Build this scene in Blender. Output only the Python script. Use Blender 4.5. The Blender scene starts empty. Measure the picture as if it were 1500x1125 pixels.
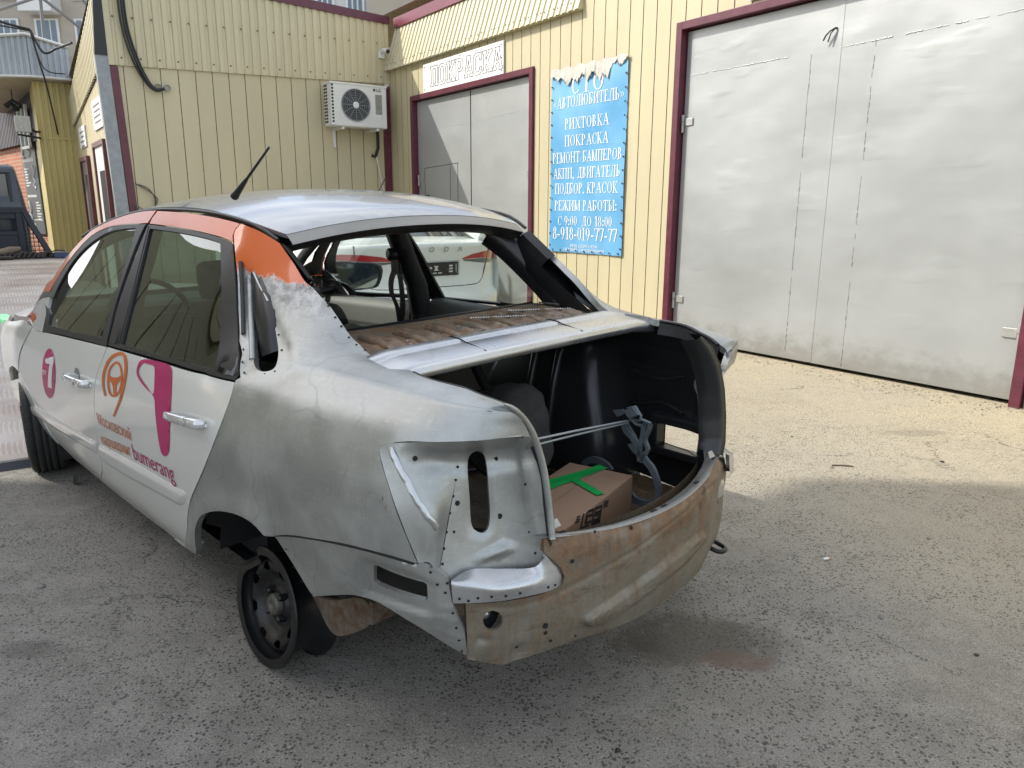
import bpy, bmesh, math, random
import numpy as np
from mathutils import Vector, Matrix
from mathutils.geometry import delaunay_2d_cdt
random.seed(7); rng = np.random.default_rng(7)
S = bpy.context.scene; COL = S.collection

# ------------------------------------------------------------------ camera
CF, CP, CR, CH = 1090.0, 0.232, 0.004, 1.40          # focal length in photo pixels, pitch, roll, height
def cam_rot():
    f = np.array([0, math.cos(CP), -math.sin(CP)]); r = np.array([1., 0, 0]); u = np.cross(r, f)
    c, s = math.cos(CR), math.sin(CR)
    return np.array([c*r+s*u, -s*r+c*u, f])
CM = cam_rot()
cd = bpy.data.cameras.new('camera'); cam = bpy.data.objects.new('camera', cd); COL.objects.link(cam)
cd.sensor_fit = 'HORIZONTAL'; cd.sensor_width = 36.0; cd.lens = CF/1500*36.0
cd.clip_start = 0.05; cd.clip_end = 600
m = Matrix.Identity(4)
for i in range(3):
    m[i][0] = CM[0][i]; m[i][1] = CM[1][i]; m[i][2] = -CM[2][i]
m[2][3] = CH
cam.matrix_world = m
S.camera = cam

# ------------------------------------------------------------------ light
SUNV = np.array([-1.549, .125, 1.317]); SUNV = SUNV/np.linalg.norm(SUNV)      # towards the sun
w = bpy.data.worlds.new('World'); S.world = w; w.use_nodes = True
nt = w.node_tree; nt.nodes.clear()
def N(nt, typ, **kw):
    n = nt.nodes.new(typ)
    for k, v in kw.items():
        if k in n.inputs and not hasattr(n, k): n.inputs[k].default_value = v
        else: setattr(n, k, v)
    return n
sky = N(nt, 'ShaderNodeTexSky', sky_type='NISHITA', sun_disc=False)
sky.sun_elevation = math.asin(SUNV[2]); sky.sun_rotation = math.atan2(SUNV[0], SUNV[1])
sky.air_density = 1.0; sky.dust_density = 2.0; sky.ozone_density = 1.2
# thin white cloud streaks over the blue
tc = N(nt, 'ShaderNodeTexCoord'); mp = N(nt, 'ShaderNodeMapping'); mp.inputs['Scale'].default_value = (1.6, 2.6, 5.0)
cn = N(nt, 'ShaderNodeTexNoise'); cn.inputs['Scale'].default_value = 1.7; cn.inputs['Detail'].default_value = 8; cn.inputs['Roughness'].default_value = .62; cn.inputs['Distortion'].default_value = .6
cr = N(nt, 'ShaderNodeValToRGB'); cr.color_ramp.elements[0].position = .40; cr.color_ramp.elements[1].position = .68
cr.color_ramp.elements[1].color = (.85, .85, .85, 1)
mx = N(nt, 'ShaderNodeMix', data_type='RGBA'); mx.inputs[7].default_value = (9.4, 9.3, 9.0, 1)
bg = N(nt, 'ShaderNodeBackground'); bg.inputs['Strength'].default_value = .15
ou = N(nt, 'ShaderNodeOutputWorld')
L = nt.links.new
L(tc.outputs['Generated'], mp.inputs['Vector']); L(mp.outputs[0], cn.inputs['Vector']); L(cn.outputs['Fac'], cr.inputs['Fac'])
L(cr.outputs['Color'], mx.inputs['Factor']); L(sky.outputs['Color'], mx.inputs[6]); L(mx.outputs[2], bg.inputs['Color']); L(bg.outputs[0], ou.inputs['Surface'])
sd = bpy.data.lights.new('sun', 'SUN'); sd.energy = 2.75; sd.angle = math.radians(.53); sd.color = (1, .955, .875)
so = bpy.data.objects.new('sun', sd); COL.objects.link(so); so.location = (-30, 0, 40)
so.rotation_euler = Vector(SUNV).to_track_quat('Z', 'Y').to_euler()
S.view_settings.view_transform = 'Standard'; S.view_settings.look = 'None'; S.view_settings.gamma = 1; S.view_settings.use_curve_mapping = False
S.view_settings.exposure = .82
S.render.engine = 'CYCLES'
S.cycles.max_bounces = 8; S.cycles.transparent_max_bounces = 12; S.cycles.caustics_reflective = False; S.cycles.caustics_refractive = False

# ------------------------------------------------------------------ geometry helpers
class MB:
    """collects faces, builds ONE mesh object"""
    def __init__(s): s.v = []; s.f = []; s.m = []; s.sm = []
    def add(s, verts, faces, mat=0, smooth=False):
        o = len(s.v); s.v += [tuple(map(float, p)) for p in verts]
        for f in faces: s.f.append([o+i for i in f]); s.m.append(mat); s.sm.append(smooth)
    def box(s, a, b, mat=0, M=None):
        a, b = np.minimum(a, b), np.maximum(a, b)
        v = [(x, y, z) for x in (a[0], b[0]) for y in (a[1], b[1]) for z in (a[2], b[2])]
        if M is not None: v = [M(p) for p in v]
        s.add(v, [(0,1,3,2),(4,6,7,5),(0,4,5,1),(2,3,7,6),(0,2,6,4),(1,5,7,3)], mat)
    def cbox(s, a, b, c, mat=0, M=None):
        """box with chamfered edges of width c"""
        a, b = np.minimum(a, b).astype(float), np.maximum(a, b).astype(float); bm = bmesh.new()
        bmesh.ops.create_cube(bm, size=1)
        for v in bm.verts: v.co = Vector((a+b)/2)+Vector([v.co[i]*(b-a)[i] for i in range(3)])
        bmesh.ops.bevel(bm, geom=bm.edges[:], offset=c, segments=2, affect='EDGES', profile=.5)
        bm.verts.index_update()
        v = [tuple(p.co) for p in bm.verts]
        if M is not None: v = [M(p) for p in v]
        s.add(v, [[q.index for q in f.verts] for f in bm.faces], mat); bm.free()
    def tube(s, pts, r, n=8, mat=0, cap=True, smooth=True, closed=False):
        pts = [np.array(p, float) for p in pts]; k = len(pts); rr = r if hasattr(r, '__len__') else [r]*k
        ring = []; up = None
        for i, p in enumerate(pts):
            a = pts[(i-1) % k] if (i > 0 or closed) else p; b = pts[(i+1) % k] if (i < k-1 or closed) else p
            t = b-a; t = t/(np.linalg.norm(t)+1e-9)
            if up is None: up = np.array([0, 0, 1.]) if abs(t[2]) < .9 else np.array([1., 0, 0])
            x = np.cross(up, t); x /= np.linalg.norm(x)+1e-9; y = np.cross(t, x); up = y
            ring.append([p+rr[i]*(math.cos(2*math.pi*j/n)*x+math.sin(2*math.pi*j/n)*y) for j in range(n)])
        v = [q for R in ring for q in R]; f = []
        for i in range(k if closed else k-1):
            for j in range(n):
                i2 = (i+1) % k
                f.append((i*n+j, i*n+(j+1) % n, i2*n+(j+1) % n, i2*n+j))
        s.add(v, f, mat, smooth)
        if cap and not closed:
            s.add(ring[0], [list(range(n))[::-1]], mat); s.add(ring[-1], [list(range(n))], mat)
    def lathe(s, prof, n=32, mat=0, M=None, smooth=True, a0=0, a1=2*math.pi):
        """profile of (axial, radius); axis = local x"""
        full = abs(a1-a0-2*math.pi) < 1e-6; k = n if full else n+1; v = []
        for (h, r) in prof:
            for j in range(k):
                a = a0+(a1-a0)*j/n; v.append((h, r*math.cos(a), r*math.sin(a)))
        if M is not None: v = [M(p) for p in v]
        f = [(i*k+j, i*k+(j+1) % k, (i+1)*k+(j+1) % k, (i+1)*k+j) for i in range(len(prof)-1) for j in range(n)]
        s.add(v, f, mat, smooth)
    def prism(s, poly, d, mat=0):
        """poly: 3D planar points, d: extrusion vector"""
        poly = [np.array(p, float) for p in poly]; d = np.array(d, float); n = len(poly)
        s.add(poly+[p+d for p in poly], [list(range(n))[::-1], list(range(n, 2*n))]+[(i, (i+1) % n, n+(i+1) % n, n+i) for i in range(n)], mat)
    def grid(s, P, mat=0, smooth=True):
        """P: rows x cols x 3"""
        P = np.asarray(P, float); a, b = P.shape[:2]
        s.add(P.reshape(-1, 3), [(i*b+j, i*b+j+1, (i+1)*b+j+1, (i+1)*b+j) for i in range(a-1) for j in range(b-1)], mat, smooth)
    def build(s, name, mats, parent=None, loc=None):
        me = bpy.data.meshes.new(name); me.from_pydata(s.v, [], s.f)
        for mt in (mats if isinstance(mats, (list, tuple)) else [mats]): me.materials.append(mt)
        me.polygons.foreach_set('material_index', s.m); me.polygons.foreach_set('use_smooth', s.sm)
        me.update(); o = bpy.data.objects.new(name, me); COL.objects.link(o)
        if parent: o.parent = parent
        if loc is not None: o.location = loc
        return o
def absorb(o, mb, m):
    """adds small surface marks (spot welds, screws) to the mesh of the part that carries them"""
    if m.name not in [k.name for k in o.data.materials if k]: o.data.materials.append(m)
    idx = [k.name for k in o.data.materials].index(m.name); bm = bmesh.new(); bm.from_mesh(o.data); vs = [bm.verts.new(v) for v in mb.v]
    for f, s_ in zip(mb.f, mb.sm):
        try: q = bm.faces.new([vs[i] for i in f])
        except ValueError: continue
        q.material_index = idx; q.smooth = s_
    bm.to_mesh(o.data); bm.free(); return o
def recalc(o):
    bm = bmesh.new(); bm.from_mesh(o.data); bmesh.ops.recalc_face_normals(bm, faces=bm.faces[:]); bm.to_mesh(o.data); bm.free(); return o
def tag(o, label=None, cat=None, group=None, kind=None):
    if label: o['label'] = label
    if cat: o['category'] = cat
    if group: o['group'] = group
    if kind: o['kind'] = kind
    return o
def empty(name, loc=(0, 0, 0), mat=None):
    o = bpy.data.objects.new(name, None); COL.objects.link(o); o.location = loc; o.empty_display_size = .1
    if mat is not None: o.matrix_world = mat
    return o
def text_mesh(txt, size=1.0, sx=1.0, weight=0.0, extrude=0.0, align='CENTER', spacing=1.0):
    """verts (n,3) and faces of a line of lettering lying in the xy plane"""
    c = bpy.data.curves.new('lettering', 'FONT'); c.body = txt; c.size = size; c.align_x = align; c.offset = weight; c.extrude = extrude
    c.space_character = spacing; c.resolution_u = 3
    o = bpy.data.objects.new('lettering', c); COL.objects.link(o)
    dg = bpy.context.evaluated_depsgraph_get(); me = bpy.data.meshes.new_from_object(o.evaluated_get(dg))
    v = np.array([tuple(p.co) for p in me.vertices]).reshape(-1, 3); f = [list(p.vertices) for p in me.polygons]
    COL.objects.unlink(o); bpy.data.objects.remove(o); bpy.data.curves.remove(c); bpy.data.meshes.remove(me)
    if len(v): v[:, 0] *= sx
    return v, f

# ------------------------------------------------------------------ materials
MATS = {}
def mat(name, col, rough=.6, metal=0., noise=0., nscale=8., bump=0., bscale=60., col2=None, spec=.5, stretch=None, coat=0., emit=None, rvar=0.):
    """principled surface with colour mottling (noise), optional bump and streaks"""
    m = bpy.data.materials.new(name); m.use_nodes = True; nt = m.node_tree; b = nt.nodes['Principled BSDF']
    b.inputs['Roughness'].default_value = rough; b.inputs['Metallic'].default_value = metal; b.inputs['Specular IOR Level'].default_value = spec
    b.inputs['Coat Weight'].default_value = coat; b.inputs['Coat Roughness'].default_value = .08
    L = nt.links.new; tc = N(nt, 'ShaderNodeTexCoord'); mp = N(nt, 'ShaderNodeMapping'); L(tc.outputs['Object'], mp.inputs['Vector'])
    if stretch: mp.inputs['Scale'].default_value = stretch
    c2 = col2 if col2 else tuple(x*(1-noise) for x in col)
    n1 = N(nt, 'ShaderNodeTexNoise'); n1.inputs['Scale'].default_value = nscale; n1.inputs['Detail'].default_value = 6; n1.inputs['Roughness'].default_value = .62
    L(mp.outputs[0], n1.inputs['Vector'])
    r = N(nt, 'ShaderNodeValToRGB'); e = r.color_ramp.elements; e[0].position = .32; e[1].position = .68; e[0].color = (*c2, 1); e[1].color = (*col, 1)
    L(n1.outputs['Fac'], r.inputs['Fac']); L(r.outputs['Color'], b.inputs['Base Color'])
    if rvar:
        mr = N(nt, 'ShaderNodeMapRange'); mr.inputs['To Min'].default_value = max(.02, rough-rvar); mr.inputs['To Max'].default_value = rough+rvar
        L(n1.outputs['Fac'], mr.inputs['Value']); L(mr.outputs[0], b.inputs['Roughness'])
    if bump:
        n2 = N(nt, 'ShaderNodeTexNoise'); n2.inputs['Scale'].default_value = bscale; n2.inputs['Detail'].default_value = 4; L(mp.outputs[0], n2.inputs['Vector'])
        bp = N(nt, 'ShaderNodeBump'); bp.inputs['Strength'].default_value = bump; bp.inputs['Distance'].default_value = .01
        L(n2.outputs['Fac'], bp.inputs['Height']); L(bp.outputs[0], b.inputs['Normal'])
    if emit: b.inputs['Emission Color'].default_value = (*emit[:3], 1); b.inputs['Emission Strength'].default_value = emit[3]
    MATS[name] = m; return m
def glass_mat(name, tint=(.75, .85, .82), rough=.0, refl=1.0):
    m = bpy.data.materials.new(name); m.use_nodes = True; nt = m.node_tree; nt.nodes.clear(); L = nt.links.new
    t = N(nt, 'ShaderNodeBsdfTransparent'); t.inputs['Color'].default_value = (*tint, 1)
    g = N(nt, 'ShaderNodeBsdfGlossy'); g.inputs['Roughness'].default_value = rough; g.inputs['Color'].default_value = (1, 1, 1, 1)
    lw = N(nt, 'ShaderNodeFresnel'); lw.inputs['IOR'].default_value = 1.6
    mu = N(nt, 'ShaderNodeMath', operation='MULTIPLY'); mu.inputs[1].default_value = refl
    mx = N(nt, 'ShaderNodeMixShader'); o = N(nt, 'ShaderNodeOutputMaterial')
    n1 = N(nt, 'ShaderNodeTexNoise'); n1.inputs['Scale'].default_value = 3; mr = N(nt, 'ShaderNodeMath', operation='MULTIPLY_ADD'); mr.inputs[1].default_value = .25; mr.inputs[2].default_value = .9
    m2 = N(nt, 'ShaderNodeMath', operation='MULTIPLY')
    L(n1.outputs['Fac'], mr.inputs[0]); L(lw.outputs[0], mu.inputs[0]); L(mu.outputs[0], m2.inputs[0]); L(mr.outputs[0], m2.inputs[1])
    L(m2.outputs[0], mx.inputs[0]); L(t.outputs[0], mx.inputs[1]); L(g.outputs[0], mx.inputs[2]); L(mx.outputs[0], o.inputs['Surface'])
    MATS[name] = m; return m
# ------------------------------------------------------------------ yard frame: right wall line and its normal
D = np.array([-.57987, .81471, 0]); NN = np.array([-.81471, -.57987, 0]); W0 = np.array([2.221, 7.28, 0])
def Y(s, t, z):
    """s along the right wall (away from camera), t out into the yard, z up"""
    return W0+D*s+NN*t+np.array([0, 0, z])
YM = Matrix(((NN[0], D[0], 0, W0[0]), (NN[1], D[1], 0, W0[1]), (0, 0, 1, 0), (0, 0, 0, 1)))   # local (t, s, z)
# note: (t, s, z) is left handed against world; meshes below are recalculated

# ------------------------------------------------------------------ ground
def ground_mat():
    m = bpy.data.materials.new('asphalt'); m.use_nodes = True; nt = m.node_tree; b = nt.nodes['Principled BSDF']; L = nt.links.new
    tc = N(nt, 'ShaderNodeTexCoord'); P = tc.outputs['Object']
    def noise(sc, det=4, ro=.6, vec=None):
        n = N(nt, 'ShaderNodeTexNoise'); n.inputs['Scale'].default_value = sc; n.inputs['Detail'].default_value = det; n.inputs['Roughness'].default_value = ro
        L(vec or P, n.inputs['Vector']); return n.outputs['Fac']
    def ramp(x, a, b_, ca=(0,0,0,1), cb=(1,1,1,1)):
        r = N(nt, 'ShaderNodeValToRGB'); e = r.color_ramp.elements; e[0].position = a; e[1].position = b_; e[0].color = ca; e[1].color = cb; L(x, r.inputs['Fac']); return r.outputs['Color']
    def mix(f, a, b_, mode='MIX'):
        n = N(nt, 'ShaderNodeMix', data_type='RGBA', blend_type=mode)
        for i, x in ((0, f), (6, a), (7, b_)):
            if hasattr(x, 'links'): L(x, n.inputs[i])
            else: n.inputs[i].default_value = x
        return n.outputs[2]
    def math_(op, a, b_):
        n = N(nt, 'ShaderNodeMath', operation=op)
        for i, x in ((0, a), (1, b_)):
            if hasattr(x, 'links'): L(x, n.inputs[i])
            else: n.inputs[i].default_value = x
        return n.outputs[0]
    # sandy dust grows towards the right wall
    sx = N(nt, 'ShaderNodeSeparateXYZ'); L(P, sx.inputs[0])
    n_ = math_('ADD', math_('MULTIPLY', math_('SUBTRACT', sx.outputs[0], float(W0[0])), float(NN[0])), math_('MULTIPLY', math_('SUBTRACT', sx.outputs[1], float(W0[1])), float(NN[1])))
    d = math_('ADD', n_, math_('MULTIPLY', math_('SUBTRACT', noise(1.3, 5), .5), 3.0))
    mr = N(nt, 'ShaderNodeMapRange'); mr.inputs['From Min'].default_value = .0; mr.inputs['From Max'].default_value = 4.8; mr.inputs['To Min'].default_value = .95; mr.inputs['To Max'].default_value = .0; L(d, mr.inputs['Value'])
    base = mix(ramp(noise(.9, 6, .65), .38, .62), (.285, .27, .238, 1), (.37, .348, .306, 1))
    base = mix(ramp(noise(6, 6, .7), .4, .65), base, (.42, .395, .35, 1))
    base = mix(mr.outputs[0], base, (.70, .60, .41, 1))
    fine = noise(190, 4, .75)
    base = mix(ramp(fine, .36, .60), mix(.66, base, (.06, .057, .052, 1)), base)
    # open stones: dark pits between the chips, irregular and thinned by a second noise
    wp = N(nt, 'ShaderNodeVectorMath', operation='ADD'); wn = N(nt, 'ShaderNodeTexNoise'); wn.inputs['Scale'].default_value = 40; L(P, wn.inputs['Vector'])
    ws = N(nt, 'ShaderNodeVectorMath', operation='SCALE'); ws.inputs['Scale'].default_value = .02; L(wn.outputs['Color'], ws.inputs[0]); L(P, wp.inputs[0]); L(ws.outputs[0], wp.inputs[1])
    v1 = N(nt, 'ShaderNodeTexVoronoi'); v1.inputs['Scale'].default_value = 78; L(wp.outputs[0], v1.inputs['Vector'])
    keep = math_('GREATER_THAN', N_sep(nt, v1.outputs['Color']), .38)
    size = math_('ADD', .10, math_('MULTIPLY', noise(9, 4), .50))
    pit = math_('MULTIPLY', keep, math_('LESS_THAN', v1.outputs['Distance'], size))
    pit = math_('MULTIPLY', pit, ramp(noise(1.7, 5, .65), .30, .52))
    v2 = N(nt, 'ShaderNodeTexVoronoi'); v2.inputs['Scale'].default_value = 95; L(wp.outputs[0], v2.inputs['Vector'])
    chip = math_('MULTIPLY', math_('GREATER_THAN', N_sep(nt, v2.outputs['Color']), .955), math_('LESS_THAN', v2.outputs['Distance'], .3))
    v3 = N(nt, 'ShaderNodeTexVoronoi'); v3.inputs['Scale'].default_value = 170; L(wp.outputs[0], v3.inputs['Vector'])
    pit2 = math_('MULTIPLY', math_('GREATER_THAN', N_sep(nt, v3.outputs['Color']), .6), math_('LESS_THAN', v3.outputs['Distance'], .33))
    dustk = N(nt, 'ShaderNodeMapRange'); dustk.inputs['To Min'].default_value = .8; dustk.inputs['To Max'].default_value = .5; L(mr.outputs[0], dustk.inputs['Value'])
    base = mix(math_('MULTIPLY', pit2, math_('MULTIPLY', dustk.outputs[0], .65)), base, (.085, .08, .072, 1))
    base = mix(math_('MULTIPLY', pit, dustk.outputs[0]), base, (.06, .057, .051, 1))
    base = mix(math_('MULTIPLY', chip, .8), base, (.46, .44, .40, 1))
    # hairline cracks
    v4 = N(nt, 'ShaderNodeTexVoronoi', feature='DISTANCE_TO_EDGE'); v4.inputs['Scale'].default_value = .62
    w2 = N(nt, 'ShaderNodeVectorMath', operation='ADD'); wn2 = N(nt, 'ShaderNodeTexNoise'); wn2.inputs['Scale'].default_value = 2.6; wn2.inputs['Detail'].default_value = 8; wn2.inputs['Roughness'].default_value = .7; L(P, wn2.inputs['Vector'])
    ws2 = N(nt, 'ShaderNodeVectorMath', operation='SCALE'); ws2.inputs['Scale'].default_value = .55; L(wn2.outputs['Color'], ws2.inputs[0]); L(P, w2.inputs[0]); L(ws2.outputs[0], w2.inputs[1]); L(w2.outputs[0], v4.inputs['Vector'])
    crack = math_('MULTIPLY', math_('LESS_THAN', v4.outputs['Distance'], .0022), ramp(noise(1.1, 3), .52, .60))
    base = mix(math_('MULTIPLY', crack, .8), base, (.03, .029, .027, 1))
    # reddish paint stain, dark patch round it, wide faint one under tail, oil spots
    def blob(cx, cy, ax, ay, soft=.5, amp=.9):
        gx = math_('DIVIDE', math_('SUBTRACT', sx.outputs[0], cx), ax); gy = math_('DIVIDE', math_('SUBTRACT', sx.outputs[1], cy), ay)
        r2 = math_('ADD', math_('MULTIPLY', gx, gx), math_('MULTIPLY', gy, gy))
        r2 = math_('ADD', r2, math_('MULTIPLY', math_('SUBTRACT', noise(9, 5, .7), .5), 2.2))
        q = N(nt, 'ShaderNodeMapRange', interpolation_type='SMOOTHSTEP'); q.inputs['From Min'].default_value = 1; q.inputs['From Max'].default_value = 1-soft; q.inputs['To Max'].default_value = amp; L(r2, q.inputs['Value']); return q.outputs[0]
    base = mix(blob(.62, 2.22, .36, .21, .9, .6), base, (.085, .07, .052, 1))
    base = mix(blob(.70, 2.10, .15, .06, .8, .7), base, (.20, .13, .098, 1))
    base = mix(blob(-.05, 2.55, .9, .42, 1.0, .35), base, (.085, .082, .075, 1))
    for (bx_, by_, ba, bb, bam) in ((2.0, 2.35, .10, .06, .5), (1.45, 1.75, .07, .05, .45), (-1.55, 2.15, .16, .07, .4), (-.25, 1.55, .09, .05, .4), (2.6, 4.6, .30, .10, .25)): base = mix(blob(bx_, by_, ba, bb, .9, bam), base, (.07, .067, .06, 1))
    base = mix(ramp(noise(.55, 4, .6), .50, .66), base, mix(.22, base, (.40, .375, .325, 1)))
    L(base, b.inputs['Base Color']); b.inputs['Roughness'].default_value = .85; b.inputs['Specular IOR Level'].default_value = .25
    h = math_('SUBTRACT', math_('ADD', math_('MULTIPLY', noise(85, 5, .75), 1.1), math_('MULTIPLY', noise(14, 5), 1.2)), math_('ADD', math_('MULTIPLY', pit, .9), math_('ADD', math_('MULTIPLY', crack, .8), math_('MULTIPLY', pit2, .5))))
    bp = N(nt, 'ShaderNodeBump'); bp.inputs['Strength'].default_value = .9; bp.inputs['Distance'].default_value = .010; L(h, bp.inputs['Height']); L(bp.outputs[0], b.inputs['Normal'])
    return m
def N_sep(nt, col):
    s_ = N(nt, 'ShaderNodeSeparateColor'); nt.links.new(col, s_.inputs[0]); return s_.outputs[0]
g = MB(); g.add([(-300, -300, 0), (300, -300, 0), (300, 300, 0), (-300, 300, 0)], [(0, 1, 2, 3)])
tag(g.build('ground', ground_mat()), kind='structure')
# ------------------------------------------------------------------ materials of the place
cream = mat('cream_paint', (.55, .487, .315), .48, noise=.10, nscale=2.2, bump=.05, bscale=9, stretch=(1, 1, .25))
cream2 = mat('cream_sheet', (.575, .515, .34), .46, noise=.10, nscale=3, stretch=(1, 1, .3))
groove = mat('groove_dirt', (.36, .30, .19), .9, noise=.5, nscale=14)
purple = mat('purple_paint', (.13, .028, .048), .38, noise=.35, nscale=9, bump=.08, bscale=30)
purple2 = mat('purple_trim', (.20, .045, .065), .36, noise=.2, nscale=4)
dark = mat('dark_void', (.012, .012, .013), .9)
black = mat('black_plastic', (.018, .018, .019), .45, noise=.2, nscale=20)
white_pl = mat('white_plastic', (.74, .74, .71), .42, noise=.12, nscale=5, stretch=(1, 1, .3))
white_sign = mat('white_board', (.80, .80, .78), .55, noise=.07, nscale=5)
steel = mat('worn_steel', (.46, .46, .44), .5, .55, noise=.25, nscale=20)
greypost = mat('grey_zinc', (.33, .35, .36), .5, .3, noise=.25, nscale=10)
inkgrey = mat('grey_ink', (.16, .16, .17), .8)
screwm = mat('screw_head', (.12, .09, .06), .6, .5)

def gate_mat():
    m = mat('silver_gate_paint', (.43, .445, .445), .42, .38, noise=.12, nscale=1.1, rvar=.06)
    nt = m.node_tree; L = nt.links.new; b = nt.nodes['Principled BSDF']; tc = N(nt, 'ShaderNodeTexCoord')
    mp = N(nt, 'ShaderNodeMapping'); mp.inputs['Scale'].default_value = (.9, .9, 1.25); L(tc.outputs['Object'], mp.inputs[0])
    n1 = N(nt, 'ShaderNodeTexNoise'); n1.inputs['Scale'].default_value = 1.25; n1.inputs['Detail'].default_value = 2.0; n1.inputs['Roughness'].default_value = .45; L(mp.outputs[0], n1.inputs[0])
    mp2 = N(nt, 'ShaderNodeMapping'); mp2.inputs['Scale'].default_value = (1, 1, 9); L(tc.outputs['Object'], mp2.inputs[0])
    n2 = N(nt, 'ShaderNodeTexNoise'); n2.inputs['Scale'].default_value = 2.5; n2.inputs['Detail'].default_value = 5; L(mp2.outputs[0], n2.inputs[0])
    n3 = N(nt, 'ShaderNodeTexNoise'); n3.inputs['Scale'].default_value = 260; L(tc.outputs['Object'], n3.inputs[0])
    a = N(nt, 'ShaderNodeMath', operation='MULTIPLY_ADD'); a.inputs[1].default_value = .022; L(n2.outputs['Fac'], a.inputs[0]); L(n1.outputs['Fac'], a.inputs[2])
    a2 = N(nt, 'ShaderNodeMath', operation='MULTIPLY_ADD'); a2.inputs[1].default_value = .006; L(n3.outputs['Fac'], a2.inputs[0]); L(a.outputs[0], a2.inputs[2])
    sz = N(nt, 'ShaderNodeSeparateXYZ'); L(tc.outputs['Object'], sz.inputs[0]); gn = N(nt, 'ShaderNodeTexNoise'); gn.inputs['Scale'].default_value = 7; gn.inputs['Detail'].default_value = 7; gn.inputs['Roughness'].default_value = .7; L(mp.outputs[0], gn.inputs[0])
    ga = N(nt, 'ShaderNodeMath', operation='MULTIPLY_ADD'); ga.inputs[1].default_value = -.55; L(gn.outputs['Fac'], ga.inputs[0]); L(sz.outputs[2], ga.inputs[2]); gr_ = N(nt, 'ShaderNodeMapRange', interpolation_type='SMOOTHSTEP'); gr_.inputs['From Min'].default_value = .06; gr_.inputs['From Max'].default_value = -.24; gr_.inputs['To Max'].default_value = .55; L(ga.outputs[0], gr_.inputs['Value'])
    dm = N(nt, 'ShaderNodeMix', data_type='RGBA'); L(gr_.outputs[0], dm.inputs[0]); L(b.inputs['Base Color'].links[0].from_socket, dm.inputs[6]); dm.inputs[7].default_value = (.20, .185, .15, 1); L(dm.outputs[2], b.inputs['Base Color'])
    mp4 = N(nt, 'ShaderNodeMapping'); mp4.inputs['Scale'].default_value = (1, 1, 2.6); L(tc.outputs['Object'], mp4.inputs[0]); n4 = N(nt, 'ShaderNodeTexNoise'); n4.inputs['Scale'].default_value = 2.1; n4.inputs['Detail'].default_value = 1.5; L(mp4.outputs[0], n4.inputs[0]); r4 = N(nt, 'ShaderNodeMapRange', interpolation_type='SMOOTHSTEP'); r4.inputs['From Min'].default_value = .58; r4.inputs['From Max'].default_value = .74; r4.inputs['To Max'].default_value = .045; L(n4.outputs['Fac'], r4.inputs['Value']); a3 = N(nt, 'ShaderNodeMath', operation='ADD'); L(a2.outputs[0], a3.inputs[0]); L(r4.outputs[0], a3.inputs[1]); a2 = a3
    bp = N(nt, 'ShaderNodeBump'); bp.inputs['Strength'].default_value = .44; bp.inputs['Distance'].default_value = .06; L(a2.outputs[0], bp.inputs['Height']); L(bp.outputs[0], b.inputs['Normal'])
    return m
gatem = gate_mat()

def siding(mb, s0, s1, z0, z1, axis, pitch, fixed, out=1, gw=.012, gd=.014, start=0.0, z0f=None, z1f=None, m0=0, mg=1):
    """boards with recessed joints. axis 's': runs along the right wall at t=fixed; axis 't': runs across the yard at s=fixed"""
    edges = []; x = s0-(s0-start) % pitch
    pts = [(s0, 0, m0)]
    while x < s1-1e-6:
        if x > s0+gw and x < s1-gw:
            pts += [(x-gw/2, 0, m0), (x-gw/2+.002, -gd, mg), (x+gw/2-.002, -gd, mg), (x+gw/2, 0, mg)]
        x += pitch
    pts.append((s1, 0, m0))
    def P(a, o, z): return Y(a, fixed+out*o, z) if axis == 's' else Y(fixed-out*o, a, z)
    for (a, oa, ma), (b, ob, mb_) in zip(pts[:-1], pts[1:]):
        za0, zb0 = (z0f(a), z0f(b)) if z0f else (z0, z0); za1, zb1 = (z1f(a), z1f(b)) if z1f else (z1, z1)
        q = [P(a, oa, za0), P(b, ob, zb0), P(b, ob, zb1), P(a, oa, za1)]
        mb.add(q, [(0, 1, 2, 3)], mg if (oa < 0 or ob < 0) else m0)
def ridged(mb, a0, a1, pitch, depth, lo, hi, m=0):
    """ribbed sheet between two point functions lo(a), hi(a); second value is the outward direction"""
    x = a0; prof = []
    while x < a1:
        for fx, o in ((0, 0), (.50, 0), (.60, -depth), (.88, -depth), (.98, 0)):
            if x+fx*pitch <= a1: prof.append((x+fx*pitch, o))
        x += pitch
    prof.append((a1, 0))
    for (a, oa), (b, ob) in zip(prof[:-1], prof[1:]):
        pl, dl = lo(a); ph, dh = hi(a); ql, el = lo(b); qh, eh = hi(b)
        mb.add([pl+dl*oa, ql+el*ob, qh+eh*ob, ph+dh*oa], [(0, 1, 2, 3)], m)
def bxs(mb, s0, s1, t0, t1, z0, z1, m=0, c=0):
    f = lambda p: Y(p[0], p[1], p[2])
    if c: mb.cbox((s0, t0, z0), (s1, t1, z1), c, m, f)
    else: mb.box((s0, t0, z0), (s1, t1, z1), m, f)

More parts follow.
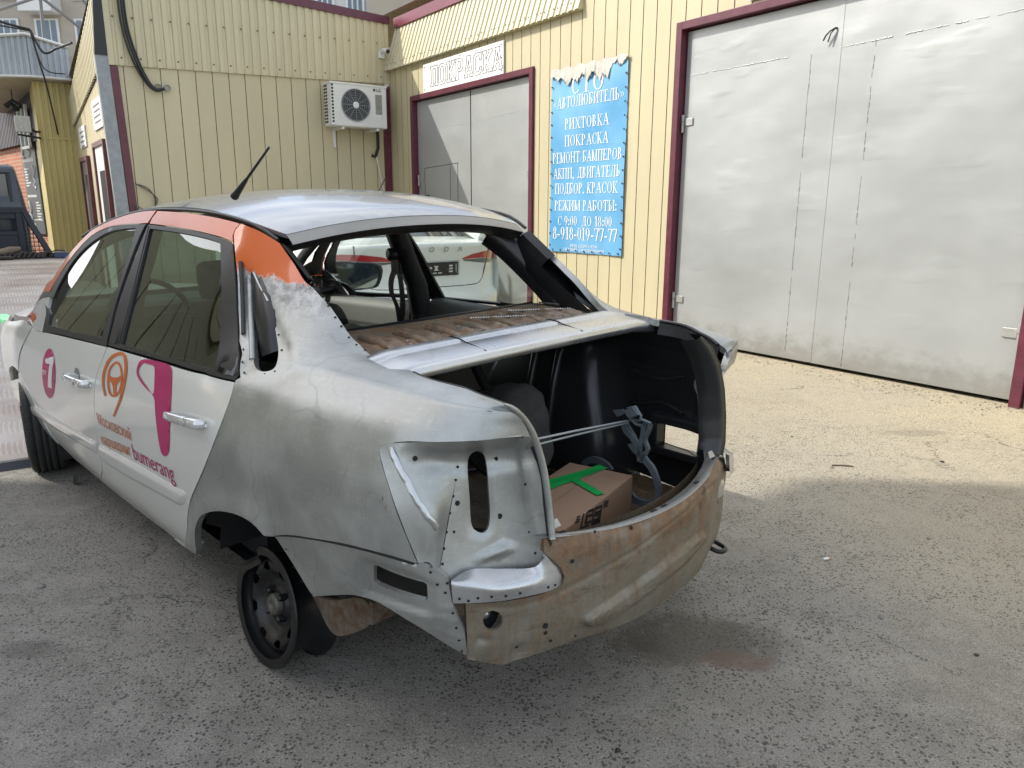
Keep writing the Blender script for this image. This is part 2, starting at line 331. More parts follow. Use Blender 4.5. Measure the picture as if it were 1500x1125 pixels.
# ------------------------------------------------------------------ right garage building
AC = 7.44
gar = tag(empty('garage_building', Y(2.2, -.1, 0)), 'cream clad garage with blue banner and tall silver gates under purple trim', 'garage')
def kid(o, p, label=None):
    """parent keeping world placement; p has translation only"""
    o.parent = p; o.location = -p.matrix_world.translation if False else (o.location-p.location)
    if label: o['label'] = label
    return o
bpy.context.view_layer.update()
G1 = (-2.46, .90); G2 = (3.44, 6.57)                    # gate openings along s
mb = MB(); H = 3.63
siding(mb, G1[1]+.08, G2[0]-.08, 0, H, 's', .197, 0, start=.10)
siding(mb, G2[1]+.08, AC, 0, H, 's', .197, 0, start=.10)
siding(mb, G2[0]-.08, G2[1]+.08, 3.14, H, 's', .197, 0, start=.10)
siding(mb, G1[0]-.09, G1[1]+.08, 3.20, 4.6, 's', .197, 0, start=.10)
siding(mb, -6.0, G1[0]-.09, 0, 4.6, 's', .197, 0, start=.10)
siding(mb, G1[1]+.08, 2.75, H, 4.6, 's', .197, -.004, start=.10)
for (a, b, zt) in ((*G1, 3.20), (*G2, 3.14)):            # reveals
    mb.add([Y(a-.085, 0, 0), Y(a-.085, -.35, 0), Y(a-.085, -.35, zt), Y(a-.085, 0, zt)], [(0, 1, 2, 3)])
    mb.add([Y(b+.085, 0, 0), Y(b+.085, -.35, 0), Y(b+.085, -.35, zt), Y(b+.085, 0, zt)], [(0, 1, 2, 3)])
mb.add([Y(-6, -.36, 0), Y(AC+4, -.36, 0), Y(AC+4, -.36, 3.3), Y(-6, -.36, 3.3)], [(0, 1, 2, 3)], 1)
mb.add([Y(-6, 0, 4.6), Y(AC+3, -.2, 4.6), Y(AC+3, -9, 4.9), Y(-6, -9, 4.9)], [(0, 1, 2, 3)], 1)
mb.add([Y(-6, 0, 0), Y(-6, -9, 0), Y(-6, -9, 4.9), Y(-6, 0, 4.6)], [(0, 1, 2, 3)], 0)
kid(mb.build('wall', [cream, groove]), gar)
# sloping ribbed roof edge with purple ridge cap
mb = MB(); dn = NN*.95+np.array([0, 0, .3])
ridged(mb, 2.45, AC, .118, .018, lambda a: (Y(a, .085, H-.01), dn), lambda a: (Y(a, -.16, 4.34), dn))
mb.add([Y(2.45, .085, H-.02), Y(AC, .085, H-.02), Y(AC, -.02, H-.015), Y(2.45, -.02, H-.015)], [(0, 1, 2, 3)])
mb.add([Y(2.45, .085, H-.02), Y(2.45, -.16, 4.34), Y(2.45, -.16, H)], [(0, 1, 2)])
roof_o = kid(mb.build('roof', [cream2]), gar)
mb = MB(); bxs(mb, 2.40, AC, -.30, -.125, 4.335, 4.46); bxs(mb, 2.40, AC, -.125, -.118, 4.30, 4.45)
kid(mb.build('roof_trim', [purple2]), gar)
mb = MB()
for i in range(60):
    a = 2.6+i*.0825*1.0; z = H+.07+(i % 3)*.006
    if i % 4 != 1:
        k = (z-H)/(4.34-H); p = Y(a, .085-.245*k, z)+dn*.004
        mb.cbox(p-.006, p+.006, .002)
absorb(roof_o, mb, screwm)
# frames and gate leaves
def gate(a, b, zt, seam, name, label, deep=.05):
    f = MB(); w = .075
    bxs(f, a-w, a, -.10, .035, 0, zt+w, c=.004); bxs(f, b, b+w, -.10, .035, 0, zt+w, c=.004); bxs(f, a, b, -.10, .036, zt, zt+w, c=.004)
    fr = kid(f.build('gate_frame', [purple]), gar)
    root = []
    for (c0, c1) in ((a+.012, seam-.005), (seam+.005, b-.012)):
        q = MB(); bxs(q, c0, c1, -deep-.045, -deep, .035, zt-.012, c=.004)
        o = kid(q.build('gate_leaf', [gatem]), gar)
        root.append(o)
    return root
bl = gate(*G1, 3.13, -.775, 'gate', '')
sl = gate(*G2, 3.06, 4.955, 'gate', '')
# welded patches, beads and hinges on the big gate
mb = MB()
def bead(s0, z0, s1, z1, n, t=-.050, r=.006, gap=.18):
    for i in range(n):
        if random.random() < gap: continue
        k0, k1 = i/n, (i+.75)/n
        j = lambda: random.uniform(-.003, .003)
        mb.tube([Y(s0+(s1-s0)*k0+j(), t, z0+(z1-z0)*k0+j()), Y(s0+(s1-s0)*k1+j(), t, z0+(z1-z0)*k1+j())], r*random.uniform(.5, 1.1), 6)
bead(-1.092, 2.72, -1.092, .04, 46); bead(-.78, 2.71, -2.44, 2.75, 36); bxs(mb, -.800, -.757, -.050, -.0475, .04, 3.10, c=.001); absorb(bl[0], mb, gatem)
mb = MB(); bead(-.52, 2.70, -.52, .04, 46); bead(.86, 2.70, -.30, 2.71, 26); absorb(bl[1], mb, gatem)
mb = MB()
def hinge(s, z, side, t=-.05):
    q = MB()
    bxs(q, s, s-side*.10, t, t+.014, z-.035, z+.035, c=.003)
    q.tube([Y(s+side*.02, t+.02, z-.10), Y(s+side*.02, t+.02, z+.0)], .016, 10); q.tube([Y(s+side*.02, t+.02, z+.006), Y(s+side*.02, t+.02, z+.07)], .018, 10)
    kid(q.build('hinge', [steel]), gar)
hinge(.86, 2.26, 1); hinge(.86, .46, 1); hinge(-2.42, .53, -1); hinge(-2.42, 2.3, -1); hinge(6.50, 1.85, 1); hinge(3.47, 1.85, -1)
# wicket cut in the small gate, lock and handle
mb = MB()
for (p, q) in (((6.35, .1), (6.35, 2.02)), ((5.55, .1), (5.55, 2.02)), ((6.35, 2.02), (5.30, 2.06)), ((5.33, 2.06), (5.33, .1))):
    mb.tube([Y(p[0], -.049, p[1]), Y(q[0], -.049, q[1])], .004, 4)
kid(mb.build('panel_seam', [dark]), gar)
mb = MB(); bxs(mb, 6.22, 6.26, -.05, -.015, 1.42, 1.60, c=.004); mb.tube([Y(6.24, -.03, 1.44), Y(6.24, .02, 1.44), Y(6.24, .02, 1.58), Y(6.24, -.03, 1.58)], .007, 6)
kid(mb.build('handle', [black]), gar)
mb = MB(); bxs(mb, 4.946, 4.964, -.052, -.046, .05, 3.04); kid(mb.build('leaf_gap', [dark]), gar)
mb = MB()
# welds on small gate
bead(6.50, 2.62, 4.97, 2.60, 24, r=.004); absorb(sl[1], mb, gatem); mb = MB(); bead(4.94, 2.60, 3.47, 2.66, 22, r=.004); absorb(sl[0], mb, gatem)
# hook of black cable on the gate
mb = MB(); mb.tube([Y(-.745, -.06, 2.87), Y(-.74, -.03, 2.868), Y(-.70, -.012, 2.845), Y(-.67, -.008, 2.815), Y(-.65, -.01, 2.78)], .007, 6); mb.tube([Y(-.745, -.06, 2.868), Y(-.735, -.03, 2.862), Y(-.712, -.015, 2.83), Y(-.69, -.015, 2.765)], .006, 6)
tag(mb.build('cable_stub', [black]), 'short black cable end poking out of the big silver gate', 'cable')

# ------------------------------------------------------------------ side building with the air conditioner
sb = tag(empty('side_building', Y(AC, 2.1, 0)), 'cream panelled side building with purple corner trims and dark panel joints', 'building')
zj = lambda t: 3.42-.032*t
zt_ = lambda t: 4.37+.045*t
mb = MB()
siding(mb, .08, 4.13, 0, 0, 't', .236, AC, start=.03, z0f=lambda t: 0, z1f=lambda t: zj(t)+.02)
# west face and roof
siding(mb, AC+.05, 12.2, 0, 0, 's', .30, 4.2, start=.1, z0f=lambda s: 0, z1f=lambda s: 3.46-.125*(s-AC)-.02)
mb.add([Y(AC, .0, zt_(0)), Y(AC, 4.22, zt_(4.2)), Y(13, 4.22, 3.55), Y(13, 0, 3.6)], [(0, 1, 2, 3)], 1)
mb.add([Y(13, 0, 0), Y(13, 4.2, 0), Y(13, 4.2, 3.6), Y(13, 0, 3.6)], [(0, 1, 2, 3)], 0)
kid(mb.build('wall', [cream, groove]), sb)
mb = MB()
ridged(mb, .0, 4.22, .122, .020, lambda a: (Y(AC-.03, a, zj(a)), -D), lambda a: (Y(AC-.03, a, zt_(a)), -D))
mb.add([Y(AC-.03, 0, zj(0)), Y(AC-.03, 4.22, zj(4.22)), Y(AC+.01, 4.22, zj(4.22)), Y(AC+.01, 0, zj(0))], [(0, 1, 2, 3)])
ridged(mb, AC-.02, 12.2, .16, .03, lambda a: (Y(a, 4.24, 3.46-.125*(a-AC)), NN), lambda a: (Y(a, 4.24, 4.5-.235*(a-AC)), NN))
clad_o = kid(mb.build('cladding', [cream2]), sb)
mb = MB(); bxs(mb, AC-.05, AC+.25, -.1, 4.24, 0, 0); mb = MB()
mb.prism([Y(AC-.055, -.02, zt_(0)-.03), Y(AC-.055, 4.24, zt_(4.2)-.03), Y(AC-.055, 4.24, zt_(4.2)+.09), Y(AC-.055, -.02, zt_(0)+.09)], D*.28)
kid(mb.build('roof_trim', [purple]), sb)
mb = MB(); bxs(mb, AC-.032, AC, .0, .13, 0, 3.38); kid(mb.build('corner_trim', [purple]), sb)
mb = MB(); mb.prism([Y(AC-.025, 4.02, 0), Y(AC-.025, 4.12, 0), Y(AC-.025, 4.21, zj(4.2)-.01), Y(AC-.025, 4.11, zj(4.2)-.01)], D*.03)
kid(recalc(mb.build('corner_trim', [purple])), sb)
mb = MB(); mb.prism([Y(AC-.02, 4.14, 0), Y(AC-.02, 4.30, 0), Y(AC-.02, 4.38, 3.40), Y(AC-.02, 4.215, 3.40)], D*.10)
kid(recalc(mb.build('corner_post', [greypost])), sb)
mb = MB(); mb.prism([Y(AC-.035, 4.222, 3.40), Y(AC-.035, 4.38, 3.40), Y(AC-.035, 4.29, 4.60), Y(AC-.035, 4.222, 4.60)], D*.06)
kid(recalc(mb.build('gutter_end', [black])), sb)
mb = MB()
for i in range(17):
    for (dz, off) in ((.10, 0), (.62, .06)):
        a = .15+i*.244+off; z = zj(a)+dz
        p = Y(AC-.034, a, z); mb.cbox(p-.009, p+.009, .003)
absorb(clad_o, mb, screwm)
doorm = mat('brown_door', (.16, .13, .11), .5, noise=.3, nscale=5); doorw = mat('white_door', (.72, .72, .68), .5, noise=.1)
for (s0, s1, zt, col) in ((8.55, 9.75, 2.40, doorw), (10.6, 11.6, 2.26, doorm)):
    f = MB(); bxs(f, s0, s0+.07, 4.2, 4.26, 0, zt); bxs(f, s1-.07, s1, 4.2, 4.26, 0, zt); bxs(f, s0+.07, s1-.07, 4.2, 4.26, zt-.07, zt)
    d = kid(f.build('door_frame', [purple]), sb)
    q = MB(); bxs(q, s0+.07, s1-.07, 4.205, 4.23, 0, zt-.07, c=.003); kid(q.build('door', [col]), sb)
    q = MB(); bxs(q, s0+.16, s1-.45, 4.23, 4.245, 1.0, 1.95, c=.004); kid(q.build('window', [dark]), sb)
for i, (s0, s1, z0, z1) in enumerate(((8.55, 9.5, 2.58, 3.02), (10.7, 11.5, 2.42, 2.78))):
    f = MB(); bxs(f, s0, s1, 4.205, 4.225, z0, z1, c=.003)
    o = f.build('door_sign', [white_sign]); 
    f = MB()
    for k in range(4): bxs(f, s0+.12, s1-.12-.1*(k % 2), 4.226, 4.228, z1-.11-.08*k, z1-.085-.08*k)
    q = f.build('lettering', [inkgrey]); q.parent = o
    tag(o, ('white notice board above the nearer side door' if i == 0 else 'smaller white notice board above the farther side door'), 'sign')

# ------------------------------------------------------------------ air conditioner
A0, A1, AZ0, AZ1 = .255, 1.215, 2.655, 3.30
def yac(t, o, z): return Y(AC-o, t, z)
root = tag(empty('air_conditioner', Y(AC-.25, .73, AZ0)), 'white outdoor air conditioner unit on the cream wall, round black fan grille', 'air conditioner')
F = lambda p: yac(p[0], p[1], p[2])
mb = MB(); mb.cbox((A0, .12, AZ0), (A1, .42, AZ1), .02, 0, F); mb.cbox((A0-.01, .11, AZ1-.02), (A1+.01, .43, AZ1+.012), .01, 0, F)
kid(mb.build('casing', [white_pl]), root)
mb = MB(); fc = (.80, 2.985); 
def fanM(p): return yac(fc[0]+p[1], .42+p[0], fc[1]+p[2])
mb.lathe([(.002, 0.0001), (.002, .235)], 40, 0, fanM, smooth=False)
ac_dark = mat('fan_grille', (.035, .04, .045), .5)
gr = kid(mb.build('fan_grille', [ac_dark]), root)
mb = MB(); mb.lathe([(0, .235), (.012, .235), (.014, .242), (.012, .25), (0, .25)], 40, 0, fanM)
for k in range(6):
    mb.lathe([(.006, .05+.033*k), (.010, .052+.033*k), (.006, .054+.033*k)], 40, 0, fanM)
for k in range(12):
    a = k*math.pi/6; mb.tube([fanM((.011, .05*math.cos(a), .05*math.sin(a))), fanM((.011, .236*math.cos(a), .236*math.sin(a)))], .0035, 5)
rng_o = mb.build('grille_ring', [mat('grille_wire', (.30, .32, .33), .5)]); rng_o.parent = gr; rng_o.location = -gr.location-root.location
mb = MB(); mb.lathe([(.002, .0001), (.02, .0001), (.02, .04), (.016, .05), (.002, .052)][::-1], 24, 0, fanM); hb = mb.build('fan_hub', [white_pl]); hb.parent = gr; hb.location = -gr.location-root.location
mb = MB()
for k in range(12):
    z = AZ0+.05+k*.049
    for o_ in (.16, .23): mb.box((A1+.001, o_, z), (A1+.004, o_+.05, z+.03), 0, F)
kid(mb.build('side_vent', [dark]), root)
mb = MB()
for k in range(12): z = AZ0+.05+k*.049; mb.box((A1-.045, .421, z), (A1-.012, .4225, z+.03), 0, F)
kid(mb.build('front_vent', [dark]), root)
mb = MB(); mb.cbox((.345, .42, 2.87), (.46, .424, 3.17), .004, 0, F); kid(mb.build('label_plate', [mat('label_grey', (.30, .30, .27), .6, noise=.3, nscale=25)]), root)
mb = MB(); v, f = text_mesh('LG', .062, 1.1, .0015)
mb.add([yac(.40-p[0], .4235, 3.215+p[1]) for p in v], f)
mb.lathe([(.002, .0001), (.003, .024)], 20, 0, lambda p: yac(.475+p[1], .42+p[0], 3.238+p[2]), smooth=False)
kid(mb.build('lettering', [mat('logo_grey', (.09, .085, .085), .5)]), root)
for t in (.42, 1.02):
    mb = MB(); mb.box((t-.02, 0, AZ0-.04), (t+.02, .40, AZ0-.002), 0, F); mb.box((t-.02, 0, AZ0-.30), (t+.02, .03, AZ0-.04), 0, F) if t > 1 else None
    kid(mb.build('bracket', [white_pl]), root)
mb = MB(); mb.tube([yac(.36, .25, AZ0), yac(.33, .2, AZ0-.12), yac(.30, .13, AZ0-.28), yac(.33, .08, AZ0-.42), yac(.36, .02, AZ0-.40)], .026, 10); kid(mb.build('pipe', [black]), root)
mb = MB(); mb.tube([yac(.32, .1, AZ0-.42), yac(.24, .06, AZ0-.75), yac(.13, .06, AZ0-1.2), yac(.02, .12, AZ0-1.42)], .011, 8); kid(mb.build('drain_hose', [white_pl]), root)
# security camera under the ribbed band
root = tag(empty('security_camera', Y(AC-.04, .12, 3.86)), 'small white security camera in the corner below the roof trim', 'camera')
mb = MB(); mb.cbox((.09, .03, 3.80), (.20, .075, 3.91), .01, 0, F); kid(mb.build('base', [white_pl]), root)
mb = MB(); mb.tube([yac(.16, .05, 3.88), yac(.145, .14, 3.92), yac(.13, .26, 3.88)], [.028, .035, .036], 12); kid(mb.build('housing', [white_pl]), root)
mb = MB(); mb.tube([yac(.1312, .255, 3.882), yac(.128, .275, 3.875)], .032, 12); kid(mb.build('lens', [black]), root)
# drooping cable and loose wires on the wall
mb = MB()
def sag(pts, r, n=24, jit=0):
    P = [np.array(p, float) for p in pts]; out = []
    for i in range(len(P)-1):
        a = P[max(i-1, 0)]; b = P[i]; c = P[i+1]; d_ = P[min(i+2, len(P)-1)]
        for k in range(n//(len(P)-1)+1):
            t = k/(n//(len(P)-1)+1)
            out.append(.5*((2*b)+(-a+c)*t+(2*a-5*b+4*c-d_)*t*t+(-a+3*b-3*c+d_)*t**3))
    out.append(P[-1]); mb.tube(out, r, 6)
for dz, r in ((0, .022), (.045, .014), (-.03, .012)):
    sag([yac(3.96+dz, .10, 4.9), yac(3.99+dz, .10, 4.2), yac(3.97+dz, .09, 3.75), yac(3.88+dz, .09, 3.36), yac(3.76+dz*.5, .08, 3.10-dz*.4), yac(3.66, .07, 3.01-dz*.4), yac(3.55, .05, 3.03)], r)
tag(mb.build('cable_bundle', [black]), 'thick black cable bundle drooping down the cream panelled wall', 'cable')
mb = MB()
for k in range(2):
    mb.lathe([(0, .045), (.03, .045), (.03, .036), (0, .036)], 14, 0, lambda p, k=k: yac(3.62-.12*k+p[1], .01+p[0], 3.05+p[2]))
o = mb.build('cable_entry', [greypost]); tag(o, 'pair of grey pipe ends where the drooping cables enter the wall', 'pipe')
mb = MB()
for k in range(3):
    sag([yac(4.06, .04, 1.72), yac(3.9, .07, 1.66-.02*k), yac(3.82-.02*k, .05, 1.5), yac(3.88, .05, 1.30+.03*k), yac(4.02, .05, 1.28+.05*k), yac(4.1, .04, 1.45)], .006)
sag([yac(3.86, .04, 1.34), yac(3.80, .03, 1.15), yac(3.74, .03, .8)], .005)
tag(mb.build('wire_coil', [mat('wire_brown', (.10, .085, .08), .6)]), 'thin brown wire coiled beside the purple corner trim', 'wire')

# ------------------------------------------------------------------ signs on the right wall
def yrw(s, o, z): return Y(s, o, z)
o = MB(); bxs(o, 4.015, 6.195, .012, .03, 3.135, 3.545, c=.003); sg = o.build('painting_sign', [white_sign])
tag(sg, 'white board with hollow outlined lettering over the smaller gate', 'sign')
# outlined letters: thin grey strokes along the contours of condensed slab letters
LET = {
 'П': [[(0,0),(.34,0),(.34,.14),(.27,.14),(.27,.86),(.53,.86),(.53,.14),(.46,.14),(.46,0),(.8,0),(.8,.14),(.73,.14),(.73,.86),(.8,.86),(.8,1),(0,1),(0,.86),(.07,.86),(.07,.14),(0,.14)]],
 'О': [[(.2,0),(.55,0),(.75,.18),(.75,.82),(.55,1),(.2,1),(0,.82),(0,.18)], [(.28,.14),(.47,.14),(.54,.24),(.54,.76),(.47,.86),(.28,.86),(.21,.76),(.21,.24)]],
 'К': [[(0,0),(.33,0),(.33,.14),(.27,.14),(.27,.42),(.5,.14),(.45,.14),(.45,0),(.84,0),(.84,.14),(.75,.14),(.47,.52),(.73,.86),(.82,.86),(.82,1),(.47,1),(.47,.86),(.5,.86),(.27,.58),(.27,.86),(.33,.86),(.33,1),(0,1),(0,.86),(.07,.86),(.07,.14),(0,.14)]],
 'Р': [[(0,0),(.34,0),(.34,.14),(.27,.14),(.27,.38),(.55,.38),(.74,.52),(.74,.86),(.56,1),(0,1),(0,.86),(.07,.86),(.07,.14),(0,.14)], [(.27,.52),(.46,.52),(.53,.6),(.53,.8),(.46,.86),(.27,.86)]],
 'А': [[(0,0),(.3,0),(.3,.14),(.25,.14),(.29,.3),(.53,.3),(.57,.14),(.52,.14),(.52,0),(.82,0),(.82,.14),(.76,.14),(.56,.86),(.6,.86),(.6,1),(.2,1),(.2,.86),(.26,.86),(.06,.14),(0,.14)], [(.32,.42),(.5,.42),(.41,.78)]],
 'С': [[(.2,0),(.55,0),(.75,.18),(.75,.34),(.55,.34),(.55,.22),(.47,.14),(.28,.14),(.21,.24),(.21,.76),(.28,.86),(.47,.86),(.55,.78),(.55,.66),(.75,.66),(.75,1),(.6,1),(.58,.95),(.5,1),(.2,1),(0,.82),(0,.18)]],
}
mb = MB(); x = 5.96; hgt = .285; wd = .285
for ch in 'ПОКРАСКА':
    for lp in LET[ch]:
        n = len(lp)
        for i in range(n):
            (ax, ay), (bx, by) = lp[i], lp[(i+1) % n]
            p = yrw(x-ax*wd, .0315, 3.20+ay*hgt); q = yrw(x-bx*wd, .0315, 3.20+by*hgt)
            mb.tube([p, q], .0046, 4)
    x -= .92*wd-.02
q = mb.build('lettering', [inkgrey]); q.parent = sg
mb = MB()
for (s, z) in ((4.06, 3.50), (4.06, 3.34), (4.06, 3.18), (6.15, 3.5), (6.15, 3.18), (5.1, 3.52)):
    p = yrw(s, .031, z); mb.cbox(p-.008, p+.008, .002)
absorb(sg, mb, screwm)
o = MB(); bxs(o, -2.3, .12, .012, .03, 3.235, 3.75, c=.003)
tag(o.build('white_sign', [white_sign]), 'white board above the large silver gate, only its lower edge in view', 'sign')

# blue banner with torn top
B0, B1, BZ0, BZ1 = 1.655, 2.985, .87, 3.03
def bm_mat():
    m = mat('blue_vinyl', (.075, .29, .53), .45, noise=.0, nscale=1.3, col2=(.19, .44, .67)); return m
ban = tag(empty('banner', yrw((B0+B1)/2, .03, BZ0)), 'tall blue vinyl banner with white service list and torn top edge', 'banner')
def wav(s, z): return .022+.006*math.sin(z*5.1+s*3)+.004*math.sin(s*11+z*2)
mb = MB(); ns, nz = 24, 50
topz = lambda s: BZ1-.05-.02*abs(math.sin(s*9))
mb.grid([[yrw(B1-(B1-B0)*i/ns, wav(B1-(B1-B0)*i/ns, BZ0+(topz(B1-(B1-B0)*i/ns)-BZ0)*k/nz), BZ0+(topz(B1-(B1-B0)*i/ns)-BZ0)*k/nz) for i in range(ns+1)] for k in range(nz+1)])
vin_o = kid(mb.build('vinyl_sheet', [bm_mat()]), ban)
mb = MB(); prev = None; up = []; lo = []; random.seed(11)
n = 40
for i in range(n+1):
    s = B1-(B1-B0)*i/n; up.append(yrw(s, .026, BZ1+.012*math.sin(i*.9)))
    k = i/n; base = BZ1-.11 if k < .16 else (BZ1-.17 if k < .38 else (BZ1-.15 if k < .66 else (BZ1-.20 if k < .80 else BZ1-.08)))
    lo.append(yrw(s, .036+.012*random.random(), base+.035*math.sin(i*1.15)+.02*math.sin(i*2.7+1)+random.uniform(-.012, .012)))
mb.grid([up, lo], smooth=False); dk = MB()
for i in [q for q in range(2, n) if q % 7 in (0, 1, 3)]:
    a, b_ = lo[i], lo[i+1]; dk.add([a+NN*.004, b_+NN*.004, b_+NN*.002+np.array([0, 0, .022]), a+NN*.002+np.array([0, 0, .012])], [(0, 1, 2, 3)])
darkcurl = dk
to_ = kid(mb.build('torn_edge', [mat('torn_white', (.56, .54, .48), .75, noise=.25, nscale=12)]), ban); absorb(to_, darkcurl, inkgrey)
# condensed serif capitals: v thick upright, h thin bar, d slanted stem, o bowl
TW, TN, SF = .110, .05, .034
GL = {
 'А': (.74, [('d',.12,0,.37,1,TN),('d',.37,1,.62,0,TW),('h',.2,.52,.34),('s',.12,0),('s',.62,0)]), 'Б': (.62, [('v',.16,0,1),('h',.08,.54,.97),('t',.53,.97,.8),('o',.16,.28,.34,.28)]),
 'В': (.66, [('v',.16,0,1),('o',.16,.77,.30,.23),('o',.16,.27,.36,.27)]), 'Г': (.56, [('v',.16,0,1),('h',.08,.5,.97),('t',.5,.97,.78)]),
 'Д': (.74, [('d',.2,.08,.34,1,TN),('v',.54,.06,1),('h',.28,.6,.97),('h',.06,.70,.06),('t',.08,.06,-.14),('t',.68,.06,-.14)]), 'Е': (.6, [('v',.16,0,1),('h',.08,.5,.97),('h',.16,.4,.52),('h',.08,.54,.03),('t',.5,.97,.8),('t',.54,.03,.2)]),
 'Ж': (.96, [('v',.48,0,1),('d',.1,0,.42,.56,TW*.9),('d',.86,0,.54,.56,TW*.9),('d',.14,1,.42,.5,TN),('d',.82,1,.54,.5,TN),('s',.1,0),('s',.86,0),('s',.14,1),('s',.82,1)]), 'И': (.76, [('v',.16,0,1),('v',.6,0,1),('d',.2,.1,.56,.9,TN)]),
 'К': (.70, [('v',.16,0,1),('d',.26,.5,.58,0,TW),('d',.24,.48,.55,1,TN),('s',.58,0),('s',.55,1)]), 'Л': (.72, [('d',.14,0,.3,1,TN),('v',.56,0,1),('h',.24,.6,.97),('s',.12,0)]),
 'М': (.90, [('v',.16,0,1),('v',.74,0,1),('d',.16,1,.44,.06,TW*.9),('d',.46,.06,.74,1,TN)]), 'Н': (.76, [('v',.16,0,1),('v',.6,0,1),('h',.16,.6,.52)]),
 'О': (.72, [('O',.36,.5,.30,.5)]), 'П': (.76, [('v',.16,0,1),('v',.6,0,1),('h',.16,.6,.97)]), 'Р': (.62, [('v',.16,0,1),('o',.16,.73,.34,.27)]),
 'С': (.66, [('C',.36,.5,.28,.5),('t',.60,.92,.68)]), 'Т': (.66, [('v',.33,0,1),('h',.06,.60,.97),('t',.06,.97,.75),('t',.60,.97,.75)]), 'Х': (.72, [('d',.14,1,.58,0,TW),('d',.14,0,.58,1,TN),('s',.14,0),('s',.58,0),('s',.14,1),('s',.58,1)]),
 'Ы': (.84, [('v',.16,0,1),('o',.16,.27,.30,.27),('v',.70,0,1)]), 'Ь': (.60, [('v',.16,0,1),('o',.16,.27,.34,.27)]), 'Ю': (.98, [('v',.16,0,1),('h',.16,.4,.52),('O',.64,.5,.27,.5)]),
 '0': (.52, [('O',.26,.5,.21,.5)]), '1': (.42, [('v',.24,0,1),('d',.08,.8,.22,.97,TN)]), '2': (.5, [('a2',)]), '3': (.5, [('o',.12,.76,.28,.24),('o',.12,.27,.32,.27)]), '7': (.5, [('h',.06,.46,.95),('d',.22,0,.45,.95,TW*.8),('t',.06,.97,.76)]),
 '8': (.54, [('O',.27,.74,.18,.26),('O',.27,.26,.22,.27)]), '9': (.54, [('O',.27,.68,.21,.32),('d',.26,.0,.47,.55,TN*1.4)]), '4': (.5, [('v',.34,0,1),('h',.04,.48,.28),('d',.06,.3,.32,.98,TN)]), '5': (.5, [('h',.12,.44,.95),('v',.14,.55,.97),('o',.10,.3,.32,.3)]),
 ':': (.3, [('p',.15,.12),('p',.15,.55)]), ',': (.3, [('p',.15,.05),('d',.1,-.15,.17,.05,TN)]), '-': (.38, [('h2',.06,.32,.36)]), '.': (.3, [('p',.15,.06)]), ' ': (.34, []),
 '«': (.5, [('d',.22,.2,.06,.42,TN),('d',.06,.38,.22,.62,TN),('d',.42,.2,.26,.42,TN),('d',.26,.38,.42,.62,TN)]), '»': (.5, [('d',.08,.2,.24,.42,TN),('d',.24,.38,.08,.62,TN),('d',.28,.2,.44,.42,TN),('d',.44,.38,.28,.62,TN)]),
}
def serif_polys(ch):
    w_, st = GL[ch]; P = []
    R = lambda x0, x1, y0, y1: P.append([(x0, y0), (x1, y0), (x1, y1), (x0, y1)])
    def ser(x, y): R(x-.15, x+.15, y if y < .5 else y-SF, y+SF if y < .5 else y)
    def arc(cx, cy, rx_, ry_, a0, a1, n=14):
        for k in range(n):
            a, b = a0+(a1-a0)*k/n, a0+(a1-a0)*(k+1)/n; q = []
            for an, s in ((a, 1), (b, 1), (b, 0), (a, 0)):
                t_ = TN*.7+(TW-TN*.7)*abs(math.cos(an))**1.5; ix = rx_-t_ if not s else rx_; iy = ry_-(TN*.8 if not s else 0); q.append((cx+ix*math.cos(an), cy+iy*math.sin(an)))
            P.append(q)
    for s in st:
        k = s[0]
        if k == 'v': R(s[1]-TW/2, s[1]+TW/2, s[2], s[3]); ser(s[1], s[2]) if s[2] == 0 else None; ser(s[1], s[3]) if s[3] == 1 else None
        elif k == 'h': R(s[1], s[2], s[3]-TN/2, s[3]+TN/2)
        elif k == 'h2': R(s[1], s[2], s[3]-.05, s[3]+.05)
        elif k == 'd': x0, y0, x1, y1, t_ = s[1:]; P.append([(x0-t_/2, y0), (x0+t_/2, y0), (x1+t_/2, y1), (x1-t_/2, y1)])
        elif k == 's': ser(s[1], s[2])
        elif k == 't': x, y0, y1 = s[1:]; P.append([(x-.025, min(y0, y1)), (x+.025, min(y0, y1)), (x+.025, max(y0, y1)), (x-.025, max(y0, y1))])
        elif k == 'o': arc(s[1], s[2], s[3], s[4], -math.pi/2, math.pi/2, 8)
        elif k == 'O': arc(s[1], s[2], s[3], s[4], 0, 2*math.pi)
        elif k == 'C': arc(s[1], s[2], s[3], s[4], .8, 2*math.pi-.7)
        elif k == 'p': R(s[1]-.08, s[1]+.08, s[2]-.07, s[2]+.07)
        elif k == 'a2': arc(.24, .74, .20, .26, -.5, math.pi, 9); P.append([(.02, .04), (.14, .04), (.46, .62), (.34, .62)]); R(.03, .46, 0, .09)
    return w_, P
mb = MB(); cx = (B0+B1)/2; wmat = mat('white_ink', (.80, .82, .82), .5)
lines = [('СТО', 2.715, .20, .60), ('«АВТОЛЮБИТЕЛЬ»', 2.575, .125, 1.24), ('РИХТОВКА', 2.325, .125, .78), ('ПОКРАСКА', 2.13, .125, .78), ('РЕМОНТ БАМПЕРОВ', 1.94, .125, 1.25),
         ('АКПП, ДВИГАТЕЛЬ', 1.755, .125, 1.22), ('ПОДБОР. КРАСОК', 1.575, .125, 1.15), ('РЕЖИМ РАБОТЫ:', 1.375, .120, 1.14), ('С 9:00  ДО 18:00', 1.195, .115, .98), ('8-918-019-77-77', 1.025, .150, 1.17), ('ИНН 231295571190', .935, .036, .50), ('ОГРНИП 304231229800092', .888, .036, .74)]
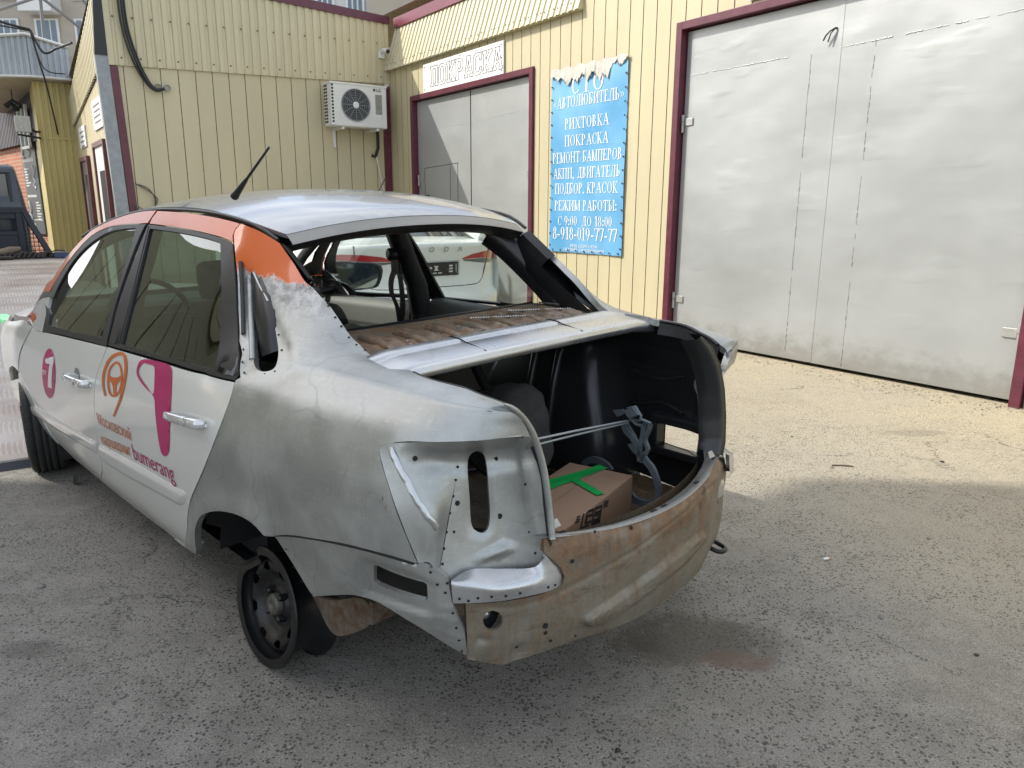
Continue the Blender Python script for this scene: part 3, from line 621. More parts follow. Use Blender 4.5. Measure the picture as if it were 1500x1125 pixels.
for (tx_, z, hgt, lim) in lines:
    tot = sum(GL[c][0] for c in tx_); kx = lim/tot; x = -lim/2; i = 0
    for ch in tx_:
        w_, P = serif_polys(ch)
        for q in P:
            i += 1; mb.add([yrw(cx-(x+a*kx), wav(cx-(x+a*kx), z+b*hgt)+.004+.00012*(i % 9), z+b*hgt) for a, b in q], [tuple(range(len(q)))])
        x += w_*kx
kid(mb.build('lettering', [wmat]), ban)
mb = MB()
for k in range(14):
    z = BZ0+.08+k*.145
    for s in (B0+.02, B1-.02):
        p = yrw(s, .032, z); mb.cbox(p-.008, p+.008, .002)
for k in range(9):
    p = yrw(B0+.05+k*.15, .032, BZ0+.025); mb.cbox(p-.008, p+.008, .002)
absorb(vin_o, mb, screwm)

# ------------------------------------------------------------------ far left: yellow block, awning, brick wall
yb = tag(empty('yellow_block', Y(12.2, 4.5, 0)), 'narrow yellow ribbed wall block under the grey awning', 'wall')
yel = mat('yellow_sheet', (.56, .47, .20), .5, noise=.15, nscale=2, stretch=(1, 1, .3))
mb = MB()
ridged(mb, 4.19, 4.80, .10, .02, lambda a: (Y(12.2, a, 0), -D), lambda a: (Y(12.2, a, 3.62), -D))
mb.add([Y(12.2, 4.80, 0), Y(13.6, 4.80, 0), Y(13.6, 4.80, 3.62), Y(12.2, 4.80, 3.62)], [(0, 1, 2, 3)])
mb.add([Y(12.19, 4.18, 2.62), Y(12.19, 4.81, 2.62), Y(12.19, 4.81, 2.65), Y(12.19, 4.18, 2.65)], [(0, 1, 2, 3)])
kid(mb.build('ribbed_sheet', [yel]), yb)
gaw = mat('grey_awning', (.46, .50, .54), .5, .2, noise=.15, nscale=3)
aw = tag(empty('awning', Y(12.2, 4.8, 3.6)), 'pale grey corrugated awning over the porch, wires hanging across it', 'awning')
mb = MB()
c0, c1, c2 = (4.18, 12.0), (4.82, 12.0), (5.9, 12.35)
def seg(a, b, z0a, z0b, z1a, z1b):
    ln = math.dist(a, b)
    def P(x, lo): 
        k = x/ln; t = a[0]+(b[0]-a[0])*k; s = a[1]+(b[1]-a[1])*k
        return Y(s, t, (z0a+(z0b-z0a)*k) if lo else (z1a+(z1b-z1a)*k)), -D
    ridged(mb, 0, ln, .095, .018, lambda x: P(x, 1), lambda x: P(x, 0))
seg(c0, c1, 3.68, 3.68, 4.22, 4.36); seg(c1, c2, 3.68, 3.64, 4.36, 4.22)
kid(mb.build('awning_sheet', [gaw]), aw)
mb = MB(); mb.tube([Y(11.99, 4.18, 3.67), Y(11.99, 4.82, 3.67), Y(12.34, 5.9, 3.63)], .025, 6); mb.tube([Y(11.99, 4.18, 4.23), Y(11.99, 4.82, 4.37), Y(12.34, 5.9, 4.23)], .03, 6)
kid(mb.build('edge_trim', [white_pl]), aw)
mb = MB(); mb.add([Y(12.02, 4.18, 3.67), Y(12.02, 4.82, 3.67), Y(12.37, 5.9, 3.63), Y(15, 6.2, 3.3), Y(15, 4.18, 3.3)], [(0, 1, 2, 3, 4)])
mb.add([Y(12.0, 4.18, 4.2), Y(12.0, 4.82, 4.34), Y(12.35, 5.9, 4.2), Y(16, 6.2, 4.2), Y(16, 4.18, 4.2)], [(0, 1, 2, 3, 4)])
kid(mb.build('soffit', [mat('soffit_board', (.60, .54, .42), .6, noise=.2, nscale=6, stretch=(1, .2, 1))]), aw)
def brick_mat():
    m = bpy.data.materials.new('red_brick'); m.use_nodes = True; nt = m.node_tree; b = nt.nodes['Principled BSDF']; L = nt.links.new
    tc = N(nt, 'ShaderNodeTexCoord'); br = N(nt, 'ShaderNodeTexBrick'); br.inputs['Scale'].default_value = 1.0; br.inputs['Brick Width'].default_value = .26; br.inputs['Row Height'].default_value = .078; br.inputs['Mortar Size'].default_value = .008
    br.inputs['Color1'].default_value = (.46, .17, .085, 1); br.inputs['Color2'].default_value = (.36, .12, .06, 1); br.inputs['Mortar'].default_value = (.42, .36, .30, 1)
    L(tc.outputs['UV'], br.inputs['Vector']); L(br.outputs['Color'], b.inputs['Base Color']); b.inputs['Roughness'].default_value = .85
    bp = N(nt, 'ShaderNodeBump'); bp.inputs['Strength'].default_value = .5; bp.inputs['Distance'].default_value = .01; L(br.outputs['Fac'], bp.inputs['Height']); bp.invert = True; L(bp.outputs[0], b.inputs['Normal'])
    return m
bp0 = Y(13.0, 4.74, 0); bd = np.array([-.70, .714, 0]); bn = np.array([-.714, -.70, 0])
def Bk(a, o, z): return bp0+bd*a+bn*o+np.array([0, 0, z])
bw = tag(empty('brick_wall', Bk(3, 0, 0)), 'sunlit red brick wall behind the dark truck cab', 'wall')
mb = MB(); mb.add([Bk(-.5, 0, 0), Bk(9, 0, 0), Bk(9, 0, 3.0), Bk(-.5, 0, 3.0)], [(0, 1, 2, 3)])
o = mb.build('brickwork', [brick_mat()]); uv = o.data.uv_layers.new(name='UVMap')
for i, c in enumerate(((0, 0), (9.5, 0), (9.5, 3.0), (0, 3.0))): uv.data[i].uv = c
kid(o, bw)
mb = MB(); ridged(mb, -.4, 9, .14, .02, lambda a: (Bk(a, .10, 2.62), bn), lambda a: (Bk(a, .05, 3.7), bn)); kid(mb.build('gable_sheet', [mat('dark_plum_sheet', (.07, .055, .075), .5)]), bw)
mb = MB(); mb.add([Bk(.15, .13, 2.55), Bk(.75, .13, 2.55), Bk(.75, .13, 3.25), Bk(.15, .13, 3.25)], [(0, 1, 2, 3)])
wn_ = kid(mb.build('window', [mat('far_glass', (.20, .25, .26), .1, 0, spec=.8)]), bw)
mb = MB()
for (a, b_, z0, z1) in ((.12, .17, 2.5, 3.3), (.73, .78, 2.5, 3.3), (.12, .78, 2.5, 2.55), (.42, .46, 2.55, 3.25)):
    mb.box((a, .12, z0), (b_, .16, z1), 0, lambda p: Bk(*p))
q = mb.build('window_frame', [white_pl]); q.parent = wn_; q.location = -wn_.location-bw.location
# dark information board with pale lettering rows
ib = tag(empty('information_board', Bk(.9, .05, .9)), 'tall dark grey board with pale text rows on the brick wall', 'sign')
mb = MB(); mb.box((.28, .02, .85), (1.36, .05, 2.62), 0, lambda p: Bk(*p)); kid(mb.build('board', [mat('board_grey', (.10, .11, .115), .5, noise=.1)]), ib)
mb = MB(); random.seed(5)
def rows(a0, z0, n, wmin, wmax, h=.026, dz=.055):
    for k in range(n):
        ln = random.uniform(wmin, wmax); mb.box((a0-ln, .051, z0-k*dz), (a0, .053, z0-k*dz+h), 0, lambda p: Bk(*p))
for i, (z, sz) in enumerate(((2.28, .09), (1.58, .08), (1.02, .06))):
    a = 1.3
    for k in range(9 if i < 2 else 4):
        ln = random.uniform(.05, .09); mb.box((a-ln, .051, z), (a, .053, z+sz*.6), 0, lambda p: Bk(*p)); a -= ln+.015
rows(1.28, 2.13, 7, .2, .42); rows(.72, 1.46, 7, .2, .36)
def scrib(pts, r):
    mb.tube([Bk(a, .053, z) for a, z in pts], r, 5)
scrib([(.62, 2.2), (.5, 2.05), (.66, 1.98), (.48, 1.9), (.66, 1.82), (.5, 1.75)], .016); scrib([(.4, 2.15), (.62, 1.95), (.42, 1.85), (.6, 1.72)], .012)
scrib([(1.22, 1.5), (1.12, 1.36), (1.2, 1.25), (1.06, 1.18), (1.18, 1.1), (1.1, 1.05)], .03)
scrib([(1.25, 2.55), (1.15, 2.5), (1.25, 2.42), (1.12, 2.36)], .03); scrib([(.75, 2.5), (.62, 2.45), (.75, 2.38)], .02); mb.box((.35, .051, 1.12), (1.3, .053, 1.135), 0, lambda p: Bk(*p))
kid(mb.build('lettering', [mat('pale_ink', (.62, .64, .63), .6)]), ib)
# floodlight and porch lamps
fl = tag(empty('floodlight', Y(12.1, 4.95, 2.75)), 'grey floodlight on an arm at the edge of the yellow block', 'floodlight')
mb = MB(); mb.cbox((11.95, 4.92, 2.70), (12.03, 5.16, 2.98), .01, 0, lambda p: Y(*p)); kid(mb.build('lamp_body', [steel]), fl)
mb = MB(); mb.tube([Y(12.0, 4.95, 2.78), Y(12.05, 4.85, 2.72), Y(12.18, 4.78, 2.74)], .022, 6); mb.tube([Y(12.0, 5.15, 2.66), Y(12.1, 4.78, 2.62)], .02, 6); kid(mb.build('arm', [black]), fl)
ln_ = tag(empty('hanging_lamp', Y(12.6, 5.35, 3.3)), 'small black lantern hanging under the awning', 'lamp')
mb = MB(); p = Y(12.9, 5.10, 3.28); mb.tube([p+np.array([0, 0, .25]), p], .01, 5); kid(mb.build('rod', [black]), ln_)
mb = MB(); mb.tube([p+np.array([-.14, 0, -.05]), p+np.array([0, 0, .05]), p+np.array([.14, 0, -.05])], [.05, .035, .05], 6); mb.tube([p, p+np.array([0, .1, -.1])], [.04, .06], 6); kid(mb.build('shade', [black]), ln_)
bu = MB(); p = Y(12.4, 5.36, 3.58); bu.tube([p, p+np.array([0, 0, -.06]), p+np.array([0, 0, -.13])], [.03, .055, .02], 8)
tag(bu.build('light_bulb', [white_pl]), 'bare white bulb under the front edge of the awning', 'bulb')
# wires and pipe truss above the awning
mb = MB()
sag([Y(12.0, 5.9, 4.75), Y(11.9, 5.2, 4.52), Y(11.8, 4.75, 4.42)], .022); sag([Y(11.8, 4.75, 4.42), Y(11.7, 4.6, 4.05), Y(11.6, 4.4, 4.12), Y(10.5, 4.28, 4.05)], .02)
sag([Y(11.8, 4.75, 4.42), Y(11.75, 4.68, 3.9), Y(11.8, 4.62, 3.6), Y(11.95, 4.55, 3.1), Y(12.1, 4.5, 2.7)], .014); sag([Y(11.8, 4.74, 4.42), Y(11.75, 4.62, 3.8), Y(11.7, 4.3, 3.72)], .010)
sag([Y(11.9, 5.9, 4.5), Y(11.85, 5.2, 4.44), Y(11.8, 4.76, 4.40)], .014)
tag(mb.build('overhead_wires', [black]), 'tangle of black wires drooping over the awning corner', 'wires')
mb = MB(); T = lambda t, z: Y(13.0, t, z)
for (a, b_) in (((5.95, 4.5), (4.42, 5.25)), ((4.42, 5.25), (3.2, 4.3)), ((5.9, 5.2), (3.4, 5.45)), ((4.35, 6.4), (3.3, 4.6)), ((4.42, 5.25), (4.45, 4.3)), ((5.9, 5.8), (4.3, 5.5)), ((4.4, 6.4), (4.42, 5.25))): mb.tube([T(*a), T(*b_)], .03, 6)
tag(mb.build('pipe_truss', [mat('truss_grey', (.20, .20, .21), .6, .3)]), 'grey pipe truss standing on the awning roof', 'truss')

# ------------------------------------------------------------------ apartment blocks far behind
def block(name, label, x0, x1, y, z0, z1, cols, rows_, colr, x_ang=0.0, balc=0, win=(.52, .6)):
    root = tag(empty(name, ((x0+x1)/2, y, 0)), label, 'apartment block')
    wl = MB(); wl.box((x0, y, 0), (x1, y+10, z1+4)); kid(wl.build('wall', [colr]), root)
    cw = (x1-x0)/cols; ch = (z1-z0)/rows_
    fm = MATS['white_pl2']; gm = MATS['flat_glass']
    for i in range(cols):
        for j in range(rows_):
            a = x0+cw*(i+.5-win[0]/2); b_ = a+cw*win[0]; c = z0+ch*(j+.28); d = c+ch*win[1]
            q = MB(); q.box((a-.1, y-.10, c-.1), (b_+.1, y-.02, d+.1)); f = kid(q.build('window_frame', [fm]), root)
            q = MB(); n = 3
            for k in range(n): 
                e0 = a+(b_-a)*k/n+.05; e1 = a+(b_-a)*(k+1)/n-.05; q.box((e0, y-.12, c), (e1, y-.10, d))
            g_ = q.build('pane', [gm]); g_.parent = f; g_.location = -f.location-root.location
            if balc and (i+balc) % 2 == 0:
                q = MB(); q.box((a-.35, y-1.1, c-ch*.30), (b_+.35, y-.0, c-ch*.26)); q.box((a-.35, y-1.1, c-ch*.26), (b_+.35, y-1.04, c+.0)); q.box((a-.35, y-1.04, c-ch*.26), (a-.30, y, c)); q.box((b_+.30, y-1.04, c-ch*.26), (b_+.35, y, c))
                kid(q.build('balcony', [MATS['blue_panel'] if (i+j) % 3 == 0 else fm]), root)
            elif (i*7+j*3) % 4 == 0:
                q = MB(); q.cbox((b_+.2, y-.5, c-.1), (b_+1.1, y-.05, c+.55), .03); q.lathe([(0, .0001), (.01, .22)], 12, 1, lambda p, b_=b_, c=c: (b_+.55+p[1], y-.51-p[0], c+.22+p[2]), smooth=False)
                kid(q.build('air_conditioner', [fm, black]), root)
    return root
mat('white_pl2', (.62, .64, .64), .5); mat('flat_glass', (.10, .14, .18), .08, spec=.9); mat('blue_panel', (.22, .34, .50), .5)
brownw = mat('block_beige', (.42, .38, .33), .8, noise=.15, nscale=.8); palew = mat('block_pale', (.55, .58, .60), .8, noise=.1, nscale=.5); tanw = mat('block_tan', (.36, .33, .28), .8, noise=.1, nscale=.4)
block('apartment_block', 'pale apartment block with brown strips and white windows above the awning', -36, -19.5, 48, 6.5, 18.5, 7, 4, brownw, balc=1)
block('apartment_block', 'grey blue apartment block glimpsed above the purple roof trim', -13.5, -8.3, 47, 8.0, 17, 3, 3, palew, balc=1)
block('apartment_block', 'tan blank end of an apartment block between two grey blue ones', -8.2, -4.9, 46, 3, 17, 1, 1, tanw, win=(.1, .05))
block('apartment_block', 'pale blue apartment bay at the right end of the far row', -4.8, 1.5, 47.5, 8.0, 17, 3, 3, palew, balc=2)

# ------------------------------------------------------------------ neighbouring workshop that shades the yard (left, outside the frame)
xs = -12.0
nb = tag(empty('neighbour_workshop', (xs, 0, 0)), 'tall cream panelled workshop standing left of the yard, seen only as a reflection', 'workshop')
mb = MB(); y1 = 3.361+.0807*(1.354-xs); yA = 3.748+.0807*(1.812-xs); ye = -6.0
h1 = (1.40-xs)*.8475; h2 = (3.5-xs)*.8475
def wallrun(x, ya, yb, z0, z1):
    yy = ya
    while yy < yb-.01:
        e = min(yy+.75, yb)
        mb.add([(x, yy, z0), (x, e-.05, z0), (x, e-.05, z1), (x, yy, z1)], [(0, 1, 2, 3)])
        mb.add([(x, e-.05, z0), (x-.06, e-.025, z0), (x-.06, e-.025, z1), (x, e-.05, z1)], [(0, 1, 2, 3)], 1)
        mb.add([(x-.06, e-.025, z0), (x, e, z0), (x, e, z1), (x-.06, e-.025, z1)], [(0, 1, 2, 3)], 1); yy = e
wallrun(xs, ye, y1, 0, h1)
mb.add([(xs, y1, 0), (xs-8, y1, 0), (xs-8, y1, h1), (xs, y1, h1)], [(0, 1, 2, 3)])
wallrun(xs+.02, ye, y1, h1, h2)
mb.add([(xs, y1, h1), (xs-8, y1, h1), (xs-8, y1, h2), (xs, y1, h2)], [(0, 1, 2, 3)])
mb.prism([(xs, y1, h1), (xs, yA, h1+.40), (xs, yA, h2), (xs, y1, h2)], (-.3, 0, 0))
kid(mb.build('wall', [cream, groove]), nb)
mb = MB(); mb.box((xs-8, ye, h2), (xs+.05, y1+.02, h2+.12)); kid(mb.build('roof', [purple]), nb)

lb = tag(empty('low_garage', (-11, 7, 0)), 'low cream panelled garage left of the tow truck, seen as a reflection', 'garage')
mb = MB()
def wallrun2(x, ya, yb, z1):
    yy = ya
    while yy < yb-.01:
        e = min(yy+.42, yb)
        mb.add([(x, yy, 0), (x, e-.03, 0), (x, e-.03, z1), (x, yy, z1)], [(0, 1, 2, 3)]); mb.add([(x, e-.03, 0), (x-.05, e-.015, 0), (x-.05, e-.015, z1), (x, e-.03, z1)], [(0, 1, 2, 3)], 1); mb.add([(x-.05, e-.015, 0), (x, e, 0), (x, e, z1), (x-.05, e-.015, z1)], [(0, 1, 2, 3)], 1); yy = e
olive = mat('olive_cream_paint', (.30, .285, .185), .6, noise=.15, nscale=2)
wallrun2(-11, 4.7, 9.4, 3.3); mb.add([(-11, 9.4, 0), (-15, 9.4, 0), (-15, 9.4, 3.3), (-11, 9.4, 3.3)], [(0, 1, 2, 3)]); mb.prism([(-11, 4.7, 3.3), (-11, 9.4, 3.3), (-11, 9.4, 3.5), (-11, 4.7, 6.8)], (-4, 0, 0))
kid(mb.build('wall', [olive, groove]), lb)
mb = MB(); mb.box((-12.6, 10.4, 0), (-12.45, 17.0, 2.3)); tag(mb.build('fence', [mat('fence_dark', (.10, .10, .09), .7, noise=.3)]), 'dark board fence beyond the low garage on the left', 'fence')
# ------------------------------------------------------------------ car frame (x forward from rear axle, y left, z up); the left rear sits on its bare rim
CQ = (-0.2135, 2.5795, 2.3617, -0.0598, 0.0123, 0.0177)
def car2w(P):
    tx, ty, yaw, zr, cp, ro = CQ; P = np.asarray(P, float); x, y, z = P[..., 0], P[..., 1], P[..., 2]
    c, s = math.cos(ro), math.sin(ro); y1 = c*y+s*(z-.3); z1 = -s*y+c*(z-.3)+.3
    c, s = math.cos(cp), math.sin(cp); x2 = c*x-s*z1; z2 = s*x+c*z1+zr
    c, s = math.cos(yaw), math.sin(yaw)
    return np.stack([tx+c*x2-s*y1, ty+s*x2+c*y1, z2], -1)
_b = car2w(np.zeros(3)); _A = np.stack([car2w(np.eye(3)[i])-_b for i in range(3)], 1); _Ai = np.linalg.inv(_A)
CARM = Matrix([[*_A[i], _b[i]] for i in range(3)]+[[0, 0, 0, 1]])
def w2car(P): return (np.asarray(P, float)-_b)@_Ai.T
def proj(P):
    q = (car2w(P)-np.array([0, 0, CH]))@CM.T
    return np.stack([750+CF*q[..., 0]/q[..., 2], 562.5-CF*q[..., 1]/q[..., 2]], -1)
def cray(u, v):
    d = np.array([(u-750)/CF, -(v-562.5)/CF, 1.])@CM; o = np.array([0, 0, CH])
    return _Ai@(o-_b), _Ai@d
def at(u, v, ax, val):
    """point of the car where sight line (u,v) meets the plane axis=val"""
    o, d = cray(u, v); t = (val-o[ax])/d[ax]; return o+t*d

# ------------------------------------------------------------------ smooth surfaces through control grids
def weights(q, k):
    k = np.asarray(k, float); q = np.asarray(q, float); n = len(k)
    i = np.clip(np.searchsorted(k, q, side='right')-1, 0, n-2); h = k[i+1]-k[i]; x = (q-k[i])/h
    W = np.zeros((len(q), n)); r = np.arange(len(q))
    h00 = 2*x**3-3*x**2+1; h10 = x**3-2*x**2+x; h01 = -2*x**3+3*x**2; h11 = x**3-x**2
    W[r, i] += h00; W[r, i+1] += h01
    for j, hh in ((i, h10), (i+1, h11)):
        a = np.maximum(j-1, 0); b = np.minimum(j+1, n-1); dd = k[b]-k[a]
        W[r, b] += hh*h/dd; W[r, a] -= hh*h/dd
    return W
class Surf:
    def __init__(s, P, tk, uk):
        s.P = np.asarray(P, float); s.tk = np.asarray(tk, float); s.uk = np.asarray(uk, float); s._g = None
    def ev(s, q):
        q = np.atleast_2d(np.asarray(q, float)); return np.einsum('na,abk,nb->nk', weights(q[:, 0], s.tk), s.P, weights(q[:, 1], s.uk))
    def nrm(s, q, flip=1):
        q = np.atleast_2d(np.asarray(q, float)); e = 1e-3
        a = s.ev(q+[e, 0])-s.ev(q-[e, 0]); b = s.ev(q+[0, e])-s.ev(q-[0, e]); n = np.cross(a, b); n /= np.linalg.norm(n, axis=1)[:, None]+1e-12
        return n*s.out
    out = 1
    def grid(s):
        if s._g is None:
            T, U = np.meshgrid(np.linspace(s.tk[0], s.tk[-1], 170), np.linspace(s.uk[0], s.uk[-1], 90), indexing='ij')
            s._q = np.stack([T.ravel(), U.ravel()], 1); s._p = s.ev(s._q); s._g = proj(s._p)
        return s._q, s._g
    def _solve(s, f, q, target, n=8):
        for _ in range(n):
            e = 1e-4; r = f(q[None])[0]-target
            J = np.stack([(f((q+d)[None])[0]-target-r)/e for d in (np.array([e, 0]), np.array([0, e]))], 1)
            try: st = np.linalg.solve(J, r)
            except np.linalg.LinAlgError: break
            m_ = np.abs(st).max(); q = q-st*(min(1, .08/m_) if m_ > 0 else 1)
            q = np.clip(q, [s.tk[0], s.uk[0]], [s.tk[-1], s.uk[-1]])
        return q
    def px(s, pts):
        """photo pixels -> surface coordinates"""
        Q, G = s.grid(); out = []
        for p in pts:
            k = np.argmin(((G-np.array(p))**2).sum(1)); out.append(s._solve(lambda q: proj(s.ev(q)), Q[k].copy(), np.array(p, float)))
        return np.array(out)
    def xz(s, pts):
        s.grid(); out = []
        for p in pts:
            k = np.argmin((s._p[:, 0]-p[0])**2+(s._p[:, 2]-p[1])**2); out.append(s._solve(lambda q: s.ev(q)[:, [0, 2]], s._q[k].copy(), np.array(p, float)))
        return np.array(out)
def smooth(pts, n=6, closed=False):
    P = np.array(pts, float); m_ = len(P); out = []
    for i in range(m_ if closed else m_-1):
        a, b, c, d = (P[(i-1) % m_], P[i], P[(i+1) % m_], P[(i+2) % m_]) if closed else (P[max(i-1, 0)], P[i], P[i+1], P[min(i+2, m_-1)])
        for k in range(n):
            t = k/n; out.append(.5*(2*b+(c-a)*t+(2*a-5*b+4*c-d)*t*t+(3*b-a-3*c+d)*t**3))
    if not closed: out.append(P[-1])
    return [tuple(p) for p in out]
def inpoly(P, poly):
    x, y = P[:, 0], P[:, 1]; c = np.zeros(len(P), bool); n = len(poly)
    for i in range(n):
        (x1, y1), (x2, y2) = poly[i], poly[(i+1) % n]
        if y1 == y2: continue
        c ^= ((y1 > y) != (y2 > y)) & (x < (x2-x1)*(y-y1)/(y2-y1)+x1)
    return c
def pdist(P, poly, closed=True):
    d = np.full(len(P), 1e9); n = len(poly)
    for i in range(n if closed else n-1):
        a = np.array(poly[i]); b = np.array(poly[(i+1) % n]); ab = b-a; l2 = ab@ab
        t = np.clip(((P-a)@ab)/(l2+1e-15), 0, 1); d = np.minimum(d, np.linalg.norm(P-(a+t[:, None]*ab), axis=1))
    return d
def area(p): p = np.asarray(p); return .5*np.sum(p[:, 0]*np.roll(p[:, 1], -1)-np.roll(p[:, 0], -1)*p[:, 1])
def dens(poly, step):
    out = []; n = len(poly)
    for i in range(n):
        a = np.array(poly[i]); b = np.array(poly[(i+1) % n]); k = max(1, int(np.ceil(np.linalg.norm(b-a)/step)))
        for j in range(k): out.append(a+(b-a)*j/k)
    keep = [out[0]]
    for p in out[1:]:
        if np.linalg.norm(p-keep[-1]) > 1e-4: keep.append(p)
    if np.linalg.norm(keep[0]-keep[-1]) < 1e-4: keep.pop()
    return np.array(keep)
def inset(poly, d):
    p = np.asarray(poly, float); s = 1 if area(p) > 0 else -1
    e = np.roll(p, -1, 0)-p; e /= np.linalg.norm(e, axis=1)[:, None]+1e-12; nr = np.stack([-e[:, 1], e[:, 0]], 1)*s
    v = nr+np.roll(nr, 1, 0); v /= np.maximum(np.linalg.norm(v, axis=1)[:, None], .5); return p+v*d
def sstep(x): x = np.clip(x, 0, 1); return x*x*(3-2*x)
def panel(surf, outline, holes=(), step=.03, lift=0., flange=.012, ins=0., disp=None, mirror=False, mi=0, mb=None, hflange=None, fs=None, inner=None):
    """trimmed piece of a surface with folded edges, added to a mesh builder"""
    mb = mb or MB(); us = 1.0
    fs = fs or step
    out = dens(outline, fs); 
    if ins: out = inset(out, ins)
    hs = [dens(h, min(fs, .02)) for h in holes]
    lo, hi = out.min(0), out.max(0); xs = np.arange(lo[0], hi[0], step); ys = np.arange(lo[1], hi[1], step*.9)
    G = np.array([(x+(step/2 if j % 2 else 0), y) for j, y in enumerate(ys) for x in xs]) if len(xs) and len(ys) else np.zeros((0, 2))
    if len(G):
        k = inpoly(G, out) & (pdist(G, out) > step*.45)
        for h in hs: k &= ~inpoly(G, h) & (pdist(G, h) > step*.3)
        G = G[k]
    pts = list(out); ed = [(i, (i+1) % len(out)) for i in range(len(out))]
    for h in hs:
        o = len(pts); pts += list(h); ed += [(o+i, o+(i+1) % len(h)) for i in range(len(h))]
    pts += list(G)
    r = delaunay_2d_cdt([Vector((float(p[0]), float(p[1]))) for p in pts], ed, [], 0, 1e-7)
    V = np.array([tuple(v) for v in r[0]]); T = np.array([list(f) for f in r[2]]); C = V[T].mean(1)
    k = inpoly(C, out)
    for h in hs: k &= ~inpoly(C, h)
    T = T[k]; X = surf.ev(V); Nr = surf.nrm(V); off = np.full(len(V), lift)
    if disp is not None: off = off+disp(V, X)
    X = X+Nr*off[:, None]
    my = MIR if mirror else (lambda P: P)
    # orient
    a = X[T[0]]; w_ = np.cross(a[1]-a[0], a[2]-a[0])@Nr[T[0][0]]
    if (w_ < 0) != mirror: T = T[:, ::-1]
    mb.add(my(X), [tuple(t) for t in T], mi, True)
    if inner is not None: mb.add(my(X-Nr*.006), [tuple(t)[::-1] for t in T], inner, True)
    for poly, fl in [(out, flange)]+[(h, hflange if hflange is not None else flange) for h in hs]:
        if not fl: continue
        P = surf.ev(poly); Q = surf.nrm(poly); of = np.full(len(poly), lift)
        if disp is not None: of = of+disp(poly, P)
        P1 = P+Q*of[:, None]; P2 = P1-Q*fl; n = len(poly)
        mb.add(my(np.concatenate([P1, P2])), [(i, (i+1) % n, n+(i+1) % n, n+i) for i in range(n)], mi, False)
    return mb
def circ(c, r, n=10, rz=1.0): return [(c[0]+r*math.cos(2*math.pi*i/n), c[1]+r*rz*math.sin(2*math.pi*i/n)) for i in range(n)]

# body side: stations front to rear, rows sill to roof edge
UK = [0, .16, .38, .60, .78, .86, 1.10, 1.32]
ST = [  # t=-x, then (y,z) per row  (x given per row only where it wraps)
 (-3.30, [(.60,.22),(.64,.36),(.66,.58),(.65,.74),(.60,.83),(.55,.86),(.40,.885),(.25,.90)]),
 (-2.80, [(.70,.20),(.76,.36),(.80,.58),(.80,.735),(.77,.825),(.725,.858),(.57,.89),(.38,.915)]),
 (-2.50, [(.70,.20),(.775,.36),(.815,.58),(.818,.755),(.795,.848),(.757,.878),(.69,.905),(.60,.935)]),
 (-2.22, [(.70,.20),(.785,.36),(.825,.58),(.83,.768),(.808,.868),(.782,.912),(.730,.995),(.680,1.070)]),
 (-2.00, [(.70,.20),(.788,.36),(.829,.58),(.836,.775),(.812,.885),(.792,.93),(.717,1.075),(.652,1.205)]),
 (-1.75, [(.70,.20),(.79,.36),(.832,.58),(.84,.78),(.815,.90),(.80,.945),(.705,1.15),(.625,1.325)]),
 (-1.25, [(.70,.20),(.79,.36),(.833,.58),(.842,.785),(.815,.925),(.80,.97),(.695,1.21),(.59,1.43)]),
 (-.75,  [(.70,.20),(.79,.36),(.832,.58),(.840,.79),(.815,.945),(.80,.99),(.688,1.235),(.578,1.455)]),
 (-.30,  [(.70,.22),(.785,.36),(.828,.58),(.836,.80),(.808,.955),(.790,1.01),(.68,1.235),(.565,1.425)]),
 (-.10,  [(.70,.24),(.78,.38),(.824,.58),(.830,.81),(.797,.965),(.768,1.03),(.645,1.20),(.535,1.345)]),
 (.10,   [(.69,.26),(.77,.40),(.815,.58),(.822,.82),(.780,.975),(.722,1.052),(.612,1.14),(.530,1.215)]),
 (.27,   [(.68,.27),(.755,.41),(.80,.59),(.805,.82),(.757,.98),(.665,1.062),(.592,1.086),(.530,1.088)]),
 (.45,   [(.67,.28),(.73,.42),(.775,.60),(.782,.82),(.727,.98),(.637,1.057),(.577,1.074),(.520,1.078)]),
 (.60,   [(.64,.30),(.69,.43),(.745,.60),(.752,.82),(.70,.975),(.619,1.05),(.570,1.067),(.524,1.070)]),
 (.70,   [(.60,.31),(.65,.44),(.700,.60),(.712,.82),(.662,.97),(.602,1.046),(.558,1.054),(.515,1.052)]),
 (.77,   [(.55,.32),(.60,.45),(.640,.60),(.640,.82),(.600,.968),(.568,1.041),(.525,1.042),(.485,1.032)]),
 (.80,   [(.50,.33),(.55,.46),(.580,.60),(.570,.82),(.545,.965),(.535,1.036),(.500,1.030),(.470,1.015)]),
 (.812, [(.42,.34),(.45,.46),(.46,.60),(.44,.82),(.424,.95),(.440,1.0),(.436,.999),(.430,.995)]),
]
def crease_rows(t, r):
    k = float(np.interp(t, [-.1, .3], [.42, .13])); a, b, c = np.array(r[4]), np.array(r[5]), np.array(r[6])
    return r[:5]+[tuple(b+(a-b)*k), r[5], tuple(b+(c-b)*k*.6)]+r[6:]
ST = [(t, crease_rows(t, r)) for t, r in ST]; UK = UK[:5]+[.848, .86, .885]+UK[6:]
SIDE = Surf([[(-t, y, z) for (y, z) in r] for t, r in ST], [t for t, _ in ST], UK)
def MIR(P):
    """far side of the car: mirrored, its lower rear flank pulled in a little (the tail is bent)"""
    P = np.array(P, float); k = .125*sstep((.35-P[..., 0])/.9)*sstep((1.03-P[..., 2])/.12)*sstep((np.abs(P[..., 1])-.42)/.14); P[..., 1] *= -(1-k); P[..., 0] = P[..., 0]+.12*sstep((P[..., 0]-.0)/.35)*sstep((1.75-P[..., 0])/.5); return P; SIDE.out = 1
_c = SIDE.nrm(np.array([[0., .5]]))[0]
if _c[1] < 0: SIDE.out = -1
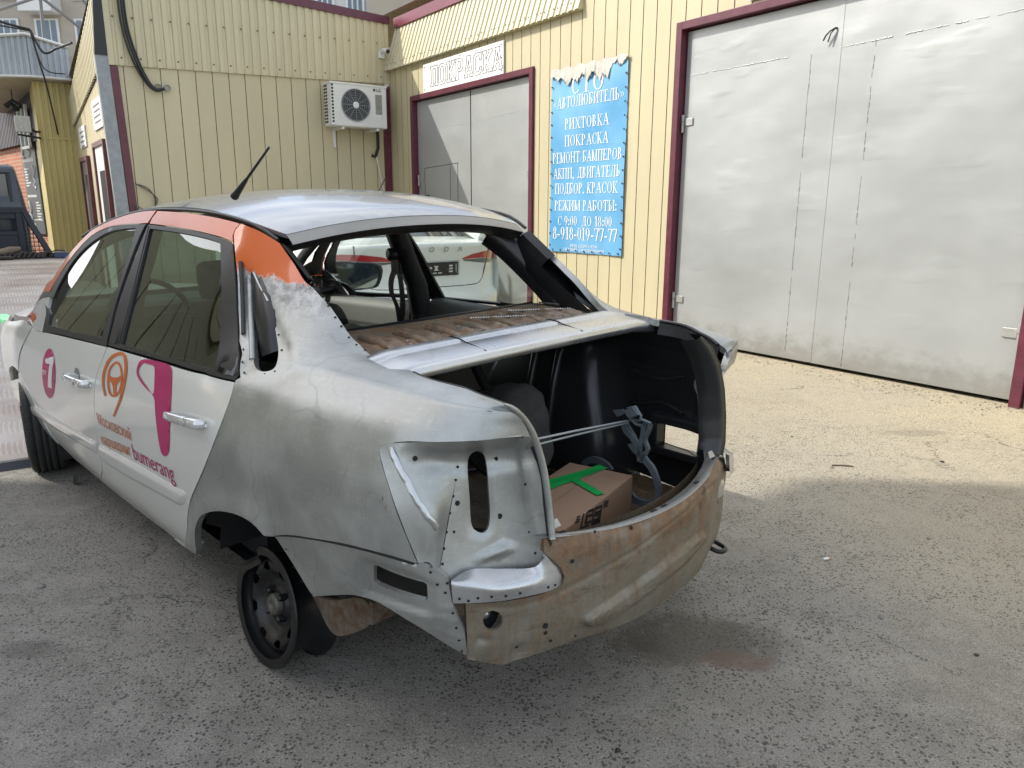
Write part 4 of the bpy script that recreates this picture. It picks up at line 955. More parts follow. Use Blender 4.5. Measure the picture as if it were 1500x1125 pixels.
def patch_px(rows):
    """control grid given as photo pixels with a depth plane (x value) or ready points"""
    P = []
    for r in rows:
        q = []
        for c in r:
            if len(c) == 3 and abs(c[0]) > 3: q.append(at(c[0], c[1], 0, c[2]))
            elif len(c) == 4: q.append(at(c[0], c[1], c[3], c[2]))
            elif len(c) == 2: q.append(SIDE.ev(SIDE.px([c]))[0])
            else: q.append(np.array(c, float))
        P.append(q)
    return np.array(P)
def mkpatch(rows, out_hint):
    P = patch_px(rows)
    def cum(Q): 
        d = np.linalg.norm(np.diff(Q, axis=0), axis=1); return np.concatenate([[0], np.cumsum(np.maximum(d, .004))])
    tk = cum(P[:, P.shape[1]//2]); uk = cum(P[P.shape[0]//2]); s = Surf(P, tk, uk)
    n = s.nrm(np.array([[tk[-1]/2, uk[-1]/2]]))[0]
    if n@np.array(out_hint) < 0: s.out = -1
    return s

# ------------------------------------------------------------------ car materials
def metal_mat(name, base, rough, metal, orange=False, dirt=.5, scr=.5, rust=0.):
    m = bpy.data.materials.new(name); m.use_nodes = True; nt = m.node_tree; b = nt.nodes['Principled BSDF']; L = nt.links.new
    tc = N(nt, 'ShaderNodeTexCoord'); P = tc.outputs['Object']
    def noise(sc, det=5, ro=.6, map_=None):
        n = N(nt, 'ShaderNodeTexNoise'); n.inputs['Scale'].default_value = sc; n.inputs['Detail'].default_value = det; n.inputs['Roughness'].default_value = ro
        if map_:
            mp = N(nt, 'ShaderNodeMapping'); mp.inputs['Scale'].default_value = map_[0]; mp.inputs['Rotation'].default_value = map_[1]; L(P, mp.inputs[0]); L(mp.outputs[0], n.inputs[0])
        else: L(P, n.inputs[0])
        return n.outputs['Fac']
    def ramp(x, a, c, v0=0., v1=1.):
        r = N(nt, 'ShaderNodeMapRange', interpolation_type='SMOOTHSTEP'); r.inputs['From Min'].default_value = a; r.inputs['From Max'].default_value = c; r.inputs['To Min'].default_value = v0; r.inputs['To Max'].default_value = v1; L(x, r.inputs['Value']); return r.outputs[0]
    def mix(f, a, c):
        n = N(nt, 'ShaderNodeMix', data_type='RGBA')
        for i, x in ((0, f), (6, a), (7, c)):
            if hasattr(x, 'links'): L(x, n.inputs[i])
            else: n.inputs[i].default_value = x if i == 0 else (*x, 1)
        return n.outputs[2]
    def mth(op, a, c=0.):
        n = N(nt, 'ShaderNodeMath', operation=op)
        for i, x in ((0, a), (1, c)):
            if hasattr(x, 'links'): L(x, n.inputs[i])
            else: n.inputs[i].default_value = x
        return n.outputs[0]
    cloud = noise(4.5, 6, .65); col = mix(ramp(cloud, .35, .66), tuple(x*(1-.28*dirt) for x in base), base)
    smear = ramp(noise(9, 7, .72, ((1, 1, 2.2), (0, .5, 0))), .56, .74); col = mix(mth('MULTIPLY', smear, .34*dirt), col, tuple(x*.48 for x in base))
    ro = ramp(cloud, .3, .7, rough-.07, rough+.08)
    # fine sanding scratches, brushed in two directions
    s1 = noise(40, 3, .6, ((.35, 1, 6), (0, .7, 0))); s2 = noise(46, 3, .6, ((5, 1, .4), (0, -.4, .3)))
    sc_ = mth('ADD', s1, s2); col = mix(mth('MULTIPLY', ramp(sc_, 1.05, 1.3), .22*scr), col, tuple(min(1, x*1.35) for x in base))
    marks = mth('MULTIPLY', ramp(noise(26, 4, .8, ((1, 1, .22), (0, .12, 0))), .68, .76), ramp(noise(2.3, 2), .5, .62)); col = mix(mth('MULTIPLY', marks, .75*dirt), col, (.05, .05, .052))
    curls = N(nt, 'ShaderNodeTexWave'); curls.inputs['Scale'].default_value = 3.2; curls.inputs['Distortion'].default_value = 16; curls.inputs['Detail'].default_value = 2; curls.inputs['Detail Scale'].default_value = 1.2; L(P, curls.inputs[0])
    cl = mth('MULTIPLY', ramp(curls.outputs['Fac'], .965, .995), ramp(noise(2.0, 3), .5, .62)); col = mix(mth('MULTIPLY', cl, .30*scr), col, tuple(x*.45 for x in base))
    met = None; sx = N(nt, 'ShaderNodeSeparateXYZ'); L(P, sx.inputs[0])
    if rust:
        wash = ramp(noise(3.6, 7, .75), .36, .60); col = mix(mth('MULTIPLY', wash, .78), col, (.165, .132, .088)); scrp = ramp(noise(13, 6, .75, ((.25, .35, 2.2), (.12, 0, .1))), .50, .66); col = mix(mth('MULTIPLY', scrp, .65), col, (.075, .055, .038)); grain = ramp(noise(90, 3, .8), .40, .62); col = mix(mth('MULTIPLY', grain, .35), col, (.30, .25, .18))
        rn = noise(3.2, 8, .72); rm = ramp(mth('ADD', mth('ADD', mth('MULTIPLY', rn, .45), mth('MULTIPLY', noise(22, 6, .75), .55)), mth('MULTIPLY', mth('SUBTRACT', sx.outputs[2], .57), rust)), .45, .60)
        st = noise(8, 5, .7, ((1, 2.2, .25), (0, 0, 0))); rm2 = mth('MULTIPLY', ramp(st, .44, .66), .8); fine = noise(42, 4, .7)
        rc = mix(ramp(fine, .35, .65), (.105, .045, .016), (.22, .10, .034)); dk = mix(ramp(noise(12, 4), .4, .6), (.05, .028, .02), (.115, .055, .03))
        yc = mix(ramp(noise(7, 5), .42, .64), (.14, .085, .04), (.20, .155, .10))
        col = mix(mth('MULTIPLY', rm2, .85), col, yc); col = mix(mth('MULTIPLY', rm, .66), col, rc)
        spots = ramp(noise(5, 7, .75), .60, .68); col = mix(mth('MULTIPLY', spots, .8), col, dk)
        met = mth('MULTIPLY', mth('SUBTRACT', 1., mth('MAXIMUM', rm, mth('MULTIPLY', rm2, .7))), metal); ro = mth('MAXIMUM', ro, mth('MULTIPLY', mth('MAXIMUM', rm, rm2), .78))
    if orange:
        edge = mth('ADD', sx.outputs[2], mth('MULTIPLY', mth('SUBTRACT', noise(11, 4, .7), .5), .055)); edge = mth('ADD', edge, mth('MULTIPLY', mth('SUBTRACT', noise(60, 3, .8, ((1, 1, .25), (0, 0, 0))), .5), .05))
        edge = mth('SUBTRACT', edge, mth('MULTIPLY', sx.outputs[0], .12))
        om = ramp(edge, 1.248, 1.258); weld = mth('MULTIPLY', ramp(mth('ADD', edge, mth('MULTIPLY', mth('SUBTRACT', noise(6, 3), .5), .10)), 1.165, 1.235), mth('SUBTRACT', 1., om))
        wr = ramp(noise(34, 5, .75), .38, .62); col = mix(mth('MULTIPLY', weld, .62), col, mix(wr, (.15, .15, .155), (.50, .50, .50)))
        col = mix(om, col, (.60, .105, .018)); met = mth('MULTIPLY', mth('SUBTRACT', 1., om), metal)
        ro = mth('ADD', mth('MULTIPLY', mth('SUBTRACT', 1., om), ro), mth('MULTIPLY', om, .22)); L(om, b.inputs['Coat Weight']); b.inputs['Coat Roughness'].default_value = .06
        h2 = mth('ADD', mth('MULTIPLY', weld, mth('MULTIPLY', noise(38, 3, .6), .22)), mth('MULTIPLY', sc_, .03))
    else: h2 = mth('ADD', mth('MULTIPLY', sc_, .03), mth('MULTIPLY', noise(3.5, 2), .5 if not rust else 1.0))
    bp = N(nt, 'ShaderNodeBump'); bp.inputs['Strength'].default_value = .45; bp.inputs['Distance'].default_value = .006; L(h2, bp.inputs['Height']); L(bp.outputs[0], b.inputs['Normal'])
    L(col, b.inputs['Base Color']); L(ro, b.inputs['Roughness'])
    if met is not None: L(met, b.inputs['Metallic'])
    else: b.inputs['Metallic'].default_value = metal
    return m
bare = metal_mat('bare_zinc', (.45, .462, .445), .42, .70, dirt=.9, scr=1.)
bareq = metal_mat('bare_zinc_orange_pillar', (.45, .462, .445), .45, .70, orange=True, dirt=.9, scr=1.)
bright = metal_mat('bright_sheet', (.56, .57, .58), .30, .85, dirt=.4)
rustp = metal_mat('rusty_panel', (.225, .21, .175), .52, .4, rust=.8)
shelfm = metal_mat('brown_shelf', (.22, .20, .17), .42, .5, rust=.02)
silver = mat('silver_white_paint', (.72, .725, .69), .34, .25, noise=.07, nscale=3, coat=.6, rvar=.05)
silver2 = mat('silver_trim_paint', (.70, .70, .67), .30, .25, noise=.05, nscale=4, coat=.8)
orange = mat('orange_paint', (.56, .11, .030), .30, .1, noise=.10, nscale=5, coat=.5)
roofm = mat('roof_silver', (.42, .43, .425), .27, .45, noise=.06, nscale=3, coat=.7)
rubber = mat('black_rubber', (.02, .02, .021), .38, noise=.2, nscale=12)
trimblk = mat('satin_black_film', (.014, .015, .017), .42, noise=.1, nscale=6)
inkb = mat('black_paint_inner', (.020, .022, .024), .42, noise=.4, nscale=5, spec=.4)
inkb2 = mat('black_paint_gloss', (.022, .023, .025), .28, noise=.3, nscale=4, spec=.5)
plas = mat('grey_trim_plastic', (.09, .088, .08), .55, noise=.2, nscale=6)
plas_d = mat('dark_trim_plastic', (.03, .03, .03), .55, noise=.2, nscale=6)
beige = mat('beige_pad', (.42, .40, .33), .6, noise=.2, nscale=8)
magenta = mat('magenta_film', (.44, .012, .12), .45, coat=.1, noise=.22, nscale=14)
oranget = mat('orange_film', (.56, .13, .025), .45, coat=.1, noise=.2, nscale=14)
whitef = mat('white_film', (.72, .68, .68), .35)
chrome = mat('satin_silver', (.62, .63, .63), .18, .5, coat=.8)
gl_side = glass_mat('door_glass', (.17, .26, .22), 0., 1.6)
gl_far = glass_mat('far_door_glass', (.90, .97, .93), 0., .3)
steelblk = mat('black_wheel_paint', (.012, .0125, .014), .40, .1, noise=.5, nscale=14, bump=.15, bscale=40)
tyrem = mat('tyre_rubber', (.022, .022, .022), .75, noise=.3, nscale=18)

# ------------------------------------------------------------------ assemble
CAR = empty('damaged_car', mat=CARM); tag(CAR, 'silver sedan being repaired, bare metal rear, no boot lid, orange roof pillars', 'car')
def part(mb, name, mats, parent=None, label=None):
    if parent is not None and name in ('weld_hole', 'bolt_hole', 'weld_spatter', 'slot_hole', 'weld_bead', 'joint_gap'): return absorb(parent, mb, mats[0])
    o = mb.build(name, mats); o.parent = parent or CAR
    if label: o['label'] = label
    return o
px = SIDE.px
# ---------- quarter panels
qhole = px(smooth([(364,406),(366,397),(372,410),(381,428),(390,440),(397,461),(401,481),(405,508),(404,524),(400,535),(392,541),(379,542),(370,535),(367,514),(366,473),(365,440)], 3, True))
qrecess = px([(346,366),(356,372),(371,395),(391,432),(412,473),(427,508),(431,530),(428,544),(412,552),(371,556),(352,555),(350,460)])
QOUT_PX = (smooth([(353,327),(366,332),(380,338),(396,347),(410,356)], 4)+smooth([(416,365),(432,388),(446,411),(458,421),(470,434),(484,449),(499,471),(514,492),(527,504),(537,507),(543,517),(543,527)], 3)
  +[(556,534),(571,540),(598,541)]+smooth([(604,543),(612,549),(633,557),(670,566),(707,576),(730,584),(747,593),(760,604),(770,616),(778,629),(784,642)], 3)
  +smooth([(772,641),(745,641),(700,646),(640,648),(600,647),(572,650),(557,656),(558,672),(566,700),(578,740),(595,785),(612,826)], 3)
  +smooth([(600,823),(560,811),(500,796),(440,786),(415,784),(400,786)], 3)+smooth([(392,783),(376,766),(352,752),(326,747),(304,751),(293,765),(291,792),(300,838)], 4)+[(285,812)]
  +smooth([(276,802),(275,765),(278,740),(284,722),(296,695),(312,655),(328,612),(338,585),(345,557)], 3)+smooth([(352,553),(350,470),(346,390),(343,357)], 3)+smooth([(342,345),(345,336),(353,328)], 2))
qout = px(QOUT_PX)
flare = px(smooth([(262,800),(272,762),(288,728),(318,716),(352,722),(385,750),(402,784),(398,800),(360,800),(300,840)], 3))
def qdisp(V, X):
    d = np.zeros(len(V)); s_ = np.where(inpoly(V, qrecess), pdist(V, qrecess), 0); d -= .009*sstep(s_/.018)
    f_ = np.where(inpoly(V, flare), pdist(V, flare), 0); d += .012*sstep(f_/.045)
    # gentle panel-beating unevenness and stamped lines
    d += .0012*np.sin(X[:, 0]*23+X[:, 2]*11)*np.sin(X[:, 2]*31-X[:, 0]*7)
    return d
for mir in (False, True):
    mb = panel(SIDE, qout, [qhole], step=.022, flange=.022, disp=qdisp, mirror=mir, ins=.0012, inner=1)
    q = part(mb, 'quarter_panel', [bare if mir else bareq, inkb], None, ('bare metal quarter panel on the garage side' if mir else 'bare metal quarter panel with orange painted pillar top'))
    if not mir: QP = q
# spot-weld holes along the rear window flange and around the quarter window, as small drilled discs
def dots(pix, surf=SIDE, r=.0036, lift=.0012, mirror=False):
    mb = MB(); Q = surf.px(pix); P = surf.ev(Q); Nn_ = surf.nrm(Q)
    if surf is SIDE: P = P+Nn_*qdisp(Q, P)[:, None]
    for p, n in zip(P, Nn_):
        a = np.cross(n, [0, 0, 1.]); a /= np.linalg.norm(a); b_ = np.cross(n, a)
        v = [p+n*lift+r*random.uniform(.85, 1.15)*(math.cos(k*math.pi/4)*a+math.sin(k*math.pi/4)*b_) for k in range(8)]; mb.add(v, [tuple(range(8))])
    return mb
voidm = mat('hole_black', (.012, .012, .012), .9)
part(dots([(464,421),(472,432),(480,444),(481,448),(491,465),(500,478),(511,494),(522,505),(535,513),(395,455),(400,470),(406,488),(410,510),(400,543),(385,547),(371,548),(356,545),(391,447),(355,530),(357,512)]), 'weld_hole', [voidm], QP)
# molten weld spatter on the pillar joint
mb = MB(); random.seed(3)
for _ in range(34):
    u = random.uniform(428, 466); v = 421+(u-432)*-.15+random.gauss(0, 4.5)+max(0, u-452)*.5
    p = SIDE.ev(SIDE.px([(u, v)]))[0]; n = SIDE.nrm(SIDE.px([(u, v)]))[0]; r = random.uniform(.001, .0028)
    mb.lathe([(-r*.5, r), (r*.4, r*.8), (r*.8, .0001)], 6, 0, lambda q, p=p, r=r, n=n: p+np.array([q[1], 0, q[2]])+n*q[0])
part(mb, 'weld_spatter', [metal_mat('burnt_metal', (.20, .19, .20), .5, .7)], QP)
# stripped window rubber and inner post in the quarter window
mb = MB(); P = SIDE.ev(px(smooth([(353,384),(354,400),(356,440),(357,490)], 4))); n = SIDE.nrm(px([(356,440)]))[0]
mb.tube([p+n*.002 for p in P], .006, 6); part(mb, 'seal', [rubber], QP)
mb = MB(); P = SIDE.ev(px(smooth([(372,400),(380,418),(388,432),(393,442)], 4))); mb.tube([p+n*.001 for p in P], .004, 6, 0); part(mb, 'seal', [bright], QP)
mb = MB(); P = SIDE.ev(px([(361,402),(362,440),(364,490),(365,525)])); mb.tube([p-n*.014 for p in P], .010, 8); part(mb, 'window_post', [bareq], QP)

# ---------- tail-lamp recess panels
RA_rows = [[(553,650), (600,647.5), (676,646)], [(557,668), (588,668), (673,666,-.692)], [(566,700), (597,702), (668,700,-.695)], [(583,752), (624,755), (657,757,-.705)], [(611,824), (627,826), (641,850,-.715)]]
PA = patch_px(RA_rows)
nq = SIDE.nrm(px([(597,702)]))[0]
PA[:, 1] += -nq*np.array([.0, .011, .015, .015, .010])[:, None]
RA = Surf(PA, [0, .03, .085, .17, .30], [0, .05, .14])
if RA.nrm(np.array([[.1, .07]]))[0]@nq < 0: RA.out = -1
raout = RA.px(smooth([(554,650.5),(600,648),(676,646.5)], 4)+smooth([(668,700),(657,757),(641,848)], 4)+[(630,836),(613,826)]+smooth([(596,785),(579,740),(566,700),(556,668)], 3))
PB = patch_px([[(676,646),(700,644.5),(742,640.5),(762,639.5),(783,640.5)],
               [(673,666,-.692),(700,665,-.708),(743,660,-.743),(766,658,-.777),(787,658,-.797)],
               [(668,700,-.695),(700,700,-.715),(746,696,-.750),(773,692,-.786),(793,683,-.803)],
               [(656,770,-.705),(700,766,-.725),(753,760,-.760),(787,755,-.802),(802,750,-.822)],
               [(641,852,-.715),(690,848,-.745),(762,836,-.780),(800,824,-.822),(808,803,-.838)]])
RB = Surf(PB, [0, .03, .085, .185, .30], [0, .045, .11, .155, .18])
if RB.nrm(np.array([[.1, .07]]))[0]@np.array([-1, .6, 0]) < 0: RB.out = -1
slot = RB.px(smooth([(686,690),(688,670),(700,663),(711,670),(715,690),(717,720),(719,750),(717,772),(709,781),(697,777),(691,765),(689,730)], 3, True))
rbout = RB.px([(676,646.5),(700,645),(742,641),(762,640),(782,641)]+smooth([(785,655),(791,683),(797,715),(802,750),(806,780),(808,800)], 3)+[(800,822),(762,835),(690,847),(642,850)]+smooth([(645,830),(656,770),(668,700)], 4))
ridge_r = RB.px(smooth([(764,650),(770,690),(777,740),(790,790)], 4)); dip_l = RB.px(smooth([(728,664),(734,700),(738,750),(742,800)], 4)); lip = RB.px(smooth([(786,655),(792,690),(800,740),(806,795)], 4))
trib = RB.px([(690,824),(715,806),(738,794),(750,798),(763,806),(740,813)])
def rbdisp(V, X):
    d = .010*np.exp(-(pdist(V, ridge_r, False)/.008)**2)-.007*np.exp(-(pdist(V, dip_l, False)/.016)**2)
    d += .012*np.where(inpoly(V, trib), sstep(pdist(V, trib)/.008), 0); h = pdist(V, slot); d -= .004*np.exp(-(h/.006)**2)
    return d
ridge_a = RA.px(smooth([(574,656),(583,680),(597,705),(612,735),(626,757),(638,774)], 4)); bub = RA.px([(606,669)])[0]
def radisp(V, X):
    d = .006*np.exp(-(((V-bub)**2).sum(1)/.014**2))
    return d
for mir in (False, True):
    mb = panel(RA, raout, step=.009, flange=0, disp=radisp, mirror=mir, inner=1)
    rb_o = np.stack([rbout[:, 0], np.minimum(rbout[:, 1], .112)], 1) if mir else rbout
    panel(RB, rb_o, [slot], step=.010, flange=.012, hflange=.008, disp=rbdisp, mirror=mir, mb=mb, inner=1)
    o = part(mb, 'lamp_housing', [bare, inkb], None, 'bare metal tail lamp recess with a long slot')
    bq = RA.px([(570,657),(576,654),(584,672),(600,703),(615,733),(629,754),(643,771),(637,777),(622,760),(608,738),(593,709),(578,680)])
    m2 = panel(RA, bq, step=.006, lift=.0045, flange=.006, mirror=mir, disp=lambda V, X: .0035*sstep(pdist(V, bq)/.004), fs=.006); part(m2, 'pressed_rib', [bright], o)
    if not mir:
        LH = o
        def pdots(surf, pix, r, name, disp=None):
            mb = MB(); Q = surf.px(pix); P = surf.ev(Q); n_ = surf.nrm(Q)
            if disp: P = P+n_*disp(Q, P)[:, None]
            for p, n in zip(P, n_):
                a = np.cross(n, [0, 0, 1.]); a /= np.linalg.norm(a); b_ = np.cross(n, a); rr = r*random.uniform(.8, 1.2)
                mb.add([p+n*.0012+rr*(math.cos(k*math.pi/5)*a+math.sin(k*math.pi/5)*b_) for k in range(10)], [tuple(range(10))])
            return part(mb, name, [voidm], o)
        pdots(RB, [(727,673),(670,737),(733,757)], .0062, 'bolt_hole', rbdisp)
        pdots(RB, [(668,684),(662,703),(659,727),(654,752),(650,780),(646,804),(648,826),(665,779),(775,779),(770,707),(784,810),(772,655),(765,640)], .0034, 'weld_hole', rbdisp)
        pdots(RA, [(607,671)], .006, 'bolt_hole', radisp)
# inner tail corner behind the slot, dark
# ---------- bright ledge under the lamp
LD = patch_px([[(660,850,-.735),(690,834,-.755),(735,833,-.78),(782,831,-.815),(797,817,-.832),(806,806,-.832)],
               [(661,852,-.755),(695,857,-.785),(732,861,-.81),(780,853,-.832),(805,845,-.843),(823,831,-.845)],
               [(662,866,-.757),(697,869,-.787),(735,871,-.812),(782,863,-.835),(806,856,-.846),(823,843,-.848)],
               [(664,884,-.756),(698,883,-.786),(738,880,-.811),(784,871,-.836),(806,865,-.847),(822,857,-.849)]])
LDS = Surf(LD, [0, .035, .06, .09], [0, .05, .10, .15, .18, .21])
if LDS.nrm(np.array([[.05, .1]]))[0]@np.array([-1, .3, .3]) < 0: LDS.out = -1
ldo = dens([(0, 0), (.09, 0), (.09, .21), (0, .21)], .02)
TRI = patch_px([[(692,821,-.742),(715,806,-.752),(738,794,-.757),(748,797,-.768),(762,804,-.775)], [(693,823,-.760),(712,820,-.772),(738,813,-.778),(748,810,-.782),(762,806,-.779)]])
for mir in (False, True):
    mb = panel(LDS, ldo, step=.012, flange=.012, mirror=mir)
    v = [p*np.array([1, -1, 1]) if mir else p for p in TRI.reshape(-1, 3)]
    lo_ = part(mb, 'lamp_ledge', [bright], None, 'shiny pressed ledge under the tail lamp recess')
    if not mir:
        Q = LDS.px([(700,876),(720,874),(741,873),(762,869),(803,860),(813,857),(673,877),(686,880)]); P = LDS.ev(Q); n_ = LDS.nrm(Q); m3 = MB()
        for p, n in zip(P, n_):
            a = np.cross(n, [0, 0, 1.]); a /= np.linalg.norm(a); b_ = np.cross(n, a); m3.add([p+n*.0015+.0036*(math.cos(k*math.pi/4)*a+math.sin(k*math.pi/4)*b_) for k in range(8)], [tuple(range(8))])
        part(m3, 'weld_hole', [voidm], lo_)

# ---------- lower corner panel behind the wheel
dout = px(smooth([(400,788),(415,786),(440,788),(500,798),(560,813),(611,829)], 3)+[(640,838),(656,848),(662,884)]+[(680,930),(686,964)]+smooth([(655,948),(620,926),(590,908),(566,893),(545,882),(516,874),(486,874),(456,876)], 3)+smooth([(441,852),(428,830),(412,805),(401,789)], 3))
vent = px([(541,833),(548,834),(618,859),(623,863),(624,884),(618,886),(547,862),(541,857)])
ventb = px(smooth([(520,820),(560,828),(625,850),(640,868),(634,905),(600,900),(540,878),(524,868)], 3, True))
seam_l = px(smooth([(513,802),(516,840),(525,872)], 3)); rib1 = px([(634,890),(668,893)]); rib2 = px([(634,905),(672,913)]); rib3 = px([(640,925),(678,938)]); crs = px([(470,812),(490,845),(504,868)])
def ddisp(V, X):
    d = -.010*np.where(inpoly(V, ventb), sstep(pdist(V, ventb)/.014), 0)+.0
    for r_, a, w_ in ((rib1, .004, .004), (rib2, .004, .004), (rib3, .004, .004), (seam_l, -.0025, .003), (crs, .0012, .004)): d += a*np.exp(-(pdist(V, r_, False)/w_)**2)
    return d-.006
for mir in (False, True):
    vq_ = vent if not mir else SIDE.xz([(p[0], p[2]) for p in [at(u, v, 1, -.665) for u, v in ((968,619),(1036,636),(1034,668),(968,652))]])
    mb = panel(SIDE, dout, [vq_], step=.013, flange=.015, hflange=.012, disp=ddisp, mirror=mir, inner=1)
    o = part(mb, 'corner_panel', [bare, inkb], None, 'bare metal lower corner panel with a rectangular vent hole')
    if not mir:
        CPN = o; m3 = MB(); Q = px([(417,806),(428,832),(440,853),(455,872),(630,840),(640,858),(652,870),(655,856),(663,900),(668,922),(672,940),(676,956)]); P = SIDE.ev(Q); n_ = SIDE.nrm(Q)
        for p, n in zip(P, n_):
            a = np.cross(n, [0, 0, 1.]); a /= np.linalg.norm(a); b_ = np.cross(n, a); m3.add([p-n*.0035+.0036*(math.cos(k*math.pi/4)*a+math.sin(k*math.pi/4)*b_) for k in range(8)], [tuple(range(8))])
        part(m3, 'weld_hole', [voidm], CPN)
        m3 = MB(); Q = px(smooth([(402,786),(430,787),(480,795),(540,809),(606,828)], 5)); P = SIDE.ev(Q); n_ = SIDE.nrm(Q); m3.tube([p-n*.003+np.array([0, 0, .003]) for p, n in zip(P, n_)], .004, 6); part(m3, 'joint_gap', [voidm], CPN)
# rusty liner bracket below it
mb = MB(); P = [at(u, v, 1, .66) for u, v in smooth([(457,872),(490,880),(520,875),(540,885),(541,914),(525,925),(505,931),(490,930),(478,915),(468,893)], 2)]
mb.prism(P, np.array([0, -.012, 0])); Q = [at(u, v, 1, .66) for u, v in ((541,880),(541,914),(545,916),(546,885))]; mb.prism(Q, np.array([0, -.25, 0]))
part(mb, 'liner_bracket', [mat('rusty_liner', (.15, .125, .10), .85, noise=.5, nscale=34, col2=(.08, .038, .016), bump=.3, bscale=60)], None, 'rust stained liner flap behind the wheel')

# ---------- rear panel
RY = [.61, .56, .42, .22, 0, -.22, -.42, -.56, -.61]
def rx(y): a = abs(y); return -.925+.085*(a/.42)**2 if a <= .42 else -.84+.09*((a-.42)/.19)**1.25
RZ = [.375, .43, .50, .58, .66, .695]
RPX = []
for z in RZ:
    row = []
    for y in RY:
        x = rx(y)
        if z < .40: x += .012
        if z > .68: x += .012
        yy = y*(1 if z < .6 else 1-.03*(z-.6)/.1)
        z_ = z-.034*max(0, 1-(y/.45)**2)*max(0, (z-.58)/.115)
        row.append((x, yy, z_-(.012 if abs(y) > .55 and z < .4 else 0)))
    RPX.append(row)
RP = Surf(RPX, RZ, [-y for y in RY])
if RP.nrm(np.array([[.5, 0.]]))[0][0] > 0: RP.out = -1
rp_hole = RP.px(circ((722,909), 14.5, 16))
rpo = RP.px([(668,886),(697,885),(740,881),(786,872),(823,858)])
rpo = np.concatenate([rpo, RP.px([(828,846),(822,832)]), np.array([(.66, -.435)]), np.array([(.695, -y) for y in np.linspace(.43, -.40, 24)]), np.array([(.66, .44), (.63, .52), (.585, .575), (.58, .60), (.50, .605), (.45, .60), (.40, .57), (.378, .50)]), np.array([(.376, -y) for y in np.linspace(-.42, .44, 24)]), RP.px([(760,974),(737,975),(684,966),(676,940),(670,905)])])
rib_a = RP.px([(853,905),(875,890),(920,862),(980,815),(1022,782),(1030,780),(1034,788),(1020,806),(980,842),(920,890),(880,915),(858,918)])
crease = RP.px(smooth([(700,888),(760,888),(840,858),(930,805),(1000,752),(1050,705)], 4)); tri = RP.px([(688,945),(700,928),(738,940)])
dent1 = RP.px([(760,955)])[0]; bmp = RP.px([(838,934)])[0]
def rpdisp(V, X):
    d = .013*np.where(inpoly(V, rib_a), sstep(pdist(V, rib_a)/.0065), 0)-.005*np.exp(-(pdist(V, crease, False)/.005)**2)
    d -= .010*np.where(inpoly(V, tri), sstep(pdist(V, tri)/.012), 0); d -= .012*np.exp(-(((V-dent1)**2).sum(1)/.02**2)); d += .007*np.exp(-(((V-bmp)**2).sum(1)/.011**2))
    d += .003*np.sin(V[:, 1]*19+1)*np.sin(V[:, 0]*30)
    return d
mb = panel(RP, rpo, [rp_hole, ], step=.009, flange=.02, hflange=.01, disp=rpdisp, inner=1)
RPO = part(mb, 'rear_panel', [rustp, inkb], None, 'rusty unpainted rear panel with a long raised rib')
hc = RP.ev(RP.px([(722,909)]))[0]; mb = MB(); mb.lathe([(0, .05), (.001, .0001)], 16, 0, lambda p: hc+np.array([.035-p[0], p[1]-.01, p[2]])); part(mb, 'hole_dark_disc', [dark]); mb = MB(); mb.lathe([(0, .016), (-.008, .014), (-.014, .0001)], 14, 0, lambda p: hc+np.array([.030+p[0], p[1]+.0, p[2]+.010])); part(mb, 'tube_end', [bright])  # black disc added behind the hole so its inside stays dark
m3 = MB()
for pix, r in (((799,917), .008), ((799,927), .006), ((758,950), .005), ((870,778), .004), ((925,773), .006), ((838,822), .006), ((1052,736), .006), ((806,938), .005), ((842,930), .004)):
    Q = RP.px([pix]); p = RP.ev(Q)[0]; n = RP.nrm(Q)[0]; p = p+n*rpdisp(Q, p[None])[0]; a = np.cross(n, [0, 0, 1.]); a /= np.linalg.norm(a); b_ = np.cross(n, a); m3.add([p+n*.0015+r*(math.cos(k*math.pi/5)*a+math.sin(k*math.pi/5)*b_) for k in range(10)], [tuple(range(10))])
part(m3, 'bolt_hole', [voidm], RPO)
# sill strip on top of the panel
ys = np.linspace(.43, -.43, 28); rows_ = []
for k, (dx, z) in enumerate(((.012, .6955), (.022, .701), (.036, .700), (.040, .693), (.052, .688), (.058, .62))):
    rows_.append([(rx(y)+dx+(.01 if k > 2 else 0)*abs(y/.43)**4, y, z-.034*max(0, 1-(y/.45)**2)-(.006 if k in (2, 3) else 0)) for y in ys])
mb = MB(); mb.grid(rows_); sill = part(mb, 'boot_sill', [metal_mat('sill_metal', (.30, .30, .28), .45, .6)], None)
mb = MB()
for pix in ((700, 0),): pass
for (y, dx) in ((.385, .028), (-.34, .03)):
    mb = MB(); mb.prism([(rx(y)+dx, y, .702), (rx(y)+dx, y-.030, .702), (rx(y)+dx+.012, y-.028, .718), (rx(y)+dx+.012, y-.010, .718)], (.003, 0, 0)); part(mb, 'latch_tab', [steel], sill)
m3 = MB()
for y in (.36, .05, .0, -.2, -.38): zz = .701-.034*max(0, 1-(y/.45)**2); m3.box((rx(y)+.024, y-.010, zz-.0015), (rx(y)+.034, y+.010, zz+.0012))
part(m3, 'weld_hole', [voidm], sill)
# right end gusset
mb = MB(); mb.grid([[(-.80, -.44, .70), (-.775, -.50, .70), (-.72, -.56, .69)], [(-.845, -.45, .685), (-.82, -.525, .665), (-.765, -.575, .64)], [(-.85, -.455, .62), (-.825, -.53, .60), (-.77, -.58, .575)]]); part(mb, 'gusset', [bright])
mb = MB(); mb.tube(smooth([(-.74, -.47, .37), (-.80, -.495, .345), (-.835, -.490, .338), (-.842, -.465, .338), (-.83, -.445, .342), (-.80, -.44, .35), (-.74, -.45, .37)], 3), .008, 8); part(mb, 'tow_loop', [steelblk])

